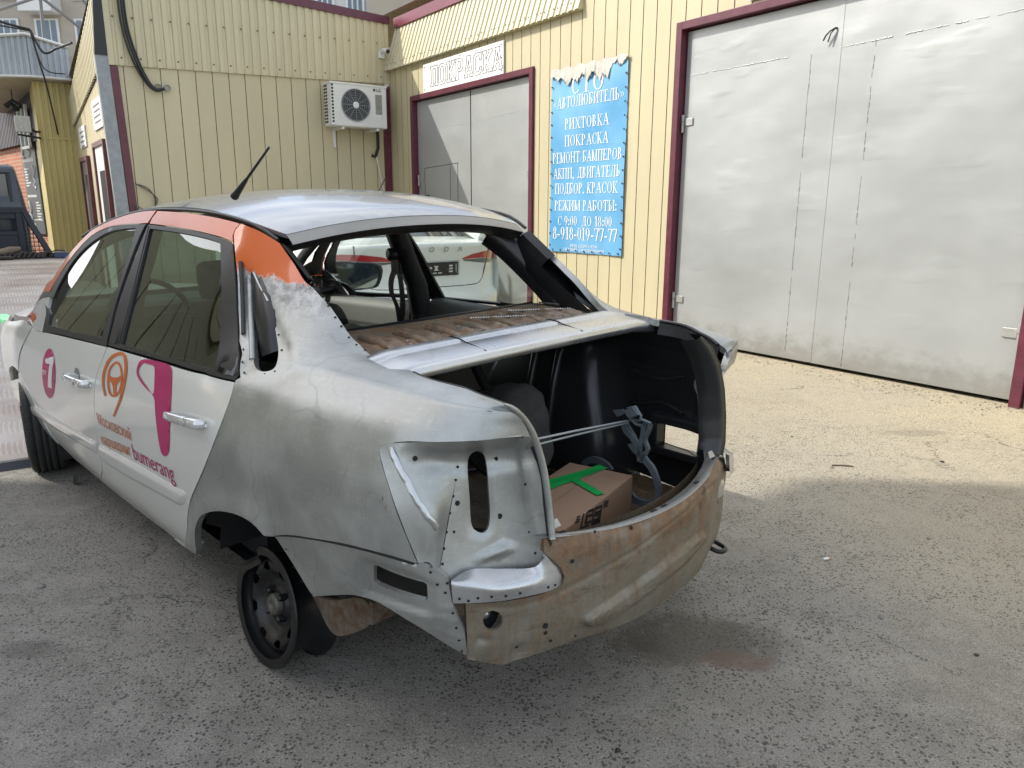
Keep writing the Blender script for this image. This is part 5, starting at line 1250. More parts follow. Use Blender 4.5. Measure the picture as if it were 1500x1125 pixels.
# ---------- roof
RX = [1.66, 1.50, 1.2, .9, .6, .38, .22, .17]
RE = [(.610,1.352),(.600,1.392),(.585,1.436),(.577,1.455),(.572,1.452),(.563,1.430),(.535,1.398),(.512,1.383)]
RC = [1.435, 1.468, 1.503, 1.518, 1.516, 1.495, 1.455, 1.430]
rp_ = []
for x, (ye, ze), zc in zip(RX, RE, RC):
    row = []
    for k in range(9):
        a = (k-4)/4; y = ye*a*.985; row.append((x-(.045*(1-a*a) if x < .3 else 0)+(.0 if x < 1.6 else .10*(1-a*a)), y, ze+.004+(zc-ze)*(1-abs(a)**2.2)))
    rp_.append(row)
ROOF = Surf(rp_, [-x for x in RX], [i/8*1.1 for i in range(9)]); ROOF.out = 1
if ROOF.nrm(np.array([[-.8, .5]]))[0][2] < 0: ROOF.out = -1
mb = panel(ROOF, [(-1.66, 0), (-.17, 0), (-.17, 1.1), (-1.66, 1.1)], step=.04, flange=.015)
part(mb, 'roof', [roofm])
mb = MB()
for s_ in (1, -1):
    e = SIDE.ev([(t, 1.318) for t in np.linspace(-1.75, -.16, 30)])
    mb.tube([(p[0], s_*(p[1]-.004), p[2]-.0025) for p in e], .0065, 6)
part(mb, 'drip_seal', [rubber])
# header over the rear window and black bonding channel down its sides
ev = ROOF.ev([(-.17, u) for u in np.linspace(0, 1.1, 24)]); mb = MB()
mb.grid([ev+np.array([0, 0, -.002]), ev+np.array([-.030, 0, -.024]), ev+np.array([-.034, 0, -.030])]); hd = part(mb, 'rear_header', [metal_mat('header_metal', (.34, .33, .30), .45, .6)])
mb = MB(); mb.grid([ev+np.array([-.034, 0, -.030]), ev+np.array([-.022, 0, -.040]), ev+np.array([.0, 0, -.052]), ev+np.array([.03, 0, -.06]), ev+np.array([.10, 0, -.055])]); part(mb, 'bonding_channel', [rubber], hd)
for s_ in (1, -1):
    mb = MB(); Q = px(smooth([(412,357),(424,372),(438,391),(450,407)], 5)); P = SIDE.ev(Q); P2 = P+np.array([.012, -.030, -.012])
    my = np.array([1, s_, 1]); mb.grid([P*my+np.array([0, 0, .001]), P2*my]); 
    mb.grid([P2*my, (P2+np.array([.03, -.004, -.03]))*my]); part(mb, 'bonding_channel', [rubber], hd)

# ---------- parcel shelf and rear cross member
mb = MB(); n_ = 40; Sx = []
rows_ = []
def shz(x, y):
    z = 1.072
    for yc in (.36, .22, .08, -.06, -.20, -.34, -.46): z += .013*math.exp(-((y-yc)/.013)**2)*min(1, max(0, (x+.24)/.03))*min(1, max(0, (.02-x)/.03))
    return z+.006*math.exp(-((x+.17)/.02)**2)
for x in np.linspace(.10, -.275, 24): rows_.append([(x+.03*abs(y)-.0, y, shz(x, y)) for y in np.linspace(.50, -.56, 230)])
mb.grid(rows_); mb.grid([[(.10+.03*abs(y), y, 1.072), (.102+.03*abs(y), y, 1.03)] for y in np.linspace(.50, -.56, 20)])
for yc in (.40, .27, .14, .01, -.12, -.25, -.38):
    mb.tube([(.0, yc-.02, 1.062), (-.03, yc-.015, 1.071), (-.14, yc, 1.073), (-.215, yc+.01, 1.070), (-.24, yc+.012, 1.060)], [.008, .015, .017, .015, .008], 10)
SH = part(mb, 'parcel_shelf', [shelfm], None, 'brown stained bare parcel shelf with weld marks')
random.seed(9); mb = MB()
for (u, v, r_) in ((610,492,9), (618,496,6), (596,488,6), (640,484,7), (672,474,9), (684,473,6), (720,464,9), (735,462,7), (768,458,10), (605,500,5), (748,452,10), (790,447,7), (700,480,7), (655,480,5)):
    p = at(u, v, 2, 1.082)
    for _ in range(int(r_*1.1)):
        q = p+np.array([random.gauss(0, .012), random.gauss(0, .014), 0]); q[2] = shz(q[0], q[1])+.001; rr = random.uniform(.0015, .004)
        mb.lathe([(0, rr), (rr*.5, rr*.8), (rr*.8, .0001)], 6, 0, lambda a, q=q: q+np.array([a[1], a[2], a[0]]))
part(mb, 'weld_spatter', [metal_mat('spatter', (.34, .33, .32), .4, .8)], SH)
for (a, b_) in (((780,462), (690,466)), ((835,452), (745,455)), ((820,446), (790,443))):
    mb = MB(); p = at(*a, 2, 1.084); q = at(*b_, 2, 1.084)
    for k in range(26):
        c = p+(q-p)*k/25; mb.tube([c-(q-p)*.012, c+(q-p)*.012], .004*random.uniform(.7, 1.2), 6)
    part(mb, 'weld_bead', [metal_mat('bead', (.5, .49, .47), .35, .8)], SH)
# holes and slots in shelf
mb = MB()
for (u, v) in ((640,505), (712,494), (782,474), (560,505), (580,520)):
    p = at(u, v, 2, 1.074); mb.add([p+np.array([.010*math.cos(k*.7)*.6, .022*math.sin(k*.7), .0035]) for k in range(9)], [tuple(range(9))])
part(mb, 'slot_hole', [voidm], SH)
yy = np.linspace(.59, -.58, 44); cr_ = []
def ex(y): return .014*(abs(y)/.54)**2
for (x, z) in ((-.262, 1.074), (-.266, 1.088), (-.278, 1.093), (-.318, 1.089), (-.323, 1.084), (-.333, 1.0835), (-.405, 1.075), (-.422, 1.069), (-.434, 1.058), (-.433, 1.040), (-.412, 1.030), (-.36, 1.04), (-.28, 1.055)):
    cr_.append([(x-ex(y), y, z-.016*max(0, (abs(y)-.49)/.1)) for y in yy])
mb = MB(); mb.grid(cr_); XM = part(mb, 'cross_member', [metal_mat('crossmember_metal', (.58, .59, .60), .30, .85, dirt=.4)], None, 'bright bare metal cross member behind the rear window')
mb = MB()
for y in (.235, -.20):
    mb.tube([(-.264, y, 1.0885), (-.278, y, 1.0945), (-.318, y-.002, 1.0905), (-.333, y-.003, 1.085), (-.422, y-.006, 1.0705)], .0022, 4)
absorb(XM, mb, voidm)

# ---------- doors
FB = [(48,479),(55,485),(85,491),(110,497),(156,508)]
fd = px(FB+smooth([(156,508),(150,525),(142,547),(138,572),(138,600),(140,622),(144,650),(149,676),(154,718)], 3)+[(121,693),(95,675),(70,657)]+smooth([(69,656),(60,641),(48,616),(38,588),(32,570),(28,545),(29,520),(37,499),(47,480)], 3))
rd = px([(158,508),(200,520),(250,534),(300,548),(345,560)]+smooth([(345,560),(338,585),(328,612),(312,655),(296,695),(284,722),(278,740),(275,765),(276,801)], 3)+[(240,780),(211,760),(180,738),(155,718)]+smooth([(154,717),(149,676),(144,650),(139,620),(138,600),(138,572),(142,547),(150,525),(157,509)], 3))
mold_f = px(smooth([(37,586),(60,600),(100,622),(142,648)], 3)+[(143,663)]+smooth([(142,664),(100,639),(60,614),(46,604),(40,594)], 3)); mold_r = px([(146,651)]+smooth([(146,651),(180,670),(225,695),(262,715),(270,719),(273,727),(270,738),(264,740)], 3)+smooth([(264,740),(220,716),(180,694),(152,675),(147,668)], 3))
def ddoor(V, X): return .002*np.sin(X[:, 0]*5+.6)
wtrim_f = px(smooth([(62,487),(66,470),(74,428),(101,384),(133,347),(167,332),(204,329)], 3)+[(215,328)]+smooth([(214,329),(204,351),(189,391),(171,446),(157,504)], 3)+[(155,507),(110,495),(80,488)])
glass_f = px(smooth([(71,476),(78,437),(98,397),(117,371),(140,351),(165,338),(199,334)], 3)+smooth([(199,335),(190,370),(175,415),(160,460),(149,495)], 3)+[(110,487)])
wtrim_r = px(smooth([(218,329),(250,333),(290,340),(325,349),(342,357)], 3)+smooth([(342,358),(347,420),(350,490),(351,548)], 3)+[(344,557),(300,545),(250,531),(200,517),(159,506)]+smooth([(159,505),(173,449),(192,393),(207,354),(217,330)], 3))
glass_r = px(smooth([(220,335),(245,338),(275,343),(305,350),(323,356)], 3)+smooth([(323,356),(325,420),(324,480),(319,522),(313,542)], 3)+[(280,532),(230,519),(178,504)]+smooth([(178,504),(187,467),(201,412),(213,362),(219,337)], 3))
of_ = px(smooth([(44,467),(55,446),(67,424),(100,374),(133,338),(160,319),(187,310),(229,308)], 3)+[(222,318),(216,327)]+smooth([(204,328),(167,331),(133,346),(100,383),(72,428),(60,452),(52,467),(47,473)], 3))
sail = px([(48,473),(53,467),(61,452),(72,429),(74,430),(68,458),(63,486),(54,484),(48,479)])
or_ = px(smooth([(231,308.5),(270,311),(310,317),(345,325),(352,328)], 3)+[(345,335),(341,345),(341,356)]+smooth([(341,355),(325,348),(290,339),(250,332),(219,328)], 3)+[(223,319)])
bpil_f = px([(206,331),(214,330)]+smooth([(213,331),(203,352),(188,392),(170,447),(157,502)], 3)+[(150,497)]+smooth([(151,494),(163,458),(178,413),(193,368),(205,333)], 3))
bpil_r = px([(219,331)]+smooth([(218,333),(211,361),(199,411),(185,466),(175,503)], 3)+[(161,504)]+smooth([(162,503),(175,449),(194,393),(209,355),(218,333)], 3))
cpil_r = px([(326,352),(341,358)]+smooth([(342,360),(346,420),(349,490),(350,545)], 3)+[(343,551),(317,543)]+smooth([(318,542),(322,522),(327,480),(328,420),(326,356)], 3))
handles = {0: ((100, 549), (134, 563)), 1: ((249, 606), (304, 622))}
def side_y(x, z): 
    q = SIDE.xz([(x, z)]); return SIDE.ev(q)[0][1], SIDE.nrm(q)[0]
def build_door(mir, rear):
    my = np.array([1, -1, 1]) if mir else np.array([1, 1, 1]); f = lambda P: np.asarray(P)*my
    mb = panel(SIDE, rd if rear else fd, step=.035, flange=.018, ins=.0022, disp=ddoor, mirror=mir, inner=1)
    d = part(mb, 'door', [silver, plas_d], None, ('white rear door' if rear else 'white front door')+(' facing the garage' if mir else ' with carsharing decals'))
    mb = panel(SIDE, mold_r if rear else mold_f, step=.009, lift=.002, flange=.004, mirror=mir, disp=lambda V, X: .008*sstep(pdist(V, mold_r if rear else mold_f)/.016)); part(mb, 'rub_strip', [silver2], d)
    mb = panel(SIDE, or_ if rear else of_, step=.03, flange=.012, ins=.0015, mirror=mir, inner=1); part(mb, 'door_frame', [orange, plas_d], d)
    if not rear: mb = panel(SIDE, sail, step=.02, flange=.008, mirror=mir, inner=1); part(mb, 'mirror_base', [silver2, plas_d], d)
    mb = panel(SIDE, wtrim_r if rear else wtrim_f, [glass_r if rear else glass_f], step=.03, lift=.001, flange=.010, mirror=mir)
    tr = part(mb, 'window_trim', [trimblk], d)
    for pl in ([bpil_r, cpil_r] if rear else [bpil_f]):
        mb = panel(SIDE, pl, step=.03, lift=.0025, flange=.003, mirror=mir); part(mb, 'pillar_film', [trimblk], tr)
    g = glass_r if rear else glass_f
    mb = panel(SIDE, g, step=.04, lift=-.006, flange=0, mirror=mir); part(mb, 'window', [gl_far if mir else gl_side], d)
    # handle
    a, b_ = handles[1 if rear else 0]; p = SIDE.ev(px([a]))[0]; q = SIDE.ev(px([b_]))[0]; n = SIDE.nrm(px([((a[0]+b_[0])/2, (a[1]+b_[1])/2)]))[0]
    L_ = q-p; mb = MB(); rows = []
    t_ = L_/np.linalg.norm(L_); up = np.cross(t_, n); up = up if up[2] > 0 else -up; ln = np.linalg.norm(L_)
    for k, (s0, h, o, w_) in enumerate([(0, .004, .004, .002), (.02, .010, .018, .006), (.10, .013, .028, .008), (.3, .0135, .034, .009), (.62, .014, .034, .010), (.68, .014, .034, .010), (.685, .0135, .033, .009), (.70, .0145, .034, .010), (.93, .0155, .033, .012), (.985, .014, .026, .010), (1, .008, .008, .004)]):
        c = p+L_*s0+n*(o-w_*.5); ring = []
        for j in range(12):
            an = 2*math.pi*j/12; ca, sa = math.cos(an), math.sin(an); sg = lambda v: math.copysign(abs(v)**.6, v); ring.append(f(c+up*h*sg(sa)+n*w_*sg(ca)))
        rows.append(ring+[ring[0]])
    mb.grid(rows); 
    c = p+L_*.84; mb.lathe([(0, .012), (.03, .012)], 12, 0, lambda a_: f(c+n*a_[0]+t_*a_[1]*1.6+up*a_[2])); mb.lathe([(0, .009), (.02, .009)], 12, 0, lambda a_: f(p+L_*.06+n*a_[0]+t_*a_[1]+up*a_[2]))
    h = part(mb, 'handle', [chrome], d)
    c = p+L_*.42+up*.008; cq = SIDE.xz([(c[0], c[2])])[0]
    mb = MB(); mb.lathe([(.0012, .0001), (.0013, .036)], 20, 0, lambda a_: f(c+n*a_[0]+t_*a_[1]*1.05+up*a_[2]), smooth=False); part(mb, 'grip_recess', [mat('recess_grey', (.19, .19, .185), .5)] if 'recess_grey' not in MATS else [MATS['recess_grey']], d)
    if not rear and not mir:
        mb = MB(); c2 = p+L_*.80; mb.lathe([(.0445, .0001), (.045, .007)], 12, 0, lambda a_: f(c2+n*a_[0]+t_*a_[1]+up*a_[2])); part(mb, 'key_hole', [rubber], h)
    return d
DF = build_door(False, False); DR = build_door(False, True); DF2 = build_door(True, False); DR2 = build_door(True, True)

# decals wrapped on the door skins
def wrap(points2, lift=.0016):
    """(x,z) car coordinates -> skin"""
    Q = SIDE.xz([tuple(p) for p in points2]); P = SIDE.ev(Q); n = SIDE.nrm(Q); return P+n*(lift+ddoor(Q, P))[:, None]
def decal_px(pix, m_, parent, holes=(), lift=.0016, name='decal', step=.03):
    mb = panel(SIDE, px(pix), [px(h) for h in holes], step=step, flange=0, lift=lift, disp=ddoor, fs=.012); return part(mb, name, [m_], parent)
def text_decal(txt, a, b_, m_, parent, hgt, sx=.8, lift=.0018, weight=.001, slant=0.):
    """lettering along pixel baseline a-b"""
    v, f = text_mesh(txt, 1.0, 1.0, weight*10, align='LEFT'); v = v-np.array([v[:, 0].min(), 0, 0]); w_ = v[:, 0].max()
    p = SIDE.ev(px([a]))[0]; q = SIDE.ev(px([b_]))[0]; base = np.array([p[0], p[2]]); dv = np.array([q[0]-p[0], q[2]-p[2]]); 
    pts = [base+dv*(t[0]/w_)+np.array([-slant*t[1]*hgt, t[1]*hgt]) for t in v]
    mb = MB(); mb.add(wrap(pts, lift), f); return part(mb, 'lettering', [m_], parent)
decal_px(smooth([(71,511),(77,514),(81,530),(82,550),(80,572),(75,583),(69,580),(64,566),(62,548),(64,525)], 3, True), magenta, DF)
decal_px([(68,532),(67,526),(80,522),(80,530),(77,569),(71,567),(74,533)], whitef, DF, lift=.0026)
text_decal('от', (63.5,547), (69.5,550), whitef, DF, .035, lift=.0026, weight=.002)
text_decal('руб/мин', (66,574), (79,579), mat('pale_pink_film', (.55, .16, .28), .4), DF, .012, lift=.0026)
# steering wheel emblem with a tail
def band(pix, wpx):
    P = smooth(pix, 5); L_, R_ = [], []
    for i, p in enumerate(P):
        a = np.array(P[max(i-1, 0)]); b_ = np.array(P[min(i+1, len(P)-1)]); t = b_-a; t = t/(np.linalg.norm(t)+1e-9); n = np.array([-t[1], t[0]]); w_ = wpx(i/(len(P)-1)) if callable(wpx) else wpx
        L_.append(tuple(np.array(p)+n*w_)); R_.append(tuple(np.array(p)-n*w_))
    return L_+R_[::-1]
decal_px(band([(154,580),(151,562),(153,543),(161,526),(172,518.5),(181,520),(184,533),(183,552),(178,577),(172,595),(166,610)], lambda k: 1.4+1.0*math.sin(k*math.pi)), oranget, DR)
decal_px(band([(166,533),(171,531),(176,537),(178,552),(176,569),(171,578),(165,580),(160,574),(158,558),(160,542),(166,533)], 1.5), oranget, DR)
decal_px([(159,549),(165,553),(172,553),(178,549),(178,554),(173,560),(170,564),(170,578),(166,579),(165,566),(163,561),(159,556)], oranget, DR)
boom = [(212,526),(224,528),(240,531),(250,536),(253,546),(252,580),(250,625),(249,655),(247,664),(243,668),(238,665),(235,656),(231,632),(228,604),(226,582),(215,570),(205,558),(200,547),(201,537),(205,529)]
bh = [(206,536),(211,532),(219,534),(226,537),(227,548),(225,577),(215,566),(206,553),(203,544)]
decal_px(smooth(boom, 3, True), magenta, DR, holes=[smooth(bh, 3, True)])
text_decal('Московский', (145,621), (193,646), oranget, DR, .064, weight=0.)
text_decal('каршеринг', (151,650), (193,669), oranget, DR, .064, weight=0.)
text_decal('bumerang', (197,673), (258,706), magenta, DR, .088, weight=0.)

# ---------- sill, fender, bonnet, pillars, glass
for mir in (False, True):
    mb = panel(SIDE, px([(71,659),(95,677),(121,695),(155,720),(211,763),(240,783),(275,804),(286,814),(300,838)]+[(297,842),(260,815),(210,779),(150,731),(100,692),(76,675)]), step=.03, flange=.05, lift=-.004, mirror=mir); part(mb, 'sill', [silver2])
    arch = [(2.476+.345*math.cos(a), .30+.345*math.sin(a)) for a in np.linspace(math.radians(-8), math.radians(188), 26)]
    fo = SIDE.xz([(3.2, .30), (3.26, .6), (3.22, .80)]); fo = np.concatenate([fo, [(-3.1, .80), (-2.8, .84), (-2.45, .86), (-2.28, .862)], px([(48,478)])+0, px(smooth([(46,480),(36,499),(28,520),(27,545),(31,570),(37,589),(47,617),(59,642),(68,658),(74,670)], 3)), SIDE.xz(arch)])
    mb = panel(SIDE, fo, step=.04, flange=.02, ins=.002, mirror=mir, inner=1); part(mb, 'fender', [silver2, plas_d])
mb = MB(); HX = np.linspace(2.22, 3.25, 14); mb.grid([[(x+.07*(1-(y/.75)**2), y*(1-.10*max(0, (x-2.7))/.5), (.968-.03*(x-2.22)-.14*max(0, x-2.95)**1.5*4)-(.055+.06*(x-2.2))*abs(y/.72)**2.4) for y in np.linspace(-.72, .72, 19)] for x in HX]); part(mb, 'bonnet', [silver2])
mb = MB(); tp = at(6, 468, 1, .64); mb.cbox(tp-np.array([.10, .05, .02]), tp+np.array([.16, .02, .012]), .006); part(mb, 'masking_tape', [mat('mint_tape', (.20, .62, .30), .5)])
ws = Surf([[(2.30+.12*(1-a*a), .665*a, 1.06) for a in np.linspace(1, -1, 7)], [(1.98+.12*(1-a*a), .635*a, 1.23+.02*(1-a*a)) for a in np.linspace(1, -1, 7)], [(1.67+.10*(1-a*a), .60*a, 1.375+.055*(1-a*a)) for a in np.linspace(1, -1, 7)]], [0, .35, .7], np.linspace(0, 1.25, 7))
mb = MB(); Q = [[ws.ev([(t, u)])[0] for u in np.linspace(0, 1.25, 20)] for t in np.linspace(0, .7, 10)]; mb.grid(Q); part(mb, 'windscreen', [gl_far])
for s_ in (1, -1):
    mb = MB(); e = SIDE.ev([(t, 1.30) for t in np.linspace(-2.28, -1.3, 16)]); mb.tube([(p[0], s_*(p[1]-.055), p[2]-.035) for p in e], .028, 8); part(mb, 'windscreen_pillar', [plas_d])
mb = MB(); mb.tube([(1.28, .22, 1.492), (1.24, .22, 1.515)], [.012, .010], 8)
an = [at(346, 285, 1, .10), at(358, 268, 1, .08), at(394, 216, 1, .02)]
part(MB() if False else mb, 'antenna_base', [rubber]) if False else None
mb = MB(); b0 = np.array(at(346, 284, 2, 1.508)); tip = b0+np.array([0, 0, 0]); 
o_, d_ = cray(394, 216); kk = (b0[1]-o_[1])/d_[1]; tip = o_+d_*kk
mb.tube([b0-(tip-b0)*.06, b0+(tip-b0)*.02, b0+(tip-b0)*.33, b0+(tip-b0)*.34, tip], [.010, .008, .0042, .0032, .0026], 8)
part(mb, 'antenna', [rubber], None, 'short black whip antenna raked on the roof')

# ---------- cabin
mb = MB(); mb.add([(-.1, .62, .30), (2.2, .62, .30), (2.2, -.62, .30), (-.1, -.62, .30)], [(0, 1, 2, 3)]); mb.add([(2.2, .70, .30), (2.25, .70, 1.0), (2.25, -.70, 1.0), (2.2, -.70, .30)], [(0, 1, 2, 3)]); part(mb, 'cabin_floor', [plas_d])
for s_ in (1, -1):     # inner door cards and pillars
    for (x0, x1, z0) in ((1.18, 2.20, .93), (.10, 1.02, .985)):
        mb = MB(); my = np.array([1, s_, 1]); xs = np.linspace(x0, x1, 12); rows = []
        for (dz, dy) in ((0, -.012), (-.01, -.055), (-.05, -.075), (-.13, -.085), (-.18, -.10), (-.21, -.075), (-.45, -.07), (-.62, -.06)):
            rows.append([np.array([x, np.interp(x, [0, .3, 1.2, 2.2], [.76, .79, .80, .78])+dy, max((z0 if x0 > 1 else .985+(.02 if x < .5 else 0))+dz+(.035*(1.6-x) if x0 > 1 else 0), .78 if x < .52 else .3)])*my for x in xs])
        mb.grid(rows, 0); mb.m = [0 if i < 11*3 else (1 if i < 11*5 else 0) for i in range(len(mb.f))]
        part(mb, 'door_card', [plas, plas_d])
    mb = MB(); e = [(1.10, .545, 1.42), (1.09, .62, 1.24), (1.08, .695, 1.05), (1.08, .72, .90), (1.08, .70, .40)]
    for (a, b_) in zip(e[:-1], e[1:]):
        mb.grid([[np.array([a[0]+dx, a[1]-dy, a[2]])*np.array([1, s_, 1]) for dx, dy in ((-.055, -.03), (-.045, .03), (0, .045), (.045, .03), (.055, -.03))], [np.array([b_[0]+dx, b_[1]-dy, b_[2]])*np.array([1, s_, 1]) for dx, dy in ((-.062, -.03), (-.05, .03), (0, .045), (.05, .03), (.062, -.03))]])
    part(mb, 'door_pillar', [rubber])
    mb = MB(); e = smooth([(.30, .475, 1.355), (.24, .525, 1.30), (.15, .575, 1.21), (.06, .61, 1.12), (.02, .62, 1.05)], 3)
    mb.tube([np.array(p)*np.array([1, s_, 1]) for p in e], np.linspace(.062, .07, len(e)), 10); part(mb, 'inner_rear_pillar', [inkb2])
    mb = MB(); e = smooth([(.30, .52, 1.385), (.13, .505, 1.29), (-.03, .505, 1.185), (-.18, .505, 1.10), (-.23, .50, 1.07)], 3); my = np.array([1, s_, 1])
    mb.grid([[np.array(p)*my+np.array([0, 0, 0]) for p in e], [(np.array(p)+np.array([.05, .01, -.05]))*my for p in e], [(np.array(p)+np.array([.07+.12*i/len(e), .055, -.05+.02*i/len(e)]))*my for i, p in enumerate(e)]]); part(mb, 'inner_window_frame', [inkb])
# headlining and side rail
mb = MB(); mb.grid([[(x, y, np.interp(x, [.2, .6, 1.6], [1.385, 1.455, 1.36])+.03*(1-(y/.55)**2)-.01) for y in np.linspace(-.55, .55, 9)] for x in np.linspace(.24, 1.62, 9)]); part(mb, 'headlining', [plas_d])
# far belt reel and strap
mb = MB(); P = [at(577, 372, 1, -.60), at(575, 385, 1, -.60)]
mb.cbox(at(567, 402, 1, -.58)-np.array([.0, .02, 0]), at(590, 372, 1, -.62), .012); mb.lathe([(0, .03), (.04, .032), (.04, .0001)], 12, 0, lambda a: at(580, 372, 1, -.60)+np.array([a[1], a[0], a[2]])); bl_ = part(mb, 'belt_guide', [rubber])
mb = MB()
W_ = np.array([.022, 0, .004])
for pth in ([(578,395),(573,412),(574,430),(582,450),(586,475)], [(585,400),(588,420),(590,450),(586,475)]):
    P = [at(u, v, 1, -.60) for u, v in smooth(pth, 4)]; mb.grid([[p-W_, p+W_] for p in P])
part(mb, 'seat_belt', [rubber])
# far door mirror
mb = MB(); mc = (at(490, 390, 1, -.90)+at(540, 420, 1, -.90))/2; MXW, MZW = .19, .085
out_ = smooth([(-.95, -.75), (-.75, .95), (.2, 1.0), (.98, .72), (.92, -.55), (.6, -.95), (-.5, -1.0)], 3, True)
def mp_(u, v, d): return mc+np.array([-d-.10*u*0, -u*.085+.0, 0])+np.array([u*-.16*.0, 0, v*MZW])+np.array([u*.0, 0, 0])
tv = np.array([-.55, -.83, 0]); tv = np.array([-.10, -.17, 0])    # mirror face spans outwards
nf = np.cross(tv, [0, 0, 1.]); nf /= np.linalg.norm(nf); nf = nf if nf[0] < 0 else -nf
ring = lambda k, d: [mc+tv*.95*u*k+np.array([0, 0, MZW*v*k])+nf*d for u, v in out_]
rows = [ring(.86, .012), ring(.93, .018), ring(1.0, .010), ring(1.02, -.02), ring(.9, -.07), ring(.55, -.10)]
mb.grid([r+[r[0]] for r in rows]); mb.add(rows[-1], [tuple(range(len(out_)))]); mr_ = part(mb, 'door_mirror', [rubber], DF2)
mb = MB(); mb.add(ring(.87, .013), [tuple(range(len(out_)))]); part(mb, 'mirror_glass', [mat('mirror_glass', (.45, .50, .50), .05, 1.0)], None)
bpy.data.objects['mirror_glass'].parent = CAR
mb = MB(); mb.tube([mc+np.array([0, .10, -.06]), mc+np.array([.03, .22, -.08])], .025, 8); part(mb, 'mirror_arm', [rubber], DF2)
# front seats, wheel and dash dimly seen through the glass
def seat(y):
    mb = MB()
    def sec(c, w_, t_): return [c+np.array([t_*math.cos(a)*1, w_*math.copysign(abs(math.sin(a))**.6, math.sin(a)), 0]) for a in np.linspace(0, 2*math.pi, 14)]
    mb.grid([sec(np.array([1.28-.0*k, y, .52]), .20, .09) if k == 0 else sec(np.array([1.28-.30*k, y, .52+.52*k]), .22-.05*k*k, .075-.02*k) for k in np.linspace(0, 1, 8)])
    mb.grid([[np.array([1.25+.5*k, y+.22*math.copysign(abs(math.sin(a))**.6, math.sin(a)), .47+.05*k+.06*math.cos(a)]) for a in np.linspace(0, 2*math.pi, 14)] for k in np.linspace(0, 1, 5)])
    s_ = part(mb, 'seat', [plas_d])
    mb = MB(); mb.cbox((.93, y-.12, 1.10), (1.0, y+.12, 1.25), .03); mb.tube([(.975, y-.05, 1.04), (.965, y-.05, 1.12)], .008, 6); mb.tube([(.975, y+.05, 1.04), (.965, y+.05, 1.12)], .008, 6); part(mb, 'headrest', [plas_d], s_)
seat(.34)
mb = MB(); mb.cbox((1.88, -.66, .62), (2.28, .66, .98), .06); part(mb, 'dashboard', [plas_d])
mb = MB(); sc_ = np.array([1.78, .36, .93]); sn = np.array([-.9, 0, .43]); su = np.array([.43, 0, .9])
mb.tube([sc_+.185*(math.cos(a)*np.array([0, 1, 0])+math.sin(a)*su) for a in np.linspace(0, 2*math.pi, 29)[:-1]], .014, 8, closed=True); mb.tube([sc_, sc_-sn*.18], .03, 8)
for a in (0, math.pi, 1.5*math.pi): mb.tube([sc_, sc_+.185*(math.cos(a)*np.array([0, 1, 0])+math.sin(a)*su)], .013, 6)
part(mb, 'steering_wheel', [rubber])
mb = MB(); P = [at(u, v, 1, -.25) for u, v in smooth([(520,500),(524,486),(535,477),(552,478),(572,488),(560,500)], 3, True)]; mb.prism(P, (0, .10, .02)); part(mb, 'beige_tray', [beige])
mb = MB(); mb.cbox((1.35, .10, 1.34), (1.37, .30, 1.40), .01)
mb = MB(); mc_ = np.array([1.72, .0, 1.33]); mb.cbox(mc_-np.array([.02, .12, .035]), mc_+np.array([.02, .12, .035]), .015); part(mb, 'interior_mirror', [rubber])

# ---------- boot interior
def inner(surf_pts, name, m_): mb = MB(); mb.grid(surf_pts); return part(mb, name, [m_])
mb = MB(); xs = np.linspace(.30, -.86, 30); rows = []
for x in xs: rows.append([(max(x, rx(q*.5)+.06), q*np.interp(x, [-.86, -.8, -.7, -.55, .3], [.36, .42, .50, .60, .64]), .45+(.010 if int((q+2)*6) % 2 else 0)+.004*math.sin(x*40)) for q in np.linspace(1, -1, 44)])
mb.grid(rows); mb.grid([[(rx(y)+.10-.01*k, y, .45+.20*k) for y in np.linspace(.42, -.42, 12)] for k in (0, 1)])
part(mb, 'boot_floor', [metal_mat('boot_floor_metal', (.10, .085, .06), .5, .4, rust=.15)])
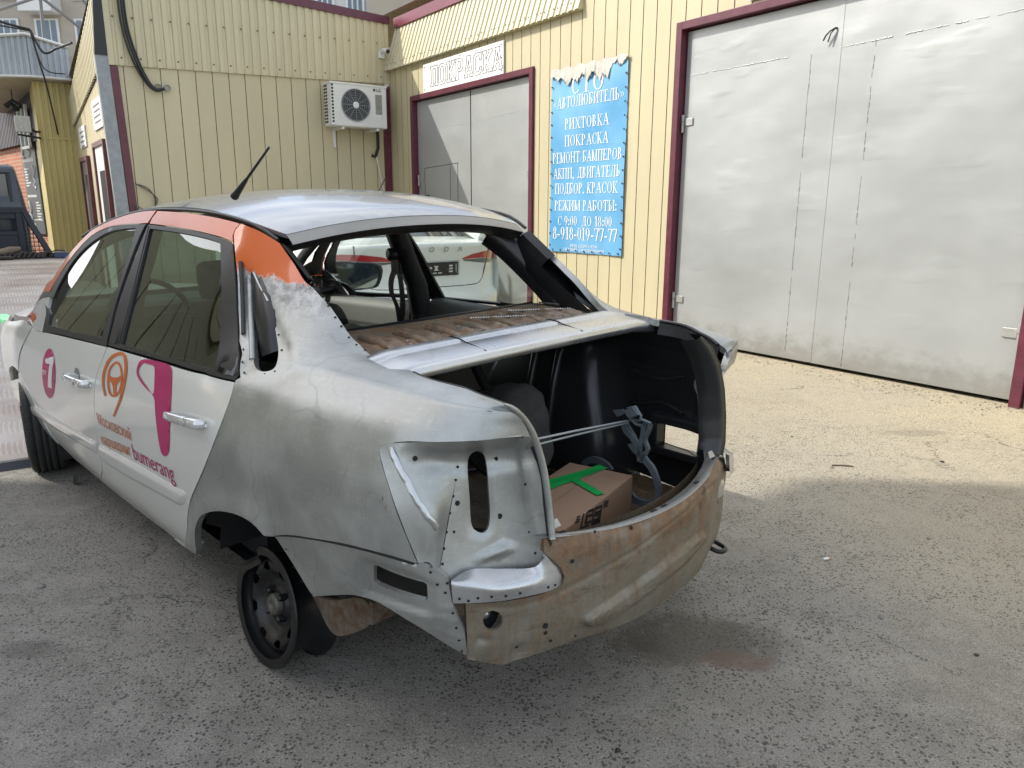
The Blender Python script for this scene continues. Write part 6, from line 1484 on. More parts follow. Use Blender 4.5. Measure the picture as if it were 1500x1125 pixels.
# spare wheel lip on the floor, a slot with light marks
mb = MB(); mb.tube([(-.20+.29*math.cos(a), -.06+.29*math.sin(a), .468) for a in np.linspace(0, 2*math.pi, 33)[:-1]], .010, 6, closed=True); part(mb, 'spare_wheel_rim_edge', [inkb2])
for s_ in (1, -1):
    my = np.array([1, s_, 1])
    mb = MB(); H = [(-.455, .585), (-.455, .65), (-.63, .65), (-.63, .585)]
    vq = np.array([at(u, v, 1, -.60) for u, v in ((971,620),(1032,638),(1030,664),(971,650))]); vx0, vx1, vz0, vz1 = vq[:, 0].min()-.006, vq[:, 0].max()+.006, vq[:, 2].min()-.004, vq[:, 2].max()+.004
    def yy_(x, z): return np.interp(x, [-.85, -.75, -.6, -.3, .3], [.46, .54, .63, .68, .66])-.10*max(0, (z-.80)/.28)**2
    X_ = sorted(set(list(np.linspace(-.60, .35, 14))+([vx0, vx1, -.655] if s_ < 0 else []))); Z_ = sorted(set([.44, .52, vz0, vz1, .70, .74, .80, .88, .96, 1.02, 1.05]))
    for i in range(len(X_)-1):
        for j in range(len(Z_)-1):
            xm, zm = (X_[i]+X_[i+1])/2, (Z_[j]+Z_[j+1])/2
            if s_ < 0 and vx0 < xm < vx1 and vz0 < zm < vz1: continue
            off = lambda z: -.02 if z > .72 else 0
            mb.add([np.array([a, yy_(a, b_)-(.02 if b_ < .71 else 0), b_])*my for a, b_ in ((X_[i], Z_[j]), (X_[i+1], Z_[j]), (X_[i+1], Z_[j+1]), (X_[i], Z_[j+1]))], [(0, 1, 2, 3)])
    part(mb, 'boot_side_lining', [inkb])
    if s_ < 0:
        for k, (z0, rr) in enumerate(((.74, .006), (.86, .0045))):
            mb = MB(); sagp = [(-.58+.11*i, -(yy_(-.58+.11*i, z0)-.045+.008*math.sin(i*2.3+k)), z0+.018*math.sin(i*1.9+k*2)) for i in range(8)]; mb.tube([tuple(q) for q in smooth(sagp, 4)], rr, 6); part(mb, 'wiring', [rubber])
    mb = MB()      # bezel round the vent hole
    for (a, b_, c, d_) in ((vx0-.03, vx1+.03, vz1+.002, vz1+.035), (vx0-.03, vx1+.03, vz0-.03, vz0-.002), (vx0-.03, vx0-.002, vz0-.002, vz1+.002), (vx1+.002, vx1+.03, vz0-.002, vz1+.002)):
        mb.cbox(np.array([a, (.60-.03), c])*my, np.array([b_, .60+.03, d_])*my, .006)
    if s_ < 0: part(mb, 'vent_bezel', [inkb2])
    mb = MB()
    def tub(k):   # strut and wheel housing sections with height
        return k
    secs = [(.45, -.36, .36, .40), (.52, -.36, .36, .40), (.62, -.345, .34, .405), (.78, -.30, .29, .43), (.90, -.255, .24, .46), (.945, -.235, .20, .475), (.965, -.20, .15, .50), (.975, -.12, .10, .54)]
    rows = []
    for (z, x0, x1, yi) in secs:
        r = .05; ring = [(x0, .70), (x0, yi+r), (x0+r*.3, yi+r*.3), (x0+r, yi), (x1-r, yi), (x1-r*.3, yi+r*.3), (x1, yi+r), (x1, .70)]
        rows.append([np.array([a, b_, z])*my for a, b_ in ring])
    mb.grid(rows); mb.add(rows[-1], [tuple(range(8))]); 
    for (xa, w_) in ((-.10, .02), (.02, .02)): mb.tube([np.array([xa, .395, .47])*my, np.array([xa, .40, .62])*my, np.array([xa+.0, .425, .78])*my, np.array([xa, .46, .91])*my, np.array([xa, .52, .96])*my], .016, 8)
    part(mb, 'wheel_housing', [inkb2])
    mb = MB(); mb.lathe([(0, .085), (.07, .08), (.085, .06), (.085, .0001)], 20, 0, lambda a: (np.array([.03+a[1], .55+a[2], .965+a[0]]))*my); part(mb, 'strut_mount', [inkb2])
    # seal flange of the boot opening
    mb = MB(); Q = px(smooth([(607,545),(633,556),(670,565),(707,575),(730,583),(745,592)], 4)); e1 = [p for p in SIDE.ev(Q)]+[RB.ev(q[None])[0] for q in RB.px(smooth([(783,655),(792,685),(800,716),(805,752),(809,785),(810,800)], 3))]
    e1 = [(p if s_ > 0 else MIR(p))+np.array([.004, 0, -.004]) for p in e1]; mb.tube(e1 if s_ > 0 else e1[:20], .006, 6)
    e1 = e1 if s_ > 0 else e1[:21]
    inn = [p+np.array([.05 if i > 20 else .0, -.012*s_*1, -.045 if i <= 24 else -.0]) for i, p in enumerate(e1)]; mb.grid([e1, inn]); part(mb, 'boot_seal_flange', [inkb])
mb = MB(); ep = [at(u, v, 0, x) for (u, v), x in zip(smooth([(738,592),(748,596),(759,604.5),(770,617),(781,637),(790,662),(797,690),(802,722),(806,756),(808,778),(809,790)], 4), np.interp(np.linspace(0, 10, 41), range(11), [-.803,-.806,-.806,-.804,-.803,-.806,-.812,-.82,-.829,-.836,-.84]))]
mb.tube(ep, np.interp(np.linspace(0, 1, 41), [0, .15, .4, 1], [.003, .0065, .009, .009]), 10); part(mb, 'boot_jamb', [bare])
# painted jamb along the far edge of the boot opening
JX = [-.800, -.808, -.815, -.822, -.830, -.838, -.842]
Jo = [at(u, v, 0, x) for (u, v), x in zip([(1028,492),(1044,508),(1056,535),(1062,570),(1064,610),(1063,648),(1059,668)], JX)]
Jm = [at(u, v, 0, x+.012) for (u, v), x in zip([(1020,498),(1034,518),(1045,543),(1051,575),(1053,612),(1051,648),(1047,664)], JX)]
Ji = [at(u, v, 0, x+.075) for (u, v), x in zip([(996,499),(1010,526),(1018,552),(1022,580),(1023,615),(1023,648),(1023,658)], JX)]
sm_ = lambda P: [np.array(p) for p in smooth(P, 5)] if False else [np.array(p) for p in zip(*[[q for q in np.interp(np.linspace(0, 6, 31), range(7), [p[k] for p in P])] for k in range(3)])]
mb = MB(); o1, m1, i1 = sm_(Jo), sm_(Jm), sm_(Ji); mb.grid([[p+np.array([.05, -.006, 0]) for p in o1], [p+np.array([.006, -.003, 0]) for p in o1], o1, m1, i1]); part(mb, 'boot_jamb', [inkb2])
# rear bulkhead frame with diagonal brace (seat back removed)
mb = MB()
mb.tube([(.12, .12, 1.05), (.10, .20, .86), (.04, .34, .70), (.0, .46, .62)], .018, 8); mb.tube([(.12, -.12, 1.05), (.10, -.24, .80), (.08, -.40, .60)], .02, 8)
mb.tube([(.14, .56, 1.04), (.14, -.56, 1.04)], .035, 8); part(mb, 'bulkhead_brace', [inkb2])
mb = MB(); mb.add([(.24, .62, .30), (.24, -.62, .30), (.24, -.62, .72), (.24, .62, .72)], [(0, 1, 2, 3)]); part(mb, 'seat_bulkhead', [inkb])
# under body and wheel wells so no light leaks
mb = MB(); mb.add([(2.9, .6, .24), (.42, .62, .24), (.36, .45, .32), (.36, -.45, .32), (.42, -.62, .24), (2.9, -.6, .24)], [tuple(range(6))]); mb.add([(.36, .45, .32), (-.30, .42, .44), (-.30, -.42, .44), (.36, -.45, .32)], [(0, 1, 2, 3)])
mb.add([(-.84, .40, .40), (-.80, .56, .40), (-.74, .60, .40), (-.70, .58, .74), (-.78, .50, .74), (-.82, .42, .68)], [(0, 1, 2, 3, 4, 5)]) if False else None
part(mb, 'underbody', [inkb])
for s_ in (1, -1):
    my = np.array([1, s_, 1]); mb = MB(); rows = []
    for a in np.linspace(math.radians(8), math.radians(172), 22): rows.append([np.array([.03+.36*math.cos(a), y, .285+.345*math.sin(a)])*my for y in (.78 if 30 < math.degrees(a) < 110 else (.72 if math.degrees(a) < 140 else .63), .60, .48)])
    mb.grid(rows); mb.add([np.array([.03+.36*math.cos(a), .48, .31+.34*math.sin(a)])*my for a in np.linspace(.05, math.pi-.05, 24)], [tuple(range(24))]); part(mb, 'wheel_well', [dark])
    mb = MB(); mb.grid([[np.array([2.476+.36*math.cos(a), y, .30+.36*math.sin(a)])*my for y in (.76, .60, .46)] for a in np.linspace(math.radians(-15), math.radians(195), 20)]); part(mb, 'wheel_well', [dark])

# ---------- wheels (the left rear stands on its bare rim)
def wheel(center_w, axis_w, R_t, tyre=True, spin=0., label=None):
    """built in car coordinates; axis points outwards"""
    c = w2car(center_w); ax = _Ai@np.array(axis_w, float); ax /= np.linalg.norm(ax); u = np.cross(ax, [0, 0, 1.]); u /= np.linalg.norm(u); v = np.cross(ax, u)
    cs, sn_ = math.cos(spin), math.sin(spin); u, v = cs*u+sn_*v, -sn_*u+cs*v
    F = lambda p: c+ax*p[0]+u*p[1]+v*p[2]
    mb = MB(); mb.lathe([(.072, .160), (.074, .186), (.070, .190), (.064, .186), (.060, .172), (.045, .168), (.02, .158), (-.03, .156), (-.05, .166), (-.062, .172), (-.068, .188), (-.074, .190), (-.076, .180), (-.060, .165), (-.03, .150), (.02, .152), (.045, .160), (.060, .164), (.072, .160)], 44, 0, F)
    if not tyre:   # bent flange
        for i, p in enumerate(mb.v):
            q = np.array(p)-c; a = math.atan2(q@v, q@u); dd = q@ax
            if dd > .03:
                k = math.exp(-((a-BENT)/.25)**2); mb.v[i] = tuple(np.array(p)+ax*(-.035*k)-(q-ax*dd)*.12*k)
    w_ = part(mb, 'wheel', [steelblk], None, label)
    # pressed disc with ventilation holes
    n = 160; rad = [.030, .045, .058, .075, .092, .104, .109, .114, .119, .124, .129, .134, .140, .150, .157]; hz = [.030, .030, .022, .020, .030, .041, .045, .048, .050, .0505, .050, .047, .042, .024, .018]
    mb = MB(); P = np.array([[F((h, r*math.cos(2*math.pi*j/n), r*math.sin(2*math.pi*j/n))) for j in range(n)] for r, h in zip(rad, hz)])
    for i in range(len(rad)-1):
        for j in range(n):
            rm_ = (rad[i]+rad[i+1])/2; am = ((j % 20)-9.5)/20*2*math.pi/8
            if (am*rm_/.019)**2+((rm_-.121)/.0135)**2 < 1: continue
            mb.add([P[i, j], P[i, (j+1) % n], P[i+1, (j+1) % n], P[i+1, j]], [(0, 1, 2, 3)], 0, True)
    part(mb, 'disc', [steelblk], w_)
    mb = MB(); mb.lathe([(.0, .034), (.045, .034), (.052, .028), (.052, .014), (.047, .012), (.047, .0001)], 24, 0, F); part(mb, 'hub', [metal_mat('hub_metal', (.12, .115, .10), .5, .5)], w_)
    for k in range(4):
        a = math.pi/4+k*math.pi/2; mb = MB(); G = lambda p, a=a: F((p[0]+.02, .049*math.cos(a)*1.0+p[1], .049*math.sin(a)+p[2])); mb.lathe([(0, .0125), (.012, .0115), (.026, .0095), (.030, .006), (.030, .0001)], 6, 0, G, smooth=False); part(mb, 'wheel_bolt', [steelblk], w_)
    mb = MB(); mb.lathe([(-.055, .135), (-.02, .135), (-.02, .02)], 24, 0, F); part(mb, 'brake_drum', [inkb], w_)
    if tyre:
        mb = MB(); prof = [(.072, .185), (.082, .205), (.088, .235), (.085, .262), (.074, .280)]
        tr = [(.072, .284), (.050, .286), (.047, .279), (.043, .279), (.040, .287), (.017, .288), (.014, .280), (.010, .280), (.007, .288), (-.007, .288), (-.010, .280), (-.014, .280), (-.017, .288), (-.040, .287), (-.043, .279), (-.047, .279), (-.050, .286), (-.072, .284)]
        k = R_t/.288; full = [(a, r*k) for a, r in prof+tr+[(-a, r) for a, r in prof[::-1]]]
        mb.lathe(full, 64, 0, F)
        for j in range(90):
            a = 2*math.pi*j/90
            for sd in (1, -1):
                q = [F((x_*sd, (r_*k)*math.cos(a+da), (r_*k)*math.sin(a+da))) for x_, r_, da in ((.052, .2865, 0), (.078, .281, .01), (.078, .281, .028), (.052, .2865, .018))]
                mb.add(q, [(0, 1, 2, 3)], 1)
        part(mb, 'tyre', [tyrem, dark], w_)
    return w_
cd_ = np.array(_A[:, 1]); lat = np.array([cd_[0], cd_[1], 0]); lat /= np.linalg.norm(lat); fwd = np.array([_A[0, 0], _A[1, 0], 0]); fwd /= np.linalg.norm(fwd)
BENT = -.75
d_ = np.array([(393-750)/CF, -(891-562.5)/CF, 1.])@CM; rc = np.array([0, 0, CH])+d_*((.19-CH)/d_[2])-lat*.062
wheel((rc[0], rc[1], .1895), lat*1+np.array([0, 0, .13]), .0, tyre=False, label='bare black steel rim with a bent flange and no tyre')
st_ = math.radians(-14); lat_s = math.cos(st_)*lat-math.sin(st_)*fwd
fc_ = car2w(np.array([2.555, .715, 0])); wheel((fc_[0], fc_[1], .286), lat_s, .288, label='front wheel with tread turned towards the back')
fr_ = car2w(np.array([2.476, -.715, 0])); wheel((fr_[0], fr_[1], .286), -lat_s, .288); rr_ = car2w(np.array([0, -.705, 0])); wheel((rr_[0], rr_[1], .286), -lat, .288)
mb = MB(); mb.tube([(-.02, -.62, .24), (-.02, .62, .24)], .035, 8); mb.tube([(.02, .55, .26), (.40, .42, .27)], .03, 8); mb.cbox((.30, .50, .215), (.60, .56, .26), .01); part(mb, 'rear_axle', [inkb])
mb = MB(); mb.grid([[at(u, v, 1, .70) for u, v in ((108,694),(117,697))], [at(u, v, 1, .70) for u, v in ((106,709),(110,711))]]); part(mb, 'mud_flap', [rubber])
# ------------------------------------------------------------------ things in the boot
def loose(name, origin, label, cat, group=None):
    return tag(empty(name, tuple(car2w(np.array(origin, float)))), label, cat, group)
def wpart(mb, name, mats, root, parent=None):
    """mesh given in car coordinates, parented to a thing that stands in the world"""
    P = car2w(np.array(mb.v)); o_ = np.array(root.location) if parent is None else np.array(root.location)
    mb.v = [tuple(p-o_) for p in P]; o = mb.build(name, mats); o.parent = parent or root
    return o
card = mat('cardboard', (.265, .168, .105), .75, noise=.10, nscale=3, bump=.05, bscale=80); card_d = mat('cardboard_edge', (.14, .085, .052), .8)
tape = mat('green_tape', (.012, .36, .075), .35, noise=.25, nscale=14)
bx = loose('cardboard_box', (-.5, 0, .45), 'brown cardboard carton with crossed green tape and black outlined lettering', 'box')
zt, zb = .605, .452
c_r = at(927, 696, 2, zt); c_b = at(835, 677, 2, zt); e1 = c_b-c_r; e1[2] = 0; l1 = np.linalg.norm(e1); e1 /= l1
e2 = at(803, 760, 2, zt)-c_r; e2[2] = 0; e2 -= e1*(e2@e1); e2 /= np.linalg.norm(e2); l2 = .50
B_ = lambda a, b_, z: c_r+e1*a*l1+e2*b_*l2+np.array([0, 0, z])
mb = MB(); bm_ = lambda p: B_(p[0], p[1], p[2]); mb.cbox((0, 0, zb-zt), (1, 1, 0), .006, 0, bm_)
mb.add([B_(.497, 0, .0008), B_(.503, 0, .0008), B_(.503, 1, .0008), B_(.497, 1, .0008)], [(0, 1, 2, 3)], 1)
bo = wpart(mb, 'carton', [card, card_d], bx)
mb = MB()
def tp(poly, h=.0022): mb.add([B_(*p, h) for p in poly], [tuple(range(len(poly)))])
def strip(p, q, w_, h=.0022, n=14):
    p, q = np.array(p), np.array(q); d_ = q-p; d_ = d_*np.array([l1, l2]); d_ /= np.linalg.norm(d_); nn = np.array([-d_[1]/l1, d_[0]/l2])
    mb.grid([[B_(*(p+(q-p)*k/n+nn*s_*w_*(1+.05*math.sin(k*2.1))), h+.0012*abs(math.sin(k*1.7+s_))) for s_ in (-1, 0, 1)] for k in range(n+1)], smooth=True)
def buv(u, v):
    p = at(u, v, 2, zt)-c_r; return (p@e1/l1, p@e2/l2)
strip(buv(884, 684), buv(800, 715), .020); strip(buv(878, 687), buv(800, 708), .012, .0040); strip(buv(838, 702), buv(880, 726), .015, .0036)
wpart(mb, 'tape', [tape], bx)
mb = MB(); fn = np.cross(e2, [0, 0, 1.]); fn = fn if fn@e1 < 0 else -fn
def fpt(u, v):
    o_, d_ = cray(u, v); t = ((c_r-o_)@fn)/(d_@fn); return o_+d_*t+fn*.0015
def stroke(pts, w_=.0045):
    for a, b_ in zip(pts[:-1], pts[1:]):
        p, q = fpt(*a), fpt(*b_); d_ = q-p; ln = np.linalg.norm(d_); d_ /= ln; n_ = np.cross(fn, d_); mb.add([p-d_*w_*.5-n_*w_, q+d_*w_*.5-n_*w_, q+d_*w_*.5+n_*w_, p-d_*w_*.5+n_*w_], [(0, 1, 2, 3)])
T_ = lambda pts: [(780+x*.2311, 560+y*.2311) for x, y in pts]
stroke(T_([(322, 835), (304, 925), (352, 908)])); stroke(T_([(345, 822), (330, 895)]), .003)
stroke(T_([(352, 818), (384, 806), (378, 838), (344, 850), (338, 893), (378, 878), (384, 846)])); 
stroke(T_([(392, 846), (397, 800), (432, 786)])); stroke(T_([(392, 842), (420, 832), (414, 866), (385, 876)])); stroke(T_([(370, 905), (424, 884)]))
stroke(T_([(438, 778), (424, 872), (376, 892)])); stroke(T_([(400, 825), (428, 815)]), .003)
for k in range(3):
    stroke(T_([(278-k*4, 856+k*16), (300-k*4, 848+k*16)]), .0028); stroke(T_([(452-k*2, 760+k*15), (480-k*3, 750+k*15)]), .0028)
stroke(T_([(284, 938), (288, 944)]), .004)
wpart(mb, 'lettering', [mat('black_ink', (.02, .018, .016), .7)], bx)

hinge_m = mat('hinge_grey_paint', (.15, .18, .20), .42, .35, noise=.3, nscale=14)
hg = loose('boot_hinge', (-.6, -.3, .46), 'grey blue boot lid hinge arms with two long thin spring rods', 'hinge')
Hp = lambda pts, y=-.30: [at(780+x*.2311, 560+y_*.2311, 1, y) for x, y_ in pts]
mb = MB()
for a, b_ in (((-120, 392), (610, 243)), ((-120, 432), (606, 256))):
    p = at(780+a[0]*.2311, 560+a[1]*.2311, 1, .22); q = Hp([b_])[0]; mb.tube([p, p+(q-p)*.5+np.array([0, 0, .002]), q], .0042, 8)
wpart(mb, 'spring_rod', [mat('rod_grey', (.32, .35, .37), .35, .6)], hg)
def flat(pts, wdt, th=.003, y=-.30, nsm=4, ydir=.0):
    mb = MB(); P = np.array([np.array(p) for p in Hp(smooth(pts, nsm), y)]); L_, R_ = [], []
    for i in range(len(P)):
        t = P[min(i+1, len(P)-1)]-P[max(i-1, 0)]; t /= np.linalg.norm(t); n_ = np.cross(t, [0, 1., 0]); n_ /= np.linalg.norm(n_); L_.append(P[i]+n_*wdt); R_.append(P[i]-n_*wdt)
    mb.grid([L_, [p+np.array([0, .012, 0]) for p in L_], [p+np.array([0, .012, 0]) for p in R_], R_, L_], smooth=False); return mb
m0 = flat([(700, 440), (722, 490), (760, 535), (785, 590), (805, 660), (808, 715), (785, 752), (740, 768), (690, 755), (650, 732), (620, 690)], .011)
wpart(m0, 'hinge_arm', [hinge_m], hg)
m0 = flat([(335, 520), (352, 498), (395, 488), (440, 500), (480, 525), (505, 560)], .012, y=-.36); wpart(m0, 'hinge_arm', [hinge_m], hg)
m0 = flat([(588, 262), (600, 300), (640, 345), (672, 400), (690, 470), (690, 500)], .010); wpart(m0, 'hinge_arm', [hinge_m], hg)
m0 = flat([(755, 262), (745, 300), (722, 360), (738, 420), (716, 460), (700, 500)], .006); wpart(m0, 'hinge_arm', [hinge_m], hg)
m0 = flat([(715, 270), (708, 340), (690, 400), (684, 470)], .008); wpart(m0, 'hinge_arm', [hinge_m], hg)
mb = MB()
mb.tube(Hp([(600, 176), (620, 232), (660, 268), (700, 276), (716, 262)]), .006, 6); mb.tube(Hp([(606, 166), (654, 154), (688, 212), (680, 244), (620, 232)]), .005, 6); mb.tube(Hp([(680, 232), (752, 262)]), .006, 6)
mb.prism(Hp([(515, 176), (578, 168), (590, 196), (545, 218)]), np.array([0, .006, 0])); mb.prism(Hp([(600, 176), (652, 158), (684, 206), (640, 226), (618, 214)]), np.array([0, .02, .004])); mb.prism(Hp([(608, 392), (688, 374), (664, 456), (640, 440)]), np.array([0, .006, 0])); mb.prism(Hp([(576, 268), (612, 262), (660, 340), (668, 396), (640, 392), (610, 330)]), np.array([0, .006, 0]))
wpart(mb, 'bracket', [hinge_m], hg)
ft = loose('felt_pad', (-.2, .02, .46), 'dark grey lump of boot carpet standing against the wheel housing', 'carpet')
mb = MB(); P = [at(u, v, 1, .0) for u, v in smooth([(690,590),(712,572),(742,563),(768,570),(782,596),(789,640),(792,690),(740,700),(690,650)], 5, True)]
ctr = np.mean(P, 0); rows = []
for k, (d_, s_) in enumerate(((-.09, .78), (-.07, .93), (-.03, 1.0), (.03, 1.0), (.07, .9))): rows.append([ctr+(p-ctr)*s_*(1+.025*math.sin(i*1.3+k))+np.array([0, -d_, 0]) for i, p in enumerate(P)])
rows = [r+[r[0]] for r in rows]; mb.grid([[ctr+np.array([0, -.10*-1*-1, 0])]*len(rows[0])]+rows) if False else mb.grid(rows)
mb.add(rows[0][:-1], [tuple(range(len(P)))]); mb.add(rows[-1][:-1], [tuple(range(len(P)))])
wpart(mb, 'felt', [mat('grey_felt', (.030, .030, .029), .95, noise=.4, nscale=30, bump=.5, bscale=120)], ft)

# ------------------------------------------------------------------ white sedan parked beyond, tail towards the yard
whc = mat('white_car_paint', (.84, .86, .83), .22, noise=.02, coat=.8)
s0 = 1.2; tc_ = 2.73
wc = tag(empty('parked_sedan', Y(s0, tc_, 0)), 'clean white sedan seen through the window openings, red tail lamps and blank black plate', 'car')
def WY(s, t, z): return Y(s0+s, tc_+t, z)-Y(s0, tc_, 0)
prof = [(.24,.12,.78),(.40,.0,.87),(.58,.0,.895),(.62,.025,.90),(.66,.075,.90),(.85,.085,.90),(.97,.07,.885),(1.05,.035,.86),(1.085,.03,.845),(1.10,.08,.83),(1.115,.22,.815),(1.14,.42,.76),(1.30,.78,.67),(1.43,1.2,.60),(1.468,1.7,.57),(1.46,2.3,.57),(1.31,2.95,.63),(1.06,3.35,.76),(.97,3.6,.78),(.86,4.45,.72),(.60,4.62,.70),(.28,4.62,.66)]
A_ = np.linspace(-1, 1, 25)
def wrow(z, s, hw):
    rear = s < .5
    return [(s+(.26*abs(a)**5+.05*a*a if rear else -.03*a*a), a*hw, z-(0 if rear and z < 1.09 else .02*a*a)) for a in A_]
mb = MB(); R_ = [[WY(*p) for p in wrow(*q)] for q in prof]; mb.grid(R_[:12]); mb.grid(R_[13:15]+R_[15:17]); mb.grid(R_[17:])
for sg in (1, -1):
    side = []
    for s, hw, zt_s in ((.30, .90, 1.04), (.8, .905, 1.03), (2.2, .905, 1.0), (3.4, .90, .95), (4.4, .76, .84)):
        side.append([WY(s, sg*(hw-.07), .25), WY(s, sg*hw, .55), WY(s, sg*hw, .85), WY(s, sg*(hw-.05), zt_s)])
    mb.grid(side)
    for (s, z, t0, s1_, z1_, t1_) in ((.42, 1.12, .78, 1.2, 1.43, .60), (1.2, 1.43, .60, 2.3, 1.45, .57), (2.3, 1.45, .57, 3.35, 1.04, .77)): mb.tube([WY(s, sg*t0, z), WY(s1_, sg*t1_, z1_)], .05, 8)
    mb.grid([[WY(.3, sg*.85, 1.04), WY(3.4, sg*.85, .96)], [WY(.42, sg*.76, 1.13), WY(3.3, sg*.76, 1.05)]])
def wpartY(mb, name, mats, parent=None): o = mb.build(name, mats); o.parent = parent or wc; return o
wb = wpartY(mb, 'body', [whc])
REAR = Surf([wrow(*q) for q in prof[:11]], [q[0] for q in prof[:11]], A_)
def rpt(t, z, off=0):
    k = np.interp(z, [q[0] for q in prof[:11]], [q[2] for q in prof[:11]]); q = np.array([[z, t/k]]); p = REAR.ev(q)[0]; return WY(p[0]-off, p[1], p[2])
wgl = mat('dark_car_glass', (.03, .04, .045), .06, spec=.8)
mb = MB(); mb.grid([[R_[11][i]*(1-k)+R_[13][i]*k+np.array([0, 0, .02*math.sin(k*math.pi)]) for i in range(1, 24)] for k in np.linspace(0, 1, 8)]); wpartY(mb, 'rear_window', [wgl])
mb = MB(); mb.grid([[R_[15][i]*(1-k)+R_[17][i]*k for i in range(1, 24)] for k in np.linspace(0, 1, 4)]); wpartY(mb, 'windscreen', [wgl])
for sg in (1, -1):
    mb = MB(); mb.add([WY(.7, sg*.79, 1.10), WY(3.1, sg*.79, 1.05), WY(2.4, sg*.60, 1.42), WY(1.25, sg*.62, 1.41)], [(0, 1, 2, 3)]); wpartY(mb, 'side_window', [wgl])
redm = mat('lamp_red', (.50, .010, .025), .15, coat=1., noise=.3, nscale=20); smoke = mat('lamp_smoke', (.12, .13, .13), .15, coat=1.)
for sg in (1, -1):
    def lens(poly, off):
        mb = MB(); n = 12
        for k in range(n):
            pass
        xs_ = [p[0] for p in poly[0]]; up, lo = poly; rows = []
        for z_ in (0, .5, 1): rows.append([rpt(sg*x, (1-z_)*np.interp(x, [p[0] for p in up], [p[1] for p in up])+z_*np.interp(x, [p[0] for p in lo], [p[1] for p in lo]), off) for x in np.linspace(xs_[0], xs_[-1], 22)])
        mb.grid(rows); return mb
    tl = wpartY(lens([[(.34, .945), (.46, .985), (.62, 1.005), (.78, 1.01), (.875, .985)], [(.34, .94), (.46, .945), (.62, .945), (.78, .935), (.875, .90)]], .006), 'tail_lamp', [redm])
    wpartY(lens([[(.36, .938), (.62, .940), (.80, .925)], [(.36, .925), (.62, .895), (.80, .895)]], .005), 'clear_lens', [smoke], tl)
mb = MB()
for sg in (1, -1):
    P = [rpt(sg*x, z, .002) for x, z in smooth([(.69, 1.08), (.68, 1.0), (.655, .90), (.62, .80), (.58, .74), (.50, .705), (.2, .70), (0, .70)], 4)]; mb.tube(P, .006, 5)
wpartY(mb, 'lid_gap', [dark], wb)
mb = MB(); P = [[rpt(t, z, .004) for t in np.linspace(-.32, .32, 12)] for z in (.795, .935)]; mb.grid(P); wpartY(mb, 'plate_recess', [mat('recess_shade', (.50, .53, .52), .4)], wb)
mb = MB(); C = lambda x, z, o: rpt(-.03+x, z, o)
F = lambda p: C(p[0], .862+p[2], .012-p[1]); mb.cbox((-.265, -.008, -.06), (.265, .006, .06), .004, 0, F); plt = wpartY(mb, 'number_plate', [rubber])
mb = MB()
def pl(poly): mb.add([C(x, .862+z, .022) for x, z in poly], [tuple(range(len(poly)))])
# white shapes of the dealer's blank plate: hub with petals, a tall block and dashes
for a in range(6):
    an_ = a*math.pi/3+math.pi/6; c_, s_ = math.cos(an_), math.sin(an_)
    if a in (0, 2, 3, 5): pl([(-.10*0+.03+.10*c_-.0*s_, .008+.040*s_), (.03+.055*c_-.03*s_*.8, .008+.012*s_+.018*c_), (.03+.055*c_+.03*s_*.8, .008+.012*s_-.018*c_)])
pl([(.03-.02, .004), (.03+.02, .004), (.03+.012, .022), (.03-.012, .022)])
for k in range(5): pl([(.17-.055*k, -.040), (.13-.055*k, -.040), (.13-.055*k, -.030), (.17-.055*k, -.030)])
for k in range(3): pl([(-.17, .035-.026*k), (-.205, .035-.026*k), (-.205, .020-.026*k), (-.16, .020-.026*k)])
for k in range(9): pl([(-.235+(k % 2)*.012, .04-.009*k), (-.25, .04-.009*k), (-.25, .036-.009*k), (-.238, .036-.009*k)])
wpartY(mb, 'plate_print', [mat('plate_white', (.62, .63, .62), .5)], plt)
mb = MB()
for ch, t in zip('ŠKODA', (.30, .15, 0, -.15, -.30)):
    v, f = text_mesh(ch, .062, 1.15, .002); mb.add([rpt(t-p[0], 1.018+p[1], .012) for p in v], f)
wpartY(mb, 'lettering', [chrome], wb)
mb = MB(); v, f = text_mesh('RAPID', .045, 1.1, .001); 
for k in range(1): mb.add([rpt(.56-p[0], .76+p[1], .006) for p in v], f)
wpartY(mb, 'badge', [chrome], wb)
mb = MB(); mb.tube([WY(1.45, -.09, 1.465), WY(1.35, -.10, 1.50), WY(1.18, -.13, 1.68)], [.02, .008, .006], 6); wpartY(mb, 'antenna', [rubber])
mb = MB(); mb.grid([[WY(.02, t, .27), WY(.0, t, .34)] for t in np.linspace(-.7, .7, 6)]); wpartY(mb, 'bumper_insert', [rubber])
for sg in (1, -1):
    for s in (.95, 3.6):
        M_ = lambda p, sg=sg, s=s: WY(s+p[1], sg*(.80+p[0]), .31+p[2])
        mb = MB(); mb.lathe([(-.1, .20), (-.1, .29), (-.06, .31), (.06, .31), (.09, .29), (.09, .21)], 28, 0, M_); tw = wpartY(mb, 'tyre', [tyrem]); mb = MB(); mb.lathe([(.08, .21), (.07, .19), (.05, .06), (.07, .0001)], 20, 0, M_); wpartY(mb, 'rim', [steel], tw)

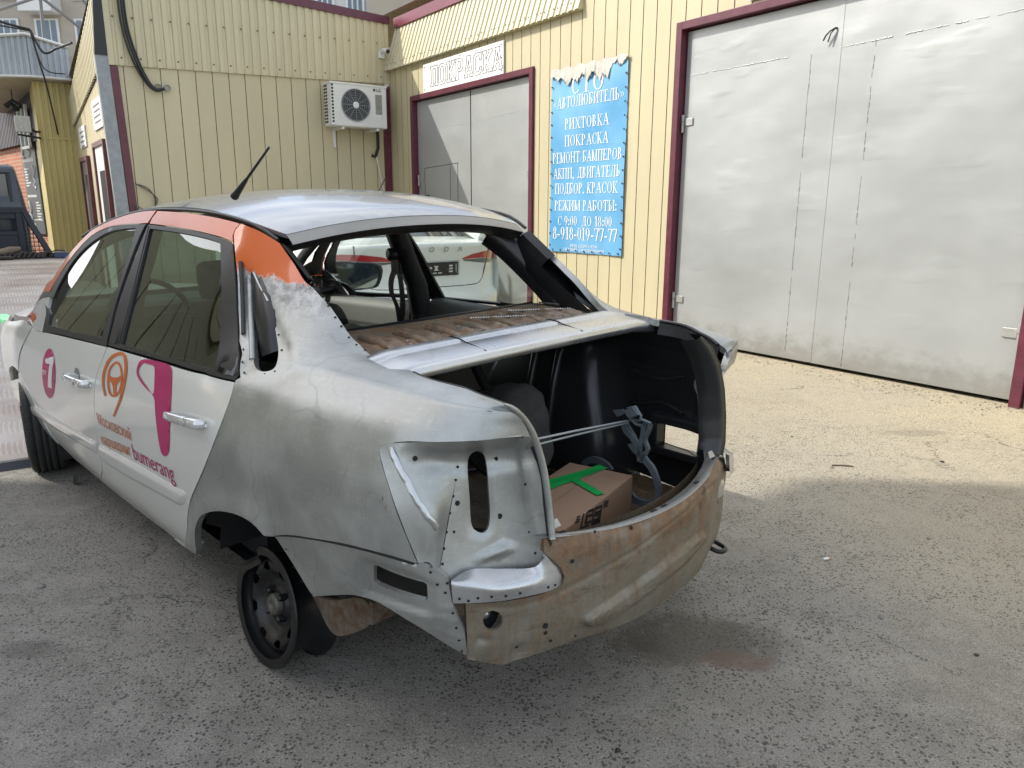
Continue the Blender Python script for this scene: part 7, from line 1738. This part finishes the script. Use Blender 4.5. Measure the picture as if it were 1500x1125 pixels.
# ------------------------------------------------------------------ tow truck with lowered flat bed at the left edge
dr = np.array([-.543, .84, 0]); la = np.array([.84, .543, 0]); TO = np.array([-2.78, 3.84, 0])
TK = lambda x, y, z: TO+la*x+dr*y+np.array([0, 0, z])
tk = tag(empty('tow_truck', TK(0, 7.6, 0)), 'dark blue tow truck with its flat steel bed lowered to the ground', 'truck')
navy = mat('navy_paint', (.012, .020, .038), .32, noise=.2, nscale=6, coat=.5); navy2 = mat('navy_frame', (.010, .014, .026), .45, noise=.3, nscale=8)
def bed_mat():
    m = mat('tread_plate', (.34, .325, .315), .42, .6, noise=.35, nscale=1.2, rvar=.08, col2=(.20, .155, .13)); nt = m.node_tree; b = nt.nodes['Principled BSDF']; L = nt.links.new
    tc = N(nt, 'ShaderNodeTexCoord'); v1 = []
    for rot, off in ((.785, 0), (-.785, .5)):
        mp = N(nt, 'ShaderNodeMapping'); mp.inputs['Rotation'].default_value = (0, 0, rot+.57); mp.inputs['Scale'].default_value = (1, 3.2, 1); mp.inputs['Location'].default_value = (off*.03, off*.07, 0); L(tc.outputs['Object'], mp.inputs[0])
        vo = N(nt, 'ShaderNodeTexVoronoi'); vo.inputs['Scale'].default_value = 30; vo.inputs['Randomness'].default_value = .05; L(mp.outputs[0], vo.inputs['Vector']); mr = N(nt, 'ShaderNodeMapRange', interpolation_type='SMOOTHSTEP'); mr.inputs['From Min'].default_value = .34; mr.inputs['From Max'].default_value = .22; L(vo.outputs['Distance'], mr.inputs['Value']); v1.append(mr.outputs[0])
    mx = N(nt, 'ShaderNodeMath', operation='MAXIMUM'); L(v1[0], mx.inputs[0]); L(v1[1], mx.inputs[1]); bp = N(nt, 'ShaderNodeBump'); bp.inputs['Strength'].default_value = .7; bp.inputs['Distance'].default_value = .006; L(mx.outputs[0], bp.inputs['Height']); L(bp.outputs[0], b.inputs['Normal'])
    return m
zb_ = lambda y: .05+.70*y/7.2
mb = MB(); mb.grid([[TK(x, y, zb_(y)) for x in np.linspace(-1.6, .74, 6)] for y in np.linspace(0, 7.25, 12)])
for a in (-1.6, .74): mb.grid([[TK(a, y, zb_(y)), TK(a, y, max(.004, zb_(y)-.12))] for y in np.linspace(0, 7.25, 8)])
mb.grid([[TK(x, 0, .05), TK(x, -.03, .004)] for x in (-1.6, .74)])
bedo = mb.build('flat_bed', [bed_mat()]); kid(bedo, tk)
mb = MB(); mb.grid([[TK(x, -.012, .042), TK(x, -.045, .003)] for x in (-1.6, .745)]); kid(mb.build('bed_lip', [navy2]), tk)
def tb(mb, x0, x1, y0, y1, z0, z1, c=.02, m_=0): mb.cbox((x0, y0, z0), (x1, y1, z1), c, m_, lambda p: TK(*p))
mb = MB(); rows = []
for (z, xr, yo) in ((.55, .34, 7.75), (1.2, .35, 7.72), (1.42, .335, 7.72), (1.72, .295, 7.76), (1.88, .272, 7.80), (1.935, .25, 7.86), (1.955, .20, 7.95)): rows.append([TK(-1.30, yo, z), TK(xr-.06, yo, z), TK(xr-.02, yo+.01, z), TK(xr, yo+.05, z), TK(xr, 9.6, z)])
mb.grid(rows); mb.add([TK(-1.3, 7.95, 1.955), TK(.20, 7.95, 1.955), TK(.2, 9.6, 1.955), TK(-1.3, 9.6, 1.955)], [(0, 1, 2, 3)]); cab_ = kid(mb.build('cab', [navy]), tk)
mb = MB(); mb.cbox((-1.05, 7.735, 1.45), (.16, 7.755, 1.83), .01, 0, lambda p: TK(*p)); wq = mb.build('rear_window', [mat('cab_glass', (.045, .055, .065), .06, spec=.9)]); kid(wq, tk)
mb = MB()
for (x0, x1, z0, z1) in ((-1.10, .21, 1.83, 1.86), (-1.10, .21, 1.42, 1.45), (.16, .20, 1.45, 1.83)): tb(mb, x0, x1, 7.725, 7.76, z0, z1, .006)
kid(mb.build('window_seal', [rubber]), tk)
mb = MB(); tb(mb, -1.6, .33, 7.42, 7.47, 1.31, 1.39, .008); tb(mb, .20, .27, 7.42, 7.47, .72, 1.31, .008); tb(mb, -.05, .20, 7.425, 7.465, 1.02, 1.07, .006); tb(mb, -1.6, .20, 7.44, 7.46, .74, 1.05, .004); tb(mb, -1.6, .2, 7.44, 7.46, 1.24, 1.31, .004)
P = [TK(.30, 7.44, 1.36), TK(.36, 7.43, 1.18), TK(.545, 7.38, .74)]; mb.tube(P, .045, 4, smooth=False); kid(mb.build('headboard', [navy2]), tk)
mb = MB()
for k in range(9): mb.tube([TK(.24, 7.45, .76+.055*k), TK(.33+.16*(1-k/9), 7.45, .76+.055*k)], .005, 4)
for k in range(5): mb.tube([TK(.27+.05*k, 7.45, .74), TK(.27+.05*k, 7.45, 1.28-.11*k)], .005, 4)
kid(mb.build('mesh_guard', [navy2]), tk)
for sg in (-1.0, .15):
    M_ = lambda p, sg=sg: TK(sg+p[0], 8.9+p[1], .40+p[2]); mb = MB(); mb.lathe([(-.1, .2), (-.1, .38), (.1, .38), (.1, .2), (.0, .05)], 24, 0, M_); kid(mb.build('wheel', [tyrem]), tk)
# odds and ends lying at the top of the bed
lg = tag(empty('log', TK(-.2, 7.0, zb_(7))), 'weathered pale log lying across the top of the truck bed', 'log')
mb = MB(); P = [TK(-.7, 7.12, .80), TK(-.35, 7.1, .805), TK(-.02, 7.12, .815), TK(.10, 7.10, .84), TK(.205, 7.12, .855)]; mb.tube(P, [.05, .052, .045, .05, .03], 9); kid(mb.build('wood', [mat('grey_wood', (.24, .19, .14), .85, noise=.45, nscale=20, bump=.4)]), lg)
st = tag(empty('strap_heap', TK(.4, 7.1, .75)), 'heap of dirty lashing straps and chain beside the log', 'straps')
mb = MB(); random.seed(4)
for k in range(9):
    x = .0+.055*k; sag([TK(x, 7.0, .735), TK(x+.05, 7.05, .79+.02*random.random()), TK(x+.12, 7.1, .765), TK(x+.16, 7.02, .74)], random.uniform(.014, .028), 8)
sag([TK(-.7, 6.95, .735), TK(-.3, 6.95, .75), TK(.1, 6.95, .745)], .03, 10)
kid(mb.build('webbing', [mat('dirty_webbing', (.045, .038, .034), .9, noise=.5, nscale=25)]), st)
sb_ = tag(empty('blue_crate', TK(.66, 7.1, .74)), 'small blue crate at the top corner of the truck bed', 'crate')
mb = MB(); tb(mb, .57, .74, 7.0, 7.2, .735, .80, .008); kid(mb.build('crate_body', [mat('blue_crate_paint', (.035, .055, .13), .5)]), sb_)
mb = MB(); mb.tube([TK(.55, 7.0, .75), TK(.545, 7.0, .81), TK(.60, 7.0, .835), TK(.70, 7.0, .825)], .009, 6); kid(mb.build('handle', [rubber]), sb_)

# ------------------------------------------------------------------ litter on the ground
def gpx(u, v):
    d_ = np.array([(u-750)/CF, -(v-562.5)/CF, 1.])@CM; return np.array([0, 0, CH])-d_*CH/d_[2]
stone = mat('stone_grey', (.24, .23, .21), .85, noise=.4, nscale=30)
def pebble(p, r, m_, name, label, cat, group=None, flat_=.5):
    bm = bmesh.new(); bmesh.ops.create_icosphere(bm, subdivisions=2, radius=r)
    for v in bm.verts: v.co *= 1+random.uniform(-.22, .22); v.co.z *= flat_; v.co.x *= 1.4
    me = bpy.data.meshes.new(name); bm.to_mesh(me); bm.free(); me.materials.append(m_); o = bpy.data.objects.new(name, me); COL.objects.link(o); o.location = (p[0], p[1], r*flat_*.8); o.rotation_euler = (0, 0, random.uniform(0, 6)); return tag(o, label, cat, group)
random.seed(21)
pebble(gpx(61, 860), .013, stone, 'stone', 'flat pale stone on the asphalt left of the bare rim', 'stone')
for k, (u, v) in enumerate([(1380,677),(1218,685),(1255,697),(1160,640),(1190,540),(330,1070),(1430,960),(1290,905),(660,1040),(905,1100),(1360,790),(180,1020)]):
    pebble(gpx(u, v), random.uniform(.006, .010), stone if k % 3 else rubber, 'pebble', 'small pebble lying loose on the asphalt', 'pebble', 'loose pebbles on the asphalt')
p = gpx(1213, 820); mb = MB(); mb.tube([np.array([-.022, -.004, .006]), np.array([.0, .0, .006])], .0055, 8); mb.tube([np.array([.0, .0, .006]), np.array([.012, .003, .006])], .0056, 8, 1); tag(mb.build('cigarette_end', [whitef, mat('filter_tan', (.45, .30, .16), .8)], loc=tuple(p)), 'white cigarette end on the shaded asphalt', 'cigarette')
p = gpx(1235, 683); mb = MB(); mb.tube([np.array([-.06, .005, .004]), np.array([0, 0, .006]), np.array([.05, -.012, .004])], .004, 5); tag(mb.build('twig', [mat('twig_brown', (.10, .075, .05), .9)], loc=tuple(p)), 'thin dark twig on the sunlit sandy ground', 'twig')

# grit swept against the foot of the gate and wall
random.seed(33); mb = MB()
for _ in range(420):
    s_ = random.uniform(-2.6, 3.6); t_ = abs(random.gauss(.0, .16))+.02; r = random.uniform(.003, .011); p = Y(s_, t_, r*.3); a = random.uniform(0, 6)
    q = [p+r*np.array([random.uniform(.7, 1.3)*math.cos(a+k*1.26), random.uniform(.7, 1.3)*math.sin(a+k*1.26), random.uniform(-.2, .2)]) for k in range(5)]; top = p+np.array([random.uniform(-.3, .3)*r, random.uniform(-.3, .3)*r, r*random.uniform(.5, .9)])
    mb.add(q+[top], [(k, (k+1) % 5, 5) for k in range(5)])
tag(mb.build('grit', [mat('sandy_grit', (.30, .26, .19), .9, noise=.5, nscale=40)]), kind='stuff')
